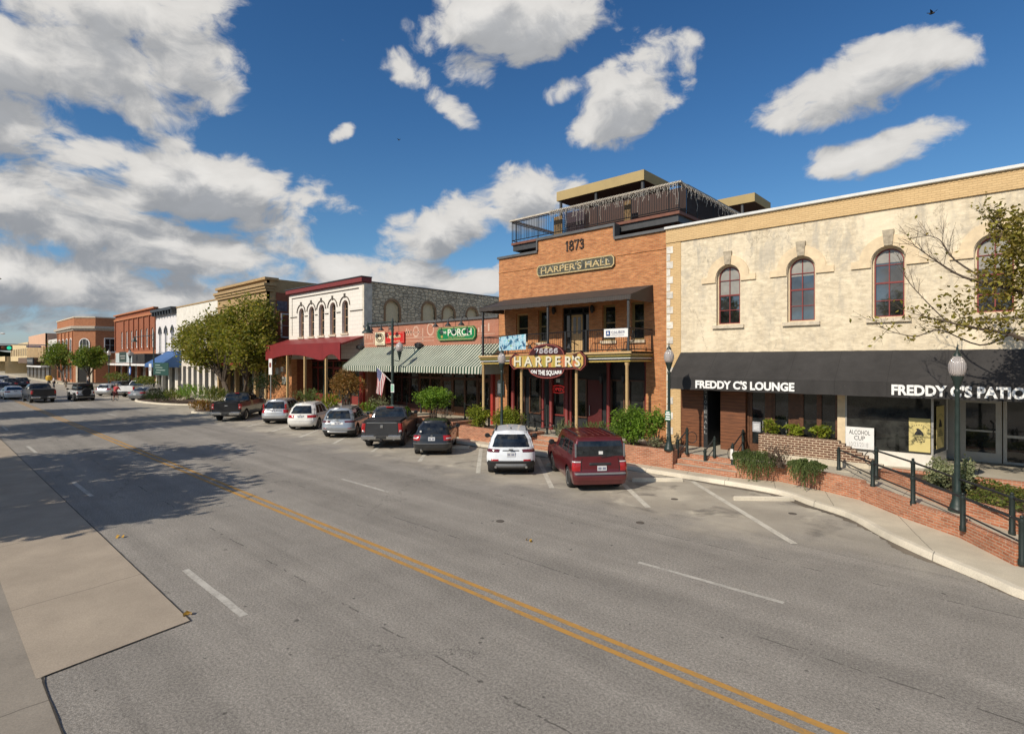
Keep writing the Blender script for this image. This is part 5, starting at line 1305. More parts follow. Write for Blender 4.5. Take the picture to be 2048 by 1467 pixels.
# rubble side wall with boarded arched openings
ms = sideR(XW1 + .01); sidew = [(785, 602, 646), (857.6, 606, 640), (897.4, 613, 640), (944.3, 617, 636)]
def ys(px):
    u = px - 1024.0; k1 = -FX * math.cos(YAW) + u * math.sin(YAW); k2 = FX * math.sin(YAW) + u * math.cos(YAW); return (XW1 + .01) * k2 / k1
sh = []
for px, y0, y1 in sidew:
    Y = ys(px); sh.append(arch(Y, 1.25, 6.2, fz(px, y0, Y)))
m = MB(); holed(m, rect(D + .3, D + 26, 0, ZW + .02), sh, ms, .28); m.build('rubble_wall', RUBBLE, wb)
m = MB(); m.box(XW1 - .2, XW1 + .025, D - .012, D + .7, 4.5, ZW - .082); m.build('corner_stone', plain('grey_dressed_stone', (.62, .56, .46), .9, .25, 2), wb)
for s, (px, y0, y1) in zip(sh, sidew):
    m = MB(); ring(m, scaled(s, (s[0][0] + s[1][0]) / 2, 6.2, 1.0, 1.0), -.20, ms, -.01, .1); o = m.build('window', plain('brown_brick_arch', (.34, .20, .10), .85, .25, 6), wb)
    m = MB(); m.poly([ms(u, v, .2) for u, v in s]); m.build('infill', plain('tan_boarding', (.80, .66, .40), .7, .1), o)
m = MB(); m.box(XW1 - .25, XW1 + .06, D + .72, D + 26, ZW + .022, ZW + .1); m.build('side_coping', GREY_COPING, wb)
m = MB(); shell(m, XW0, XW1, D + .5, D + 26, 0, ZW, skip=('r',)); m.build('side_wall', RBRICK, wb)
roof_sheet(wb, XW0, XW1 - .05, D + .4, D + 26, ZW - .4)
# red timber canopy with arched fascia
YC = 20.75; RC = plain('red_canopy', (.205, .018, .019), .55, .12, 2)
RCR = plain('red_canopy_roof', (.215, .024, .024), .5, .12, 2)
m = MB(); m.add([(XW0 - .3, D, 6.25), (XW1, D, 6.25), (XW1, YC, 5.62), (XW0 - .3, YC, 5.62), (XW0 - .3, D, 6.1), (XW1, D, 6.1), (XW1, YC + .02, 5.5), (XW0 - .3, YC + .02, 5.5)], [(0, 1, 2, 3), (4, 7, 6, 5), (0, 3, 7, 4), (1, 5, 6, 2), (0, 4, 5, 1)]); cnp = m.build('canopy', RCR, wb)
for (a, b) in ((XW0 - .3, fx(645, YC)), (fx(645, YC) + .02, XW1)):
    n = 20; top = [(a + (b - a) * i / n, YC - .03, 5.70) for i in range(n + 1)]; bot = [(a + (b - a) * i / n, YC - .03, 4.42 + .42 * max(0, math.sin(math.pi * max(0, min(1, (i / n - .08) / .84))))**.8) for i in range(n + 1)]
    m = MB(); m.grid([top, bot]); m.grid([[(p[0], YC + .05, p[2]) for p in top], [(p[0], YC + .05, p[2]) for p in bot]]); m.grid([bot, [(p[0], YC + .05, p[2]) for p in bot]]); m.build('fascia', RC, cnp)
for px in (610, 652.5, 575):
    x = fx(px, YC + .1); m = MB(); m.box(x - .08, x + .08, YC + .02, YC + .18, SW - .2, 5.0); m.build('column', TAN_PAINT, wb)
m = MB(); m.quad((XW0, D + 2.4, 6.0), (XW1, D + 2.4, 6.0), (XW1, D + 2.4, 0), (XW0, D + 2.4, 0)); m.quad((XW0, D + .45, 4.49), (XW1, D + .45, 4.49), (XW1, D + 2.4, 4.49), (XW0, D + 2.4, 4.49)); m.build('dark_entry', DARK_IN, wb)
shopfront(wb, fx(608, D + 2.2), XW1 - .1, SW, 4.4, D + 2.2, RED_TRIM, GLASS_IN, 5, .7, .6, .12, door=(2,))

# ------------------------------------------------------------------ brick infill with vine between the two
XI0, XI1 = -52.9, XW0 - .01
ib = thing('brick_infill', 'low orange brick infill wall hung with red creeper beside the red canopy', 'building', ((XI0 + XI1) / 2, D, .3))
m = MB(); m.box(XI0, XI1, D + .1, D + .5, .2, 5.3); m.build('wall', OBRICK, ib)
m = MB(); m.box(XI0, XI1, D - .9, D + .5, 5.302, 5.5); m.build('roof', RBRICK, ib)
for p0, p1, y0, y1 in ((553, 559, 735, 748), (563, 569, 733, 743), (566, 577, 753, 768)):
    a, b = fx(p0, D), fx(p1, D); m = MB(); m.box(a, b, D - .1, D + .098, fz(p0, y1), fz(p0, y0)); m.build('meter_box', ALU, ib)

# ------------------------------------------------------------------ tan brick building with heavy cornice
def block(name, lab, p_or_x0, x1, top, mat, base=.28, Y=D, depth=24, roof=True, wallname='wall', holes=(), grp=None):
    x0 = p_or_x0; t = thing(name, lab, 'building', ((x0 + x1) / 2, Y, base))
    m = MB(); holed(m, rect(x0, x1, base + 3.8, top), list(holes), front(Y), .3); m.build(wallname, mat, t)
    m = MB(); shell(m, x0, x1, Y + .3, Y + depth, 0, top); m.quad((x1, Y, base), (x1, Y + .3, base), (x1, Y + .3, top), (x1, Y, top)); m.build('side_wall', mat, t)
    roof_sheet(t, x0, x1, Y + .2, Y + depth, top - .4); return t
XT0, XT1 = -65.6, -52.9
tb_ = block('tan_brick_building', 'tan brick building with tall stepped cornice behind the big tree', XT0, XT1, 12.3, TBRICK)
m = MB(); m.box(XT0 - .1, XT1 + .5, D - .45, D + .8, 11.55, 11.8); m.box(XT0 - .05, XT1 + .35, D - .32, D + .7, 11.3, 11.548); m.box(XT0, XT1 + .25, D - .2, D + .6, 11.05, 11.298); m.box(XT0 - .05, XT1 + .2, D - .25, D + 1.1, 12.15, 12.4); m.box(XT0, XT1 + .1, D - .12, D + .9, 10.2, 10.3); m.build('cornice', TBRICK, tb_)
m = MB(); m.box(XT0, XT1 + .1, D - .05, D + 2.5, .2, .3)
m.box(XT1 - .02, XT1 + .08, D + .9, D + 24, .3, 11.0); m.build('side_brick', RBRICK, tb_)
window(tb_, sideR(XT1 + .09), rect(D + 1.35, D + 2.3, 6.6, 9.0), WHITE_PAINT, WHITE_PAINT, .02, .1, 1, 2)
m = MB(); bar(m, sideR(XT1 + .09), D + .95, D + 2.0, 9.2, 10.2, -.006, 0); m.build('painted_sign', plain('faded_blue_sign', (.13, .11, .13), .8, .5, 4), tb_)
def piers(t, x0, x1, n, mat, z1, w=.45, Y=D, base=.28, gl=None):
    m = MB(); 
    for i in range(n + 1):
        x = x0 + (x1 - x0 - w) * i / n; m.box(x, x + w, Y - .04, Y + .4, base, z1 - .002)
    m.box(x0, x1, Y - .02, Y + .4, z1 - .45, z1 + .05); m.build('pier', mat, t)
    for i in range(n):
        a = x0 + (x1 - x0 - w) * i / n + w; b = x0 + (x1 - x0 - w) * (i + 1) / n
        m = MB(); m.quad((a, Y + .3, base), (b, Y + .3, base), (b, Y + .3, z1 - .4), (a, Y + .3, z1 - .4)); m.build('pane', gl or GLASS_IN, t)
piers(tb_, XT0, XT1, 5, TBRICK, 4.1)
m = MB(); m.box(XT0 + .2, XT1, D - 2.2, D - .02, 3.9, 4.15); m.build('canopy', RC, tb_)
# plain white building
WHITEW = plain('white_rendered_wall', (.72, .68, .60), .8, .12, 1.5)
XC0 = -80.0
cb = block('white_plain_building', 'plain white rendered building left of the tan brick one, half hidden by the tree', XC0, XT0 - .01, 11.15, WHITEW)
m = MB(); m.box(XC0, XT0 - .01, D - .08, D + .3, 11.152, 11.3); m.build('coping', TBRICK, cb)
piers(cb, XC0, XT0 - .01, 7, plain('white_pier', (.66, .60, .52), .8, .1, 3), 4.1, .75)
# small white building with dark cornice and pointed hoods
XS0 = -89.0
gc = [fx(p) for p in (320.5, 332, 345)]
goth = []
for c in gc: goth.append([(c - .5, 6.1), (c + .5, 6.1), (c + .5, 9.2), (c + .38, 9.75), (c, 10.15), (c - .38, 9.75), (c - .5, 9.2)])
goth = [[(u, v - 1.3) for u, v in g] for g in goth]
sb = block('white_gothic_building', 'small white building with dark bracketed cornice and pointed window hoods', XS0, XC0 - .01, 10.5, plain('lilac_white_wall', (.70, .67, .66), .8, .08, 1.5), holes=goth)
for g in goth:
    def gh(w, poly, mp_, mat):
        m = MB(); ring(m, poly[2:], -.16, mp_, -.1, .1) if False else None
        n = len(poly); P_ = poly[2:]; O_ = [(sum(q[0] for q in poly[:2]) / 2 + (u - sum(q[0] for q in poly[:2]) / 2) * 1.5, v + .22) for u, v in P_]
        m = MB(); m.grid([[mp_(*p, -.1) for p in P_], [mp_(*p, -.1) for p in O_], [mp_(*p, 0) for p in O_]]); m.build('hood', mat, w)
    window(sb, mp, g, WHITE_PAINT, WHITE_PAINT, .25, .1, 2, 2, hood=gh, hood_mat=DARK_METAL)
m = MB(); m.box(XS0 - .1, XC0 + .1, D - .7, D + .4, 11.0, 11.35); m.box(XS0, XC0, D - .35, D + .3, 10.5, 10.998)
for i in range(8): x = XS0 + .2 + (XC0 - XS0 - .5) * i / 7; m.box(x, x + .3, D - .6, D - .352, 10.5, 10.998)
m.build('cornice', plain('dark_slate_paint', (.045, .05, .055), .5, .1), sb)
piers(sb, XS0, XC0 - .01, 3, WHITEW, 4.1)
m = MB(); a, b = fx(289, 20.4), fx(322, 20.4); m.add([(a, 20.4, 3.9), (b, 20.4, 3.9), (b, D, 5.6), (a + 1.2, D, 5.6), (a, 20.4, 3.5), (b, 20.4, 3.5), (b, D, 3.5), (a, D, 3.5)], [(0, 1, 2, 3), (0, 4, 5, 1), (0, 3, 7, 4), (1, 5, 6, 2)]); m.build('awning', plain('blue_canvas', (.045, .115, .28), .7, .1, 2), sb)
# red brick building with pilasters
XR0 = -112.4
rcx = [fx(p) for p in (243.5, 253.5, 263, 272.5, 282.5, 293.5, 305)]
rh = [arch(c, 1.0, 6.3, 9.1, 6, .3) for c in rcx]
rb = block('red_brick_building', 'red brick building with pilasters and seven tall white windows by the side street', XR0, XS0 - .01, 11.75, RBRICK, holes=rh)
for h in rh: window(rb, mp, h, WHITE_PAINT, WHITE_PAINT, .2, .14, 1, 2)
pxs = [XR0 + .1] + [(rcx[i] + rcx[i + 1]) / 2 - .17 for i in range(6)] + [XS0 - .45]
for x in pxs: m = MB(); m.box(x, x + .35, D - .14, D - .002, 6.0, 10.898); m.build('pilaster', RBRICK, rb)
m = MB(); m.box(XR0, XS0 - .01, D - .22, D - .002, 10.9, 11.2); m.box(XR0, XS0 - .01, D - .3, D + .3, 11.752, 11.95); m.box(XR0, XS0 - .01, D - .05, D - .001, 4.6, 5.7); m.build('cornice', plain('orange_trim_brick', (.42, .16, .07), .8, .2), rb)
piers(rb, XR0, XS0 - .01, 5, RBRICK, 4.1)
m = MB(); a, b = fx(265, 20.6), fx(289, 20.6); m.box(a, b, 20.6, D - .1, 4.0, 5.3); m.build('awning', BLACK_FAB, rb)
m = MB(); m.box(fx(214, 20.5), fx(300, 20.5), 20.5, D - .1, 3.62, 3.9); m.build('canopy', WHITE_PAINT, rb)
m = MB(); a, b = fx(231, 20.6), fx(264, 20.6); m.box(a, b, 20.6, 20.8, 4.0, 5.5); o = m.build('shop_sign', plain('pale_blue_board', (.48, .54, .54), .5, .05)); tag(o, 'pale board with a dark square panel on the far white canopy', 'sign')
m = MB(); m.box(a + (b - a) * .25, a + (b - a) * .68, 20.58, 20.6, 4.1, 5.65); o2_ = m.build('panel', plain('dark_green_panel', (.03, .05, .04), .5, .1), o)
m = MB(); 
for i, (f0, f1) in enumerate(((.30, .62), (.34, .60))): m.box(a + (b - a) * f0, a + (b - a) * f1, 20.575, 20.58, 4.95 - .35 * i, 5.1 - .35 * i)
m.build('print', ALU, o2_)

# ------------------------------------------------------------------ corner building with chamfer
BBK = brick('burnt_orange_brick', (.44, .175, .075), (.38, .14, .06), (.36, .2, .13), .3, .1, .012, .15)
kb = thing('corner_bank', 'orange brick corner building with chamfered entrance and grey stone cornice', 'building', (-129, 20, .25))
C0, C1, C2, C3, C4 = (-147, 19.65), (-128.8, 19.65), (-126.1, 22.4), (-126.1, 46), (-147, 46)
def extr(m, pts, z0, z1, off=0.0, closed=True):
    P_ = [Vector((p[0], p[1])) for p in pts]
    if off: P_ = [Vector(p) for p in inset([(p.x, p.y) for p in P_], -off)]
    for i in range(len(P_)):
        a, b = P_[i], P_[(i + 1) % len(P_)]; m.quad((a.x, a.y, z0), (b.x, b.y, z0), (b.x, b.y, z1), (a.x, a.y, z1))
    m.poly([(p.x, p.y, z1) for p in P_]); m.poly([(p.x, p.y, z0) for p in P_]); return m
PL = [C0, C1, C2, C3, C4]
m = MB(); extr(m, PL, .2, 12.3); m.build('wall', BBK, kb)
m = MB(); extr(m, PL, 10.3, 10.75, .5); extr(m, PL, 9.95, 10.298, .2); m.build('cornice', plain('grey_stone_cornice', (.42, .37, .30), .8, .2), kb)
m = MB(); extr(m, PL, 12.3, 12.5, .12); m.build('coping', STONE_SILL, kb)
for x in (-146, -142, -138, -134, -130): m = MB(); m.box(x, x + .5, 19.5, 19.648, .3, 9.94); m.build('pilaster', BBK, kb)
dv = (Vector((*C2, 0)) - Vector((*C1, 0))); Lc = dv.length; dv.normalize(); nv = Vector((dv.y, -dv.x, 0))
def mpc(u, v, d=0.0): return Vector((*C1, 0)) + dv * u + Vector((0, 0, v)) - nv * (d - .1)
window(kb, mpc, arch(Lc * .5, 1.9, 5.8, 8.5, 10, .9), WHITE_PAINT, WHITE_PAINT, .06, .12, 3, 2, sill=.2, sill_mat=STONE_SILL)
m = MB(); bar(m, mpc, Lc * .2, Lc * .8, .3, 4.0, .02, .1); m.build('door', DARK_IN, kb)
m = MB(); bar(m, mpc, Lc * .12, Lc * .2, .3, 4.3, -.1, .1); bar(m, mpc, Lc * .8, Lc * .88, .3, 4.3, -.1, .1); bar(m, mpc, Lc * .05, Lc * .95, 4.302, 4.8, -.15, .1); m.build('portal', STONE_SILL, kb)
mk = sideR(-126.0)
for y in (24.6, 28.5): window(kb, mk, rect(y - .9, y + .9, 5.9, 8.6), WHITE_PAINT, WHITE_PAINT, .05, .12, 2, 2, sill=.2, sill_mat=STONE_SILL)
for x in (-145, -140.7, -136.7, -132.7): window(kb, front(19.55), arch(x + 1.0, 1.6, 5.9, 8.6, 8, .5), WHITE_PAINT, WHITE_PAINT, .08, .12, 2, 2)
for x in (-145, -140.7, -136.7, -132.7): m = MB(); bar(m, front(19.55), x, x + 2, .8, 4.0, .03, .08); m.build('pane', GLASS_IN, kb)
m = MB(); m.add([(-125.9, 24, 4.2), (-123.2, 24, 3.5), (-123.2, 31, 6.0), (-125.9, 31, 6.7), (-125.9, 24, 4.05), (-123.2, 24, 3.35), (-123.2, 31, 5.85), (-125.9, 31, 6.55)], [(0, 1, 2, 3), (4, 7, 6, 5), (0, 4, 5, 1), (1, 5, 6, 2), (2, 6, 7, 3)]); m.build('stair_canopy', plain('brown_canopy', (.16, .10, .07), .7, .2), kb)
# ------------------------------------------------------------------ buildings further down
PEACH = plain('peach_render', (.62, .38, .25), .85, .08, .5); YCR = plain('yellow_cream_render', (.62, .48, .27), .85, .1, .5)
p1 = block('peach_building', 'tall blank peach rendered building with ribbed lower front far down the street', -191, -163, 10.6, PEACH, Y=19.7)
for i in range(14): m = MB(); x = -190.5 + 2 * i; m.box(x, x + .8, 19.3, 19.69, 4.6, 7.6); m.build('rib', YCR, p1)
p2 = block('pale_far_building', 'low pale building beside the peach one, half behind the street tree', -162.9, -147.2, 9.0, plain('pale_grey_render', (.60, .58, .53), .85, .1, .5), Y=20.2)
p3_ = block('yellow_far_building', 'yellow cream building with narrow windows at the far left end of the row', -232, -192, 9.2, YCR, Y=19.7)
for i in range(9): m = MB(); x = -230 + 4.2 * i; m.box(x, x + 1.2, 19.6, 19.69, 5.6, 7.6); m.build('window', plain('brown_glass', (.22, .14, .07), .3, .1), p3_)
p4 = block('cream_far_shop', 'small cream building standing lowest at the far left end of the row', -285, -233, 5.6, YCR, Y=18.5)
p5 = block('far_shops', 'low brown fronted shops with a flat canopy before the peach building', -186, -148, 4.9, plain('tan_far_wall', (.34, .25, .15), .85, .15, .5), Y=18.8)
m = MB(); m.box(-186, -166, 17.2, 18.79, 3.7, 5.0); m.build('canopy', plain('brown_far_canopy', (.14, .09, .06), .8, .1), p5)
m = MB(); m.box(-172, -150, 17.4, 18.79, 2.9, 3.2); m.build('canopy', WHITE_PAINT, p5)
m = MB(); m.box(-167.5, -158, 17.0, 17.2, 3.5, 5.0); o = m.build('shop_sign', BLACK_PANEL); tag(o, 'black signboard with pale letters in front of the peach building', 'sign')
m = MB()
for i in range(7): x = -166.8 + 1.25 * i; m.box(x, x + .55, 16.97, 17.0, 3.95, 4.6); m.box(x + .55, x + .8, 16.97, 17.0, 4.2, 4.35)
m.build('print', ALU, o)
for i in range(6): m = MB(); x = -184 + 6 * i; m.box(x, x + 4.2, 18.7, 18.79, .3, 2.8); m.build('window', GLASS_IN, p5)
# wooded ridge on the horizon
random.seed(21)
m = MB(); nx, ny = 70, 10; rows = []
for j in range(ny + 1):
    f = j / ny; rows.append([(-1400 + 60 * f, -900 + 1500 * i / nx, -1 + (24 + 10 * math.sin(i * .33) + 6 * math.sin(i * .9) + random.uniform(-1.5, 1.5)) * math.sin(f * math.pi / 2) ** .8) for i in range(nx + 1)])
m.grid(rows); m.grid([[(x - 200 * q, y, z + 4 * q * (1 - q)) for (x, y, z) in rows[-1]] for q in (0, .3, 1)])
mh, t_, b_ = new_mat('wooded_hill'); pos_ = t_.node('ShaderNodeNewGeometry').outputs['Position']
t_.put(b_.inputs['Base Color'], t_.ramp(t_.noise(pos_, .06, 6, .7), [(.35, (.025, .045, .02)), (.55, (.06, .085, .03)), (.7, (.13, .12, .055))])); b_.inputs['Roughness'].default_value = .95
tag(m.build('hills', mh, smooth='all'), kind='structure')
# ------------------------------------------------------------------ vehicles
def paint(name, col, flake=.0, rough=.28):
    m, t, b = new_mat(name)
    p = t.node('ShaderNodeTexCoord').outputs['Object']
    d = t.mapr(t.noise(p, 2.0, 5, .6), .3, .7, .88, 1.08); dust = t.mapr(t.xyz(p)[2], .25, .8, .16 * min(1, max(col) * 5 + .15), 0.0)
    c = t.mix(1.0, (*col, 1), t.comb(d, d, d), 'MULTIPLY')
    t.put(b.inputs['Base Color'], t.mix(dust, c, (.20, .18, .15, 1))); b.inputs['Roughness'].default_value = rough
    b.inputs['Metallic'].default_value = flake; b.inputs['Coat Weight'].default_value = .5; b.inputs['Coat Roughness'].default_value = .05
    return m
CARGL = glass_mat('car_glass', (.014, .016, .018), .03, .7)
TYRE = plain('tyre_rubber', (.018, .018, .018), .85, .2, 12, obj=True)
RIM = plain('alloy_rim', (.48, .48, .48), .3, .1, 8, metal=.7, obj=True)
DRIM = plain('dark_rim', (.10, .10, .105), .35, .1, 8, metal=.6, obj=True)
CPLAS = plain('black_car_plastic', (.022, .022, .023), .6, .15, 8, obj=True)
GPLAS = plain('grey_car_plastic', (.16, .165, .17), .5, .1, 8, obj=True)
CHROME = plain('bright_chrome', (.55, .55, .54), .2, .05, 8, metal=.9, obj=True)
TAIL = plain('red_tail_lens', (.36, .012, .014), .15, .2, 14, coat=.6, obj=True)
DTAIL = plain('dark_tail_lens', (.10, .014, .018), .15, .2, 14, coat=.6, obj=True)
CLENS = plain('clear_lens', (.55, .53, .52), .15, .1, 14, coat=.6, obj=True)
PLATE = plain('number_plate', (.62, .63, .64), .5, .06, 20, obj=True)
UNDER = plain('car_underside', (.012, .012, .012), .9, .1, 5, obj=True)

RA = {}
def car_shell(S):
    """returns body surface function B(u,s,side) and cabin surface function C(u,s,side); u runs rear centre -> side -> front centre"""
    L, Wd = S['L'], S['W'] / 2
    def lerp(a, b, t): return a + (b - a) * t
    def tab(tb, x):
        if x <= tb[0][0]: return tb[0][1]
        for (a, va), (b, vb) in zip(tb, tb[1:]):
            if x <= b:
                t = (x - a) / (b - a); t = t * t * (3 - 2 * t) if S.get('soft', True) else t
                return lerp(va, vb, t)
        return tb[-1][1]
    def outline(u, w, yr, yf, rr, rf, bow_r, bow_f):
        rx = min(rr, w * .9); fx_ = min(rf, w * .9)
        if u < .16: x = (w - rx) * u / .16; y = yr
        elif u < .27:
            a = (u - .16) / .11 * math.pi / 2; x = (w - rx) + rx * math.sin(a); y = yr + rr * .9 * (1 - math.cos(a))
        elif u < .75: x = w; y = lerp(yr + rr * .9, yf - rf, (u - .27) / .48)
        elif u < .86:
            a = (u - .75) / .11 * math.pi / 2; x = (w - fx_) + fx_ * math.cos(a); y = yf - rf + rf * math.sin(a)
        else: x = (w - fx_) * (1 - (u - .86) / .14); y = yf
        if u < .27: y += bow_r * (x / w) ** 2
        if u > .75: y -= bow_f * (x / w) ** 2
        return x, y
    def B(u, s, side=1):
        ztop = None
        yr = tab(S['rear'], s); yf = L - tab(S['front'], s)
        w = Wd * tab(S['tumble'], s)
        x, y = outline(u, w, yr, yf, S['rr'], S['rf'], S.get('bow', .05), .16)
        ztop = tab(S['top'], y)
        z = S['z0'] + (ztop - S['z0']) * s
        return Vector((side * x, y, z))
    c = S['cab']
    def Cb(u, s, side=1):
        yr = tab(c['rear'], s); yf = tab(c['front'], s); w = tab(c['w'], s)
        x, y = outline(u, w, yr, yf, c.get('rr', .22), c.get('rf', .3), c.get('bow', .05), .12)
        zb = tab(S['top'], y) - .03; z = lerp(zb, tab(c['roof'], y), s)
        return Vector((side * x, y, z))
    return B, Cb
def us(n0=5, n1=5, n2=44, n3=5, n4=4):
    o = [.16 * i / n0 for i in range(n0)] + [.16 + .11 * i / n1 for i in range(n1)] + [.27 + .48 * i / n2 for i in range(n2)] + [.75 + .11 * i / n3 for i in range(n3)] + [.86 + .14 * i / n4 for i in range(n4 + 1)]
    return o
def make_car(name, label, S, group='cars parked along the kerb'):
    t = thing(name, label, S.get('cat', 'car'), (0, 0, 0), 0, group); RA[t.name] = S['ra']
    B, Cb = car_shell(S); U = us(); pm = S['paint']; R_ = S['wr']; axles = (S['ra'], S['fa'])
    nk = 12; low = S.get('low', .30)
    # body shell with real wheel arches
    m = MB(); ml = MB()
    for side in (1, -1):
        rows = []
        for k_ in range(nk + 1):
            row = []
            for u in U:
                s = k_ / nk; p = B(u, s, side)
                if .2 < u < .85:
                    zb = S['z0']
                    for ay in axles:
                        d = p.y - ay; rr_ = R_ * 1.17
                        if abs(d) < rr_: zb = max(zb, R_ + math.sqrt(rr_ * rr_ - d * d) * 1.0)
                    if zb > S['z0']:
                        ztop = B(u, 1, side).z; z = zb + (ztop - zb) * s; q = B(u, max(0, min(1, (z - S['z0']) / (ztop - S['z0']))), side); p = Vector((q.x, p.y, z))
                row.append(p)
            rows.append(row)
        kl = S.get('clad', 0)
        if kl: ml.grid(rows[:kl + 1]); m.grid(rows[kl:])
        else: m.grid(rows)
        top = rows[-1]
        if side == 1: topR = top
        else: topL = top
    # lid over the body (bonnet, shelf or bed rim), gently crowned
    cols = 5
    bed = S.get('bed')
    def crown(a, b, f): 
        p = a.lerp(b, f); p.z += .035 * math.sin(math.pi * f); return p
    m.grid([[crown(topR[i], topL[i], j / cols) for j in range(cols + 1)] for i in range(len(U))])
    body = m.build('body', pm, t, smooth=True, world=False)
    if kl: ml.build('cladding', S.get('cladmat', CPLAS), t, smooth=True, world=False)
    m = MB(); wv = S['W'] / 2 - .13; m.box(-wv, wv, .25, S['L'] - .3, S['z0'] - .06, S['z0'] + .45); m.build('underside', UNDER, t, world=False)
    # cabin split into paint and panes along its own grid
    CU = [.04 * i for i in range(4)] + [.16, .19, .22, .25, .27] + [.27 + .48 * f for f in S['cab']['posts']] + [.75, .78, .81, .84, .86, .90, .95, 1.0]
    CU = sorted(set(CU)); SV = [0, .10, .22, .40, .60, .76, .86, .94, 1.0]
    win = S['cab']['win']
    pnt = MB(); parts = {}
    for side in (1, -1):
        g = [[Cb(u, s, side) for u in CU] for s in SV]
        # rounded roof edge
        for i in range(len(SV) - 1):
            for j in range(len(CU) - 1):
                um = (CU[j] + CU[j + 1]) / 2; sm = (SV[i] + SV[i + 1]) / 2; key = None
                for (nm, ua, ub, sa, sb_) in win:
                    if ua < um < ub and sa < sm < sb_: key = (nm, side if nm == 'side_window' else 0, ua)
                tgt = parts.setdefault(key, MB()) if key else pnt
                q = [g[i][j], g[i][j + 1], g[i + 1][j + 1], g[i + 1][j]]
                tgt.quad(*(q if side == 1 else q[::-1]))
    rt = [Cb(u, 1, 1) for u in CU]; lf = [Cb(u, 1, -1) for u in CU]
    def rc(a, b, f): p = a.lerp(b, f); p.z += S['cab'].get('crown', .06) * math.sin(math.pi * f) ** .8; return p
    pnt.grid([[rc(rt[i], lf[i], j / 8) for j in range(9)] for i in range(len(CU))])
    bmw = pnt.build('cabin', S['cab'].get('paint', pm), t, smooth=True, world=False)
    for (nm, sd, ua), mm in parts.items(): mm.build(nm, CARGL, t, smooth='all', world=False)
    # wheels
    for ay in axles:
        for side in (1, -1):
            x1 = side * (S['W'] / 2 - .03); wd = S.get('ww', .22)
            t_ = MB(); sgn_ = side
            prof = [(R_ * .62, -wd), (R_ * .93, -wd), (R_, -wd + .035), (R_, -.035), (R_ * .93, 0), (R_ * .66, -.004)]
            t_.lathe([(r_, x1 + sgn_ * h) for r_, h in prof], (0, ay, R_), 22, 'x', caps=False)
            wo = t_.build('wheel', TYRE, t, smooth=True, world=False)
            r = MB(); r.lathe([(R_ * .67, x1 - sgn_ * .004), (R_ * .60, x1 - sgn_ * .012), (R_ * .56, x1 - sgn_ * .05), (.02, x1 - sgn_ * .05)], (0, ay, R_), 20, 'x')
            r.build('wheel_dish', CPLAS if not S.get('steel') else S['rim'], wo, smooth=True, world=False)
            r = MB(); ns = S.get('spokes', 6)
            for k_ in range(ns):
                a = 2 * math.pi * k_ / ns; ca, sa = math.cos(a), math.sin(a)
                def PP(rad, off, xx): return (x1 - sgn_ * xx, ay + rad * ca - off * sa, R_ + rad * sa + off * ca)
                w0, w1 = .045, .032
                r.add([PP(.03, -w0, .018), PP(.03, w0, .018), PP(R_ * .64, w1, .006), PP(R_ * .64, -w1, .006), PP(.03, -w0, .045), PP(.03, w0, .045), PP(R_ * .64, w1, .04), PP(R_ * .64, -w1, .04)], [(0, 1, 2, 3), (0, 4, 5, 1), (1, 5, 6, 2), (3, 2, 6, 7), (0, 3, 7, 4)])
            r.lathe([(R_ * .67, x1 - sgn_ * .002), (R_ * .67, x1 + sgn_ * .004), (R_ * .60, x1 - sgn_ * .002), (R_ * .60, x1 - sgn_ * .02)], (0, ay, R_), 22, 'x', caps=False)
            r.lathe([(.075, x1 - sgn_ * .03), (.06, x1 - sgn_ * .008), (.01, x1 - sgn_ * .004)], (0, ay, R_), 10, 'x')
            r.build('rim', S.get('rim', RIM), wo, smooth=True, world=False)
    # patches that follow the body surface
    def patch(nm, mat, u0, u1, s0, s1, sides=(1, -1), off=.012, surf=B, nu=8, ns=4, join=False, parent=t):
        out = []
        mm = MB()
        for sd in sides:
            rows = []
            for i in range(ns + 1):
                row = []
                for j in range(nu + 1):
                    u = u0 + (u1 - u0) * j / nu; s = s0 + (s1 - s0) * i / ns
                    p = surf(u, s, sd); e = 1e-3
                    du = surf(min(1, u + e), s, sd) - surf(max(0, u - e), s, sd); ds = surf(u, min(1, s + e), sd) - surf(u, max(0, s - e), sd)
                    n = du.cross(ds)
                    if n.length < 1e-12: n = Vector((0, -1, 0))
                    n.normalize()
                    c_ = p - Vector((0, S['L'] / 2, p.z)); 
                    if n.dot(c_) < 0: n = -n
                    edge = i in (0, ns) or j in (0, nu)
                    if join and j == 0 and u0 == 0: edge = i in (0, ns)
                    row.append(p + n * (off if not edge else .001))
                rows.append(row)
            mm.grid(rows)
            if not join: out.append(mm.build(nm, mat, parent, smooth='all', world=False)); mm = MB()
        if join: out.append(mm.build(nm, mat, parent, smooth='all', world=False))
        return out
    for pt in S['patches']: patch(*pt[:6], **(pt[6] if len(pt) > 6 else {}))
    # plate
    x0, zp = S.get('plate', (0, .9)); sp_ = (zp - S['z0']) / (B(0, 1).z - S['z0']); yp = B(.02, sp_).y
    m = MB(); m.box(x0 - .155, x0 + .155, yp - .03, yp + .01, zp - .08, zp + .08); plt_ = m.build('number_plate', PLATE, t, world=False)
    m = MB()
    for i in range(7):
        if i == 3: continue
        m.box(x0 - .125 + .037 * i, x0 - .103 + .037 * i, yp - .0325, yp - .0301, zp - .045, zp + .035)
    m.build('plate_print', plain('navy_plate_print', (.05, .06, .16), .5, .05), plt_, world=False)
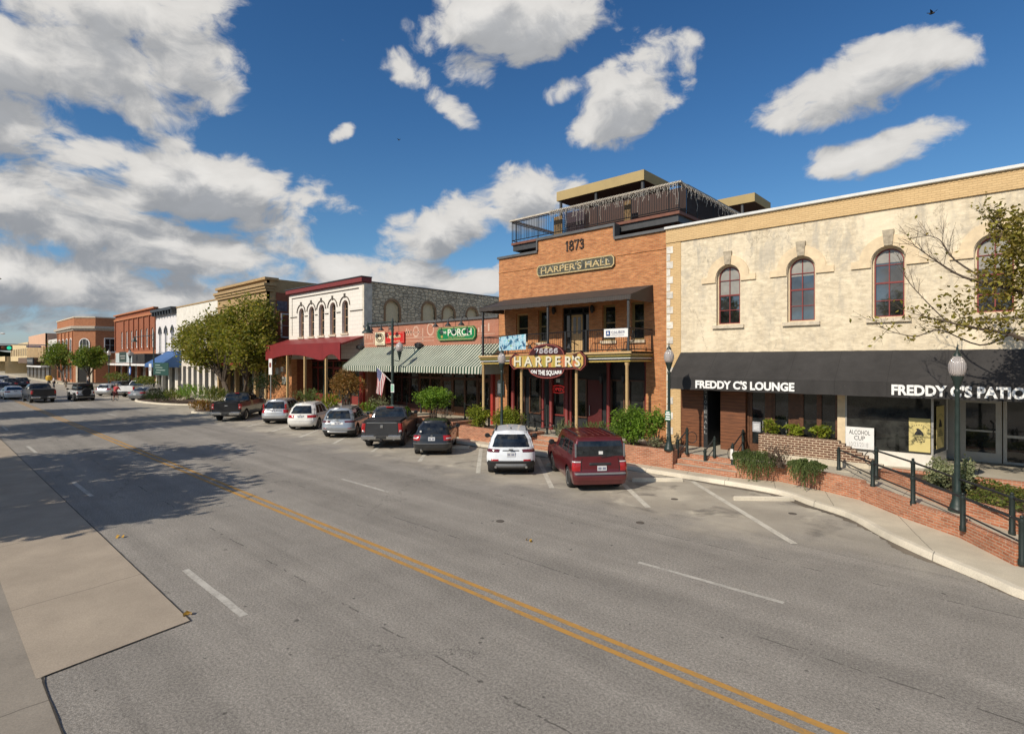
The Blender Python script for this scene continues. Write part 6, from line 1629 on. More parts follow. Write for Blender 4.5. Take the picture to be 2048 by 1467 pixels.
    # mirrors
    for sd in (1, -1):
        y = S['cab']['mirror']; p = Cb(.60, .0, sd); m = MB(); xx = sd * (S['W'] / 2 - .02)
        m.ball((xx + sd * .12, y, tab_top(S, y) + .12), .12, (1, .6, .85), 10, 7); m.tube([(xx - sd * .1, y, tab_top(S, y) + .05), (xx + sd * .1, y, tab_top(S, y) + .10)], .03, 5)
        mo = m.build('mirror', S.get('mirmat', pm), t, smooth=True, world=False)
        m = MB(); m.lathe([(.09, 0), (.088, -.004)], (xx + sd * .12, y - .075, tab_top(S, y) + .12), 10, 'y'); m.build('mirror_glass', CARGL, mo, world=False)
    for bx in S.get('boxes', ()):
        nm, mt, (x0, x1, y0, y1, z0, z1), both = bx[:4]
        for sd in ((1, -1) if both else (1,)):
            m = MB(); a, b = sorted((sd * x0, sd * x1)); m.box(a, b, y0, y1, z0, z1); m.build(nm, mt, t, bevel=bx[4] if len(bx) > 4 else .012, world=False)
    for tbs in S.get('tubes', ()):
        nm, mt, pts, rad, both = tbs
        for sd in ((1, -1) if both else (1,)):
            m = MB(); m.tube([(sd * p[0], p[1], p[2]) for p in pts], rad, 6); m.build(nm, mt, t, smooth=True, world=False)
    # door seams and handles
    for f in S['cab'].get('doors', ()):
        for sd in (1, -1):
            m = MB(); u = .27 + .48 * f
            # dark shut line
            pts = [B(u, s, sd) for s in (.28, .5, .75, .97)]
            m.grid([[p + Vector((sd * .002, -.006, 0)) for p in pts], [p + Vector((sd * .002, .006, 0)) for p in pts]]); m.build('door_seam', UNDER, t, world=False)
            p = B(u + .035, .80, sd); m = MB(); m.box(min(p.x, p.x + sd * .03), max(p.x, p.x + sd * .03), p.y - .09, p.y + .09, p.z - .015, p.z + .015); m.build('door_handle', S.get('handlemat', pm), t, bevel=.008, world=False)
    return t
def tab_top(S, y):
    tb = S['top']
    if y <= tb[0][0]: return tb[0][1]
    for (a, va), (b, vb) in zip(tb, tb[1:]):
        if y <= b: return va + (vb - va) * (y - a) / (b - a)
    return tb[-1][1]
TUM = [(0, .93), (.25, .985), (.55, 1.0), (.8, .985), (1, .93)]
REARW = ('rear_window', -.01, .215, .10, .86); 
def suv(L, Wd, H, belt, **k):
    S = dict(L=L, W=Wd, z0=.26, wr=.36, ra=.92, fa=.92 + k.pop('wb', 2.65), rr=.30, rf=.55, bow=.07,
             rear=[(0, .14), (.18, .03), (.42, 0), (.62, .04), (1, .12)], front=[(0, .12), (.3, 0), (.7, .02), (1, .22)], tumble=TUM,
             top=[(0, belt), (L * .30, belt - .01), (L * .62, belt - .02), (L * .80, belt - .08), (L * .96, belt - .22), (L, belt - .34)],
             cab=dict(rear=[(0, .12), (.5, .24), (1, .46)], front=[(0, L * .735), (.5, L * .66), (1, L * .575)], w=[(0, Wd / 2 * .93), (.5, Wd / 2 * .85), (1, Wd / 2 * .69)],
                      roof=[(0, H - .07), (.5, H - .05), (L * .33, H - .03), (L * .52, H - .04), (L * .62, H - .10)], rr=.24, rf=.35, bow=.09,
                      posts=[.06, .09, .20, .30, .33, .45, .58, .61, .72, .85, .95], win=[('rear_window', -.01, .20, .10, .86), ('side_window', .315, .412, .10, .86), ('side_window', .428, .548, .10, .86), ('side_window', .563, .70, .10, .86), ('windshield', .80, 1.01, .10, .94)],
                      doors=(.30, .60), mirror=L * .66), patches=[], plate=(0, .95), clad=3)
    for a, b in k.items():
        if a in ('cab',): S['cab'].update(b)
        else: S[a] = b
    return S
def trunk_badge(S, z, w=.09, h=.05, mat=None): return ('badge', mat or CHROME, (-w, w, -.02, .02, z - h, z + h), False)
PK = []      # (car, photo x of rear middle, photo y at the rear wheels, heading away from the street axis)
SILVER = paint('silver_paint', (.52, .53, .54), .55); PEARL = paint('pearl_white_paint', (.78, .765, .72)); STEEL = paint('steel_silver_paint', (.40, .43, .46), .55)
GRAPH = paint('graphite_paint', (.055, .057, .062), .4); BLACKP = paint('black_paint', (.010, .010, .012)); COOLW = paint('cool_white_paint', (.74, .77, .80)); RUBY = paint('ruby_paint', (.125, .012, .016), .25)
CHAR = paint('charcoal_paint', (.030, .033, .037), .3); WHITEP = paint('plain_white_paint', (.76, .76, .75)); GREYP = paint('mid_grey_paint', (.20, .21, .22), .4); NAVY = paint('navy_paint', (.02, .035, .10), .3)
spk = ('spare', )
# white crossover nearest the steps
S = suv(4.62, 1.86, 1.68, 1.06, paint=COOLW, clad=4, cladmat=CPLAS, rim=DRIM, plate=(0, .83),
        patches=[('tail_light', DTAIL, .115, .285, .80, .955), ('lower_lens', TAIL, .12, .19, .40, .49), ('license_recess', CPLAS, 0, .085, .855, .905, dict(sides=(1, -1), join=True, off=.014)), ('skid_plate', GPLAS, 0, .150, .07, .27, dict(join=True, off=.03)), ('bumper_strip', CPLAS, 0, .235, .27, .42, dict(join=True, off=.016))],
        boxes=[('badge', CPLAS, (-.09, .09, -.01, .05, 1.005, 1.035), False)], tubes=[('roof_rail', CPLAS, [(.60, .75, 1.60), (.60, .9, 1.68), (.61, 2.3, 1.70), (.60, 2.5, 1.64)], .025, True), ('exhaust', CHROME, [(.58, .0, .36), (.58, .25, .36)], .05, True), ('antenna', CPLAS, [(0, .95, 1.66), (0, .85, 1.75)], .025, False)], mirmat=CPLAS)
PK.append((make_car('crossover', 'white crossover with dark lower bumper parked directly beside the red boxy car', S), 1022, 944, 47.5))
# red boxy four by four
S = suv(4.78, 1.90, 1.83, 1.16, wb=2.78, paint=RUBY, clad=2, cladmat=RUBY, rr=.14, bow=.025, wr=.37, rear=[(0, .06), (.2, .0), (.40, -.01), (.43, .06), (1, .09)], spokes=5,
        cab=dict(rear=[(0, .09), (.5, .11), (1, .16)], rr=.08, bow=.02, crown=.035, w=[(0, .905), (.5, .865), (1, .795)], roof=[(0, 1.78), (.5, 1.81), (2.6, 1.81), (3.1, 1.75)], front=[(0, 3.45), (.5, 3.15), (1, 2.85)], win=[('rear_window', -.01, .165, .10, .86), ('side_window', .315, .412, .10, .80), ('side_window', .428, .548, .10, .80), ('side_window', .563, .70, .10, .80), ('windshield', .80, 1.01, .10, .94)]),
        top=[(0, 1.16), (2.8, 1.15), (3.4, 1.12), (4.4, 1.05), (4.78, .92)], front=[(0, .06), (.3, 0), (.8, .02), (1, .08)], rf=.25, plate=(.05, .80),
        patches=[('tail_light', TAIL, .135, .262, .50, .80), ('reverse_lens', CLENS, .135, .262, .81, .86), ('bumper_strip', GPLAS, 0, .20, .37, .43, dict(join=True, off=.03)), ('latch_bar', CPLAS, 0, .075, .70, .80, dict(join=True, off=.02)), ('tailgate_seam', UNDER, .128, .133, .46, .99, dict(off=.004))],
        tubes=[('wiper', CPLAS, [(.02, .06, 1.17), (.30, .08, 1.19), (.50, .10, 1.21)], .012, False), ('roof_rack', CPLAS, [(.66, .55, 1.78), (.66, .6, 1.85), (.66, 2.5, 1.85), (.66, 2.6, 1.78)], .022, True)],
        boxes=[('roof_rib', RUBY, (.08, .12, .5, 2.6, 1.79, 1.865), True, .006), ('roof_rib', RUBY, (.30, .34, .5, 2.6, 1.79, 1.86), True, .006), ('roof_rib', RUBY, (.50, .54, .5, 2.6, 1.78, 1.845), True, .006), ('sticker', WHITE_PAINT, (-.05, .09, .085, .12, 1.26, 1.36), False, .002), ('tail_pillar', GPLAS, (.80, .86, .10, .16, 1.16, 1.62), True, .01)], mirmat=CPLAS)
PK.append((make_car('boxy_wagon', 'dark red boxy off road wagon with roof rails parked nearest the empty bay', S), 1189, 973.5, 40.5))
# charcoal hatchback
S = suv(4.35, 1.77, 1.53, 1.0, wb=2.6, paint=CHAR, clad=0, wr=.32, ra=.80, rim=DRIM, low=.2, plate=(0, .80), cab=dict(rear=[(0, .16), (.5, .40), (1, .80)], rr=.25, w=[(0, .80), (.5, .73), (1, .57)], roof=[(0, 1.42), (1.0, 1.50), (1.9, 1.51), (2.6, 1.45)]),
        patches=[('tail_light', TAIL, .150, .285, .62, .93), ('lens', CLENS, .172, .262, .70, .80, dict(off=.018)), ('bumper_step', GPLAS, 0, .26, .42, .46, dict(join=True, off=.018))], tubes=[('exhaust', CHROME, [(-.48, -.02, .30), (-.48, .2, .30)], .045, False), ('wiper', CPLAS, [(.0, .17, 1.04), (.3, .2, 1.06)], .010, False)], boxes=[('badge', CHROME, (-.05, .05, .02, .05, .93, .97), False), ('sticker', WHITE_PAINT, (-.56, -.48, .18, .215, 1.08, 1.16), False, .002)], mirmat=CPLAS)
PK.append((make_car('hatchback', 'small charcoal hatchback parked between the grey pickup and the white crossover', S), 866.5, 907.5, 46))
# pickups
def pickup(L, Wd, H, belt, **k):
    S = dict(L=L, W=Wd, z0=.42, wr=.41, ra=1.22, fa=1.22 + 3.65, rr=.10, rf=.40, bow=.02, ww=.26, cat='pickup truck',
             rear=[(0, .12), (.12, .10), (.25, .12), (1, .12)], front=[(0, .10), (.3, 0), (.8, .02), (1, .12)], tumble=[(0, .95), (.3, .99), (.6, 1), (1, .97)],
             top=[(0, belt), (1.85, belt), (2.05, belt + .04), (4.1, belt + .02), (5.2, belt - .05), (L, belt - .16)],
             cab=dict(rear=[(0, 1.98), (.5, 2.06), (1, 2.22)], front=[(0, 4.25), (.5, 3.95), (1, 3.62)], w=[(0, Wd / 2 * .95), (.5, Wd / 2 * .885), (1, Wd / 2 * .75)], roof=[(1.9, H - .07), (2.6, H - .03), (3.4, H - .05), (3.8, H - .10)], rr=.14, rf=.3, bow=.03,
                      posts=[.06, .12, .20, .30, .42, .47, .55, .70, .80, .90], win=[('rear_window', -.01, .165, .12, .90), ('side_window', .30, .475, .10, .90), ('side_window', .49, .70, .10, .90), ('windshield', .80, 1.01, .10, .94)], doors=(), mirror=3.95), patches=[], plate=(0, .62), clad=0)
    for a, b in k.items():
        if a == 'cab': S['cab'].update(b)
        else: S[a] = b
    bw = S['W'] / 2
    S['boxes'] = list(S.get('boxes', ())) + [('bed_cover', S.get('cover', CPLAS), (-bw + .10, bw - .10, .22, 1.95, belt + .02, belt + .075), False, .02), ('rear_bumper', S.get('bumper', CHROME), (-bw + .03, bw - .03, -.06, .16, .50, .70), False, .03), ('bumper_step', CPLAS, (-.36, .36, -.064, .1, .655, .705), False, .01), ('plate_recess', CPLAS, (-.26, .26, -.066, .05, .52, .652), False, .004), ('tow_hitch', CPLAS, (-.06, .06, -.12, .2, .42, .50), False), ('side_step', CPLAS, (bw - .10, bw + .02, 2.0, 4.2, .36, .42), True)]
    return S
S = pickup(5.8, 2.02, 1.93, 1.34, paint=GRAPH, rim=DRIM, patches=[('tail_light', TAIL, .145, .285, .46, .93), ('lens', CLENS, .150, .21, .47, .57, dict(off=.02)), ('tailgate_seam', UNDER, .138, .142, .30, .98, dict(off=.004)), ('tailgate_crease', GPLAS, 0, .135, .93, .97, dict(join=True, off=.012))],
           boxes=[('badge', CHROME, (-.075, .075, .09, .115, 1.04, 1.20), False, .04), ('brake_lamp', TAIL, (-.20, .20, 2.15, 2.27, 1.86, 1.93), False, .02)], plate=(0, .60), tubes=[('exhaust', CHROME, [(.62, -.04, .52), (.62, .3, .52)], .06, True)], mirmat=CPLAS)
S['plate'] = (0, .60); PK.append((make_car('pickup_truck', 'dark grey pickup truck with wide bright bumper parked right of the silver crossover', S, 'pickup trucks'), 771.5, 891.5, 46))
S = pickup(5.9, 2.03, 1.96, 1.36, paint=BLACKP, rim=CHROME, spokes=5, patches=[('tail_light', TAIL, .148, .28, .52, .93), ('lens', CLENS, .152, .20, .60, .70, dict(off=.02)), ('tailgate_seam', UNDER, .138, .142, .30, .98, dict(off=.004))], boxes=[('badge', CHROME, (-.11, .11, .095, .118, 1.10, 1.18), False, .035), ('brake_lamp', TAIL, (-.16, .16, 2.15, 2.27, 1.89, 1.95), False, .02)], cover=BLACKP)
bt = make_car('pickup_truck', 'glossy black pickup truck parked at the far end of the row beside the planted bulge', S, 'pickup trucks'); PK.append((bt, 463, 840, 41))
# grey crossover, white crossover, silver crossover
S = suv(4.60, 1.85, 1.68, 1.05, wb=2.66, paint=STEEL, clad=3, plate=(0, .86), patches=[('tail_light', DTAIL, .105, .30, .80, .93), ('reflector', TAIL, .15, .2, .38, .42), ('plate_panel', WHITE_PAINT, 0, .085, .66, .80, dict(join=True, off=.010)), ('skid_plate', SILVER, 0, .15, .08, .20, dict(join=True, off=.03))], boxes=[('badge', CHROME, (-.08, .08, .0, .06, .985, 1.03), False, .02), ('sticker', WHITE_PAINT, (-.62, -.54, .2, .235, 1.16, 1.24), False, .002)], tubes=[('roof_rail', CPLAS, [(.60, .75, 1.60), (.61, .9, 1.685), (.61, 2.3, 1.695), (.60, 2.5, 1.64)], .025, True), ('antenna', STEEL, [(0, .95, 1.66), (0, .82, 1.75)], .03, False)])
PK.append((make_car('crossover', 'steel grey crossover with dark tail lights parked left of the dark grey pickup', S), 682, 873, 46))
S = suv(4.64, 1.80, 1.66, 1.02, wb=2.69, paint=PEARL, clad=0, rr=.36, bow=.11, plate=(0, .88), cab=dict(rear=[(0, .14), (.5, .32), (1, .62)], rr=.3), patches=[('tail_light', TAIL, .125, .30, .70, .93), ('plate_recess', CPLAS, 0, .07, .80, .86, dict(join=True, off=.012)), ('bumper_seam', UNDER, 0, .2, .46, .47, dict(join=True, off=.008))], boxes=[('badge', CHROME, (-.05, .05, .01, .06, .96, 1.0), False, .02)], tubes=[('antenna', PEARL, [(0, 1.0, 1.64), (0, .88, 1.72)], .025, False), ('roof_rail', GPLAS, [(.58, .9, 1.60), (.59, 1.1, 1.66), (.59, 2.3, 1.67), (.58, 2.5, 1.62)], .02, True)])
PK.append((make_car('crossover', 'pearl white rounded crossover with bright red tail lights parked left of the steel grey one', S), 609, 858, 46))
S = suv(4.53, 1.82, 1.67, 1.04, wb=2.62, paint=SILVER, clad=2, cladmat=CPLAS, plate=(0, .93), patches=[('tail_light', TAIL, .17, .262, .66, .98), ('dark_band', CPLAS, 0, .15, .84, .90, dict(join=True, off=.012)), ('bumper_lower', CPLAS, 0, .24, .10, .22, dict(join=True, off=.015))], boxes=[('badge', CHROME, (-.05, .05, .01, .06, 1.0, 1.04), False, .02), ('tail_pillar', TAIL, (.70, .80, .20, .36, 1.06, 1.40), True, .02)])
PK.append((make_car('crossover', 'silver crossover with tall red tail lights parked beside the glossy black pickup', S), 556, 846, 46))
for c, px, py, hd in PK:
    p = G(px, py); a = R(hd)                     # nose points to (-cos a, sin a)
    c.rotation_euler = (0, 0, math.atan2(math.cos(a), math.sin(a)))
    h_ = Vector((-math.cos(a), math.sin(a), 0)); c.location = p - h_ * (RA[c.name] - .12)
# --- traffic and cars far down the street (noses point along the street)
def far_car(c, px, py, hd, lab, grp):
    p = G(px, py); a = R(hd); h_ = Vector((-math.cos(a), math.sin(a), 0)); c.location = p - h_ * (RA[c.name] - .12); c.rotation_euler = (0, 0, math.atan2(math.cos(a), math.sin(a))); tag(c, lab, None, grp)
S = pickup(5.9, 2.03, 1.96, 1.36, paint=BLACKP, rim=CHROME, patches=[('tail_light', TAIL, .148, .28, .55, .93)])
far_car(make_car('pickup_truck', '', S), 84, 804.5, -2, 'black pickup truck driving away on the road', 'vehicles on the road')
bpy.data.objects['pickup_truck.002']['label'] = 'black pickup truck driving away in the middle of the road beyond the shade'
S = suv(4.85, 1.84, 1.44, .98, paint=WHITEP, cat='car', clad=0, wr=.33, top=[(0, 1.0), (.5, 1.02), (3.2, .98), (4.2, .9), (4.85, .7)], rear=[(0, .1), (.4, 0), (1, .08)], cab=dict(rear=[(0, .55), (.5, .9), (1, 1.4)], front=[(0, 3.5), (.5, 3.1), (1, 2.6)], roof=[(1, 1.40), (2, 1.43), (2.8, 1.38)]), patches=[('tail_light', TAIL, .12, .28, .78, .92)])
sed = make_car('sedan', '', S); far_car(sed, 29, 798, -2, 'white sedan driving away left of the black pickup on the road', 'vehicles on the road')
# open topped four by four with spare wheel
S = suv(4.3, 1.88, 1.86, 1.12, wb=2.55, paint=WHITEP, clad=2, wr=.42, ww=.27, rr=.10, bow=.01, rear=[(0, .1), (1, .1)], front=[(0, .05), (1, .05)], rf=.3, tumble=[(0, .80), (.4, .82), (1, .82)], top=[(0, 1.14), (2.6, 1.14), (3.4, 1.10), (4.3, 1.02)], plate=(-.55, .8),
        cab=dict(paint=BLACK_FAB, rear=[(0, .12), (1, .18)], front=[(0, 2.75), (.5, 2.65), (1, 2.5)], w=[(0, .76), (1, .68)], roof=[(0, 1.84), (2.5, 1.84)], rr=.1, rf=.15, bow=.01), patches=[('tail_light', TAIL, .15, .25, .6, .85)], boxes=[('fender', CPLAS, (.72, .94, .55, 1.35, .82, .88), True), ('fender', CPLAS, (.72, .94, 3.0, 3.95, .82, .88), True), ('rear_bumper', CPLAS, (-.8, .8, -.08, .12, .46, .64), False)], mirmat=CPLAS)
jp = make_car('off_road_car', '', S)
m = MB(); m.lathe([(.22, -.02), (.40, -.02), (.42, -.06), (.42, -.22), (.38, -.26), (.05, -.24)], (.05, .08, .98), 20, 'y'); m.build('spare_wheel', TYRE, jp, smooth=True, world=False)
far_car(jp, 168, 801, -2, 'white off road car with black soft top and spare wheel driving away', 'vehicles on the road')
S = suv(4.8, 1.85, 1.45, .98, paint=GREYP, cat='car', clad=0, wr=.33, top=[(0, 1.0), (.5, 1.02), (3.2, .98), (4.2, .9), (4.85, .7)], rear=[(0, .1), (.4, 0), (1, .08)], cab=dict(rear=[(0, .55), (.5, .9), (1, 1.4)], front=[(0, 3.5), (.5, 3.1), (1, 2.6)], roof=[(1, 1.40), (2, 1.43), (2.8, 1.38)]), patches=[('tail_light', TAIL, .13, .29, .72, .90)], plate=(0, .7))
gs = make_car('sedan', '', S); far_car(gs, 279, 800, 46, 'grey sedan parked beside the green street sign on the far bulge', 'cars parked further down')
S = pickup(5.7, 2.0, 1.93, 1.32, paint=WHITEP, patches=[('tail_light', TAIL, .148, .28, .5, .93)]); far_car(make_car('pickup_truck', '', S), 262, 793, 46, 'white pickup truck parked behind the grey sedan', 'cars parked further down')
S = suv(4.5, 1.8, 1.48, .98, paint=SILVER, clad=0, wr=.33, cab=dict(roof=[(0, 1.40), (1.2, 1.46), (2.6, 1.42)]), patches=[('tail_light', TAIL, .13, .28, .7, .92)]); sv = make_car('hatchback', '', S); far_car(sv, 212, 791, 46, 'silver hatchback parked left of the white pickup', 'cars parked further down')
dark = [(S_, nm) for S_, nm in ()]
for px, py, hd, lab, pmn in ((235, 788, 46, 'dark car parked behind the cyclist in the red top', CHAR), (3, 792, 3, 'dark blue car at the left edge beside the white sedan', NAVY), (20, 778, 3, 'dark car at the far left beyond the white sedan', BLACKP), (44, 776, 3, 'black high car queuing beyond the black pickup', BLACKP), (7, 770, 3, 'pale car at the far left edge under the signal', SILVER)):
    S = suv(4.6, 1.85, 1.7, 1.05, paint=pmn, clad=0, patches=[('tail_light', TAIL, .13, .28, .68, .92)]); far_car(make_car('parked_car' if hd > 10 else 'moving_car', '', S), px, py, hd, lab, 'cars parked further down' if hd > 10 else 'vehicles on the road')
# ------------------------------------------------------------------ planters, walls, steps
SOIL = plain('mulch', (.075, .045, .028), .95, .4, 8, bump=.02)
def planter(name, lab, x0, x1, y0, y1, ztop, zbase=.14, mat=None, grp='brick planters in front of the shops', steps=()):
    t = thing(name, lab, 'planter', ((x0 + x1) / 2, y0, zbase), 0, grp); th = .22
    m = MB(); m.box(x0, x1, y0, y0 + th, zbase, ztop); m.box(x0, x0 + th, y0 + th + .001, y1, zbase, ztop); m.box(x1 - th, x1, y0 + th + .001, y1, zbase, ztop)
    m.build('wall', mat or PBRICK, t, bevel=.012)
    m = MB(); n = 10; m.grid([[(x0 + th + (x1 - x0 - 2 * th) * i / n, y, ztop - .06 + random.uniform(-.03, .04)) for i in range(n + 1)] for y in (y0 + th, (y0 + y1) / 2, y1)]); m.build('soil', SOIL, t, smooth='all')
    return t
YPn = 20.0
planter('brick_planter', 'orange brick planter under the lamp post between the hall steps and lounge steps', fx(1139, YPn), fx(1345, YPn), YPn, 21.2, .86)
planter('brick_planter', 'orange brick planter with two trimmed bushes behind the white crossover', fx(917, YPn), fx(1056, YPn), YPn, 21.3, .84)
planter('brick_planter', 'orange brick planter with the round topped green tree behind the charcoal hatchback', fx(820, YPn), fx(908, YPn), YPn - .1, 21.6, .98)
planter('brick_planter', 'orange brick planter beside the dark grey pickup under the flag', fx(716, YPn), fx(795, YPn), YPn, 21.4, .85)
planter('brick_planter', 'orange brick planter behind the pearl white and silver crossovers', fx(596, YPn), fx(690, YPn), YPn, 21.3, .85)
def steps(name, lab, x0, x1, y0, n, z0, z1, run=.34):
    t = thing(name, lab, 'steps', ((x0 + x1) / 2, y0, z0), 0, 'brick steps up to the raised pavement')
    for i in range(n):
        za_, zb_ = z0 - .02, z0 + (z1 - z0) * (i + 1) / n
        m = MB(); m.box(x0, x1, y0 + run * i, y0 + run * (i + 1) + (.4 if i == n - 1 else .001), za_, zb_ + .001 * i); m.build('step', PBRICK, t, bevel=.015)
        m = MB(); m.box(x0 + .02, x1 - .02, y0 + run * i + .12, y0 + run * (i + 1) + (.4 if i == n - 1 else 0), zb_ + .001 * i, zb_ + .004 + .001 * i); m.build('tread', WALKU, t)
    return t
steps('brick_steps', 'brick steps with green handrails in front of the lounge', fx(1346, YPn) + .02, fx(1472, YPn), YPn - .02, 3, .15, SW + .004)
steps('brick_steps', 'brick steps with ringed handrails in front of the hanging sign', fx(1056, YPn) + .02, fx(1138, YPn), YPn - .02, 3, .15, SW + .004)
# walls of the ramp
def wall_line(name, lab, pts, tops, th=.24, grp='brick ramp walls', base=-.05):
    """brick wall along ground points; tops: height at each segment (stepped)"""
    t = thing(name, lab, 'brick wall', pts[0], 0, grp)
    back = offset_line(pts, th)
    for i in range(len(pts) - 1):
        a, b, c, d = pts[i], pts[i + 1], back[i + 1], back[i]; z1 = tops[i]
        m = MB(); lo = min(a.z, b.z) + base
        m.add([(p.x, p.y, lo) for p in (a, b, c, d)] + [(p.x, p.y, z1) for p in (a, b, c, d)], [(0, 3, 2, 1), (4, 5, 6, 7), (0, 1, 5, 4), (1, 2, 6, 5), (2, 3, 7, 6), (3, 0, 4, 7)])
        m.build('wall_section', PBRICK, t, bevel=.012)
    return t
def GZ(px, py, z): return G(px, py, z)
fw = [Vector((fx(1472, YPn) + .02, YPn, .15))] + [GZ(*p, .155) for p in ((1560, 962), (1640, 979), (1720, 999), (1808, 1035), (1918, 1074), (2030, 1131))]
wall_line('ramp_wall', 'orange brick front wall of the ramp stepping down to the right edge', fw, [.74, .74, .74, .66, .60, .56])
sw_ = [GZ(1752, 950, .66), GZ(1835, 988, .55), GZ(1909, 1021, .45), GZ(2034, 1066, .32), GZ(2120, 1100, .25)]
wall_line('ramp_wall', 'orange brick inner wall of the ramp behind the lamp post at right', sw_, [.90, .84, .78, .68])
bw = [Vector((-2.9, 21.5, .5)), Vector((-1.5, 21.5, .5)), Vector((6, 21.5, .4))]
wall_line('ramp_wall', 'orange brick wall edging the raised pavement behind the silvery bush', bw, [.86, .88])
# ramp surface between front and inner wall, sloping down to the right
m = MB(); fb = offset_line(fw, .24)
A = [fb[2], fb[3], fb[4], fb[5], fb[6], fb[6] + Vector((2.5, -2.2, 0))]; zA = [.66, .63, .54, .42, .25, .16]
Bp = [Vector((-5.0, 20.95, 0)), Vector((-3.7, 20.95, 0)), sw_[0], sw_[2], sw_[3], sw_[4] + Vector((2, -1.6, 0))]; zB = [SW, .675, .62, .44, .31, .16]
m.grid([[Vector((p.x, p.y, z)) for p, z in zip(A, zA)], [Vector((p.x, p.y, z)) for p, z in zip(Bp, zB)]])
m.grid([[Vector((fb[0].x, fb[0].y, .66)), Vector((fb[1].x, fb[1].y, .66)), Vector((fb[2].x, fb[2].y, .66))], [Vector((fb[0].x, 20.95, SW)), Vector((fb[1].x, 20.95, SW)), Vector((-5.0, 20.95, SW))]])
tag(m.build('ramp', WALKU), kind='structure')
# soil bed between inner wall and pavement wall
m = MB(); sbk = offset_line(sw_, .22); m.grid([[Vector((p.x, p.y, z)) for p, z in zip(sbk, (.80, .76, .70, .60, .55))], [Vector((-2.6, 21.5, .80)), Vector((-1.4, 21.5, .76)), Vector((0, 21.5, .7)), Vector((2.2, 21.5, .66)), Vector((4, 21.5, .62))]])
tag(m.build('planting_bed', SOIL), kind='structure')

# ------------------------------------------------------------------ handrails
def post_mesh(h, r=.056):
    m = MB(); m.lathe([(r * 1.25, 0), (r * 1.25, .10), (r, .13), (r, h - .16), (r * 1.2, h - .15), (r * 1.2, h - .10), (r * .9, h - .08), (r * .55, h - .06), (r * .75, h - .03), (r * .4, h), (.005, h + .005)], n=12); return m
def railing(name, lab, posts, rails=((.88, .028), (.45, .020)), grp='green post handrails', rings=()):
    """posts: (px, ytop, ybottom, ground level)"""
    P_ = []
    for (px, y0, y1, z) in posts:
        b = G(px, y1, z); dep = (b.x * FW.x + b.y * FW.y); P_.append((b, (y1 - y0) * dep / FX))
    t = thing(name, lab, 'handrail', P_[0][0], 0, grp)
    for b, h in P_:
        m = post_mesh(h); m.xf(Matrix.Translation(b)); m.build('post', POST_METAL, t, smooth=True)
    for (f, r) in rails:
        for (b, h), (b2, h2) in zip(P_, P_[1:]):
            m = MB(); m.tube([b + Vector((0, 0, h * f)), b2 + Vector((0, 0, h2 * f))], r, 6); m.build('rail', BLACK_METAL, t, smooth=True)
    for (i, sx, sy) in rings:
        b, h = P_[i]; m = MB(); c = b + Vector((sx * .20, sy * .20, h * .62))
        m.tube([c + Vector((sx * .20 * math.cos(a), sy * .20 * math.cos(a), .22 * math.sin(a))) for a in [k_ * .5236 for k_ in range(13)]], .016, 6, caps=False); m.build('ring', BLACK_METAL, t, smooth=True)
    return t
railing('handrail', 'green handrail with ring at the left of the lounge steps', [(1355, 877, 933, .15), (1374, 854, 908, SW)], rings=((1, .7, .7),))
railing('handrail', 'green handrail in the middle of the lounge steps', [(1410, 896, 940, .15), (1429, 872, 914, SW)])
railing('handrail', 'green handrail at the right of the lounge steps with a white sticker', [(1465, 886, 948, .15), (1486, 858, 903, SW)], rings=((0, -.7, .7),))
m = MB(); b = G(1465, 948, .15); m.box(b.x - .05, b.x + .05, b.y - .075, b.y - .068, .72, 1.10); o = m.build('sticker_plate', WHITE_PAINT); tag(o, 'white sticker plate on the post at the right of the lounge steps', 'sticker')
railing('handrail', 'long green handrail along the front wall of the ramp', [(1677.5, 893, 940, .68), (1745.6, 919, 975, .62), (1826, 948, 1010, .55), (1925.7, 985, 1061, .38), (2044, 1030, 1129, .2)])
railing('handrail', 'long green handrail along the inner wall of the ramp', [(1752.6, 893, 957, .64), (1826, 916, 982, .56), (1909, 945, 1020, .45), (2024, 984, 1070, .3), (2110, 1010, 1110, .25)], rings=((0, -.8, 0),))
railing('handrail', 'green handrail at the left of the steps below the hanging sign', [(1057, 823, 862, .50), (1094, 809, 868, SW)], rings=((0, .9, 0),))
railing('handrail', 'green handrail at the right of the steps below the hanging sign', [(1073, 854, 888, .15), (1113, 847, 878, .50)], rings=((1, -.7, -.3),))
railing('handrail', 'green handrail among the planters behind the charcoal hatchback', [(930, 805, 838, SW), (978, 814, 855, SW)], rails=((.9, .025),))
railing('handrail', 'long green handrail along the pavement under the striped awning', [(795, 785, 818, SW), (814, 788, 820, SW), (842, 792, 825, SW), (895, 797, 830, SW)], rails=((.9, .022), (.5, .016)))
railing('handrail', 'green handrail on the pavement below the red canopy', [(574, 776, 802, .5), (590, 772, 798, .5), (604, 775, 802, .5)], rails=((.9, .022),))
railing('handrail', 'green handrail near the brown leaved small tree', [(685, 782, 815, SW), (700, 783, 815, SW), (718, 785, 817, SW)], rails=((.9, .022),))

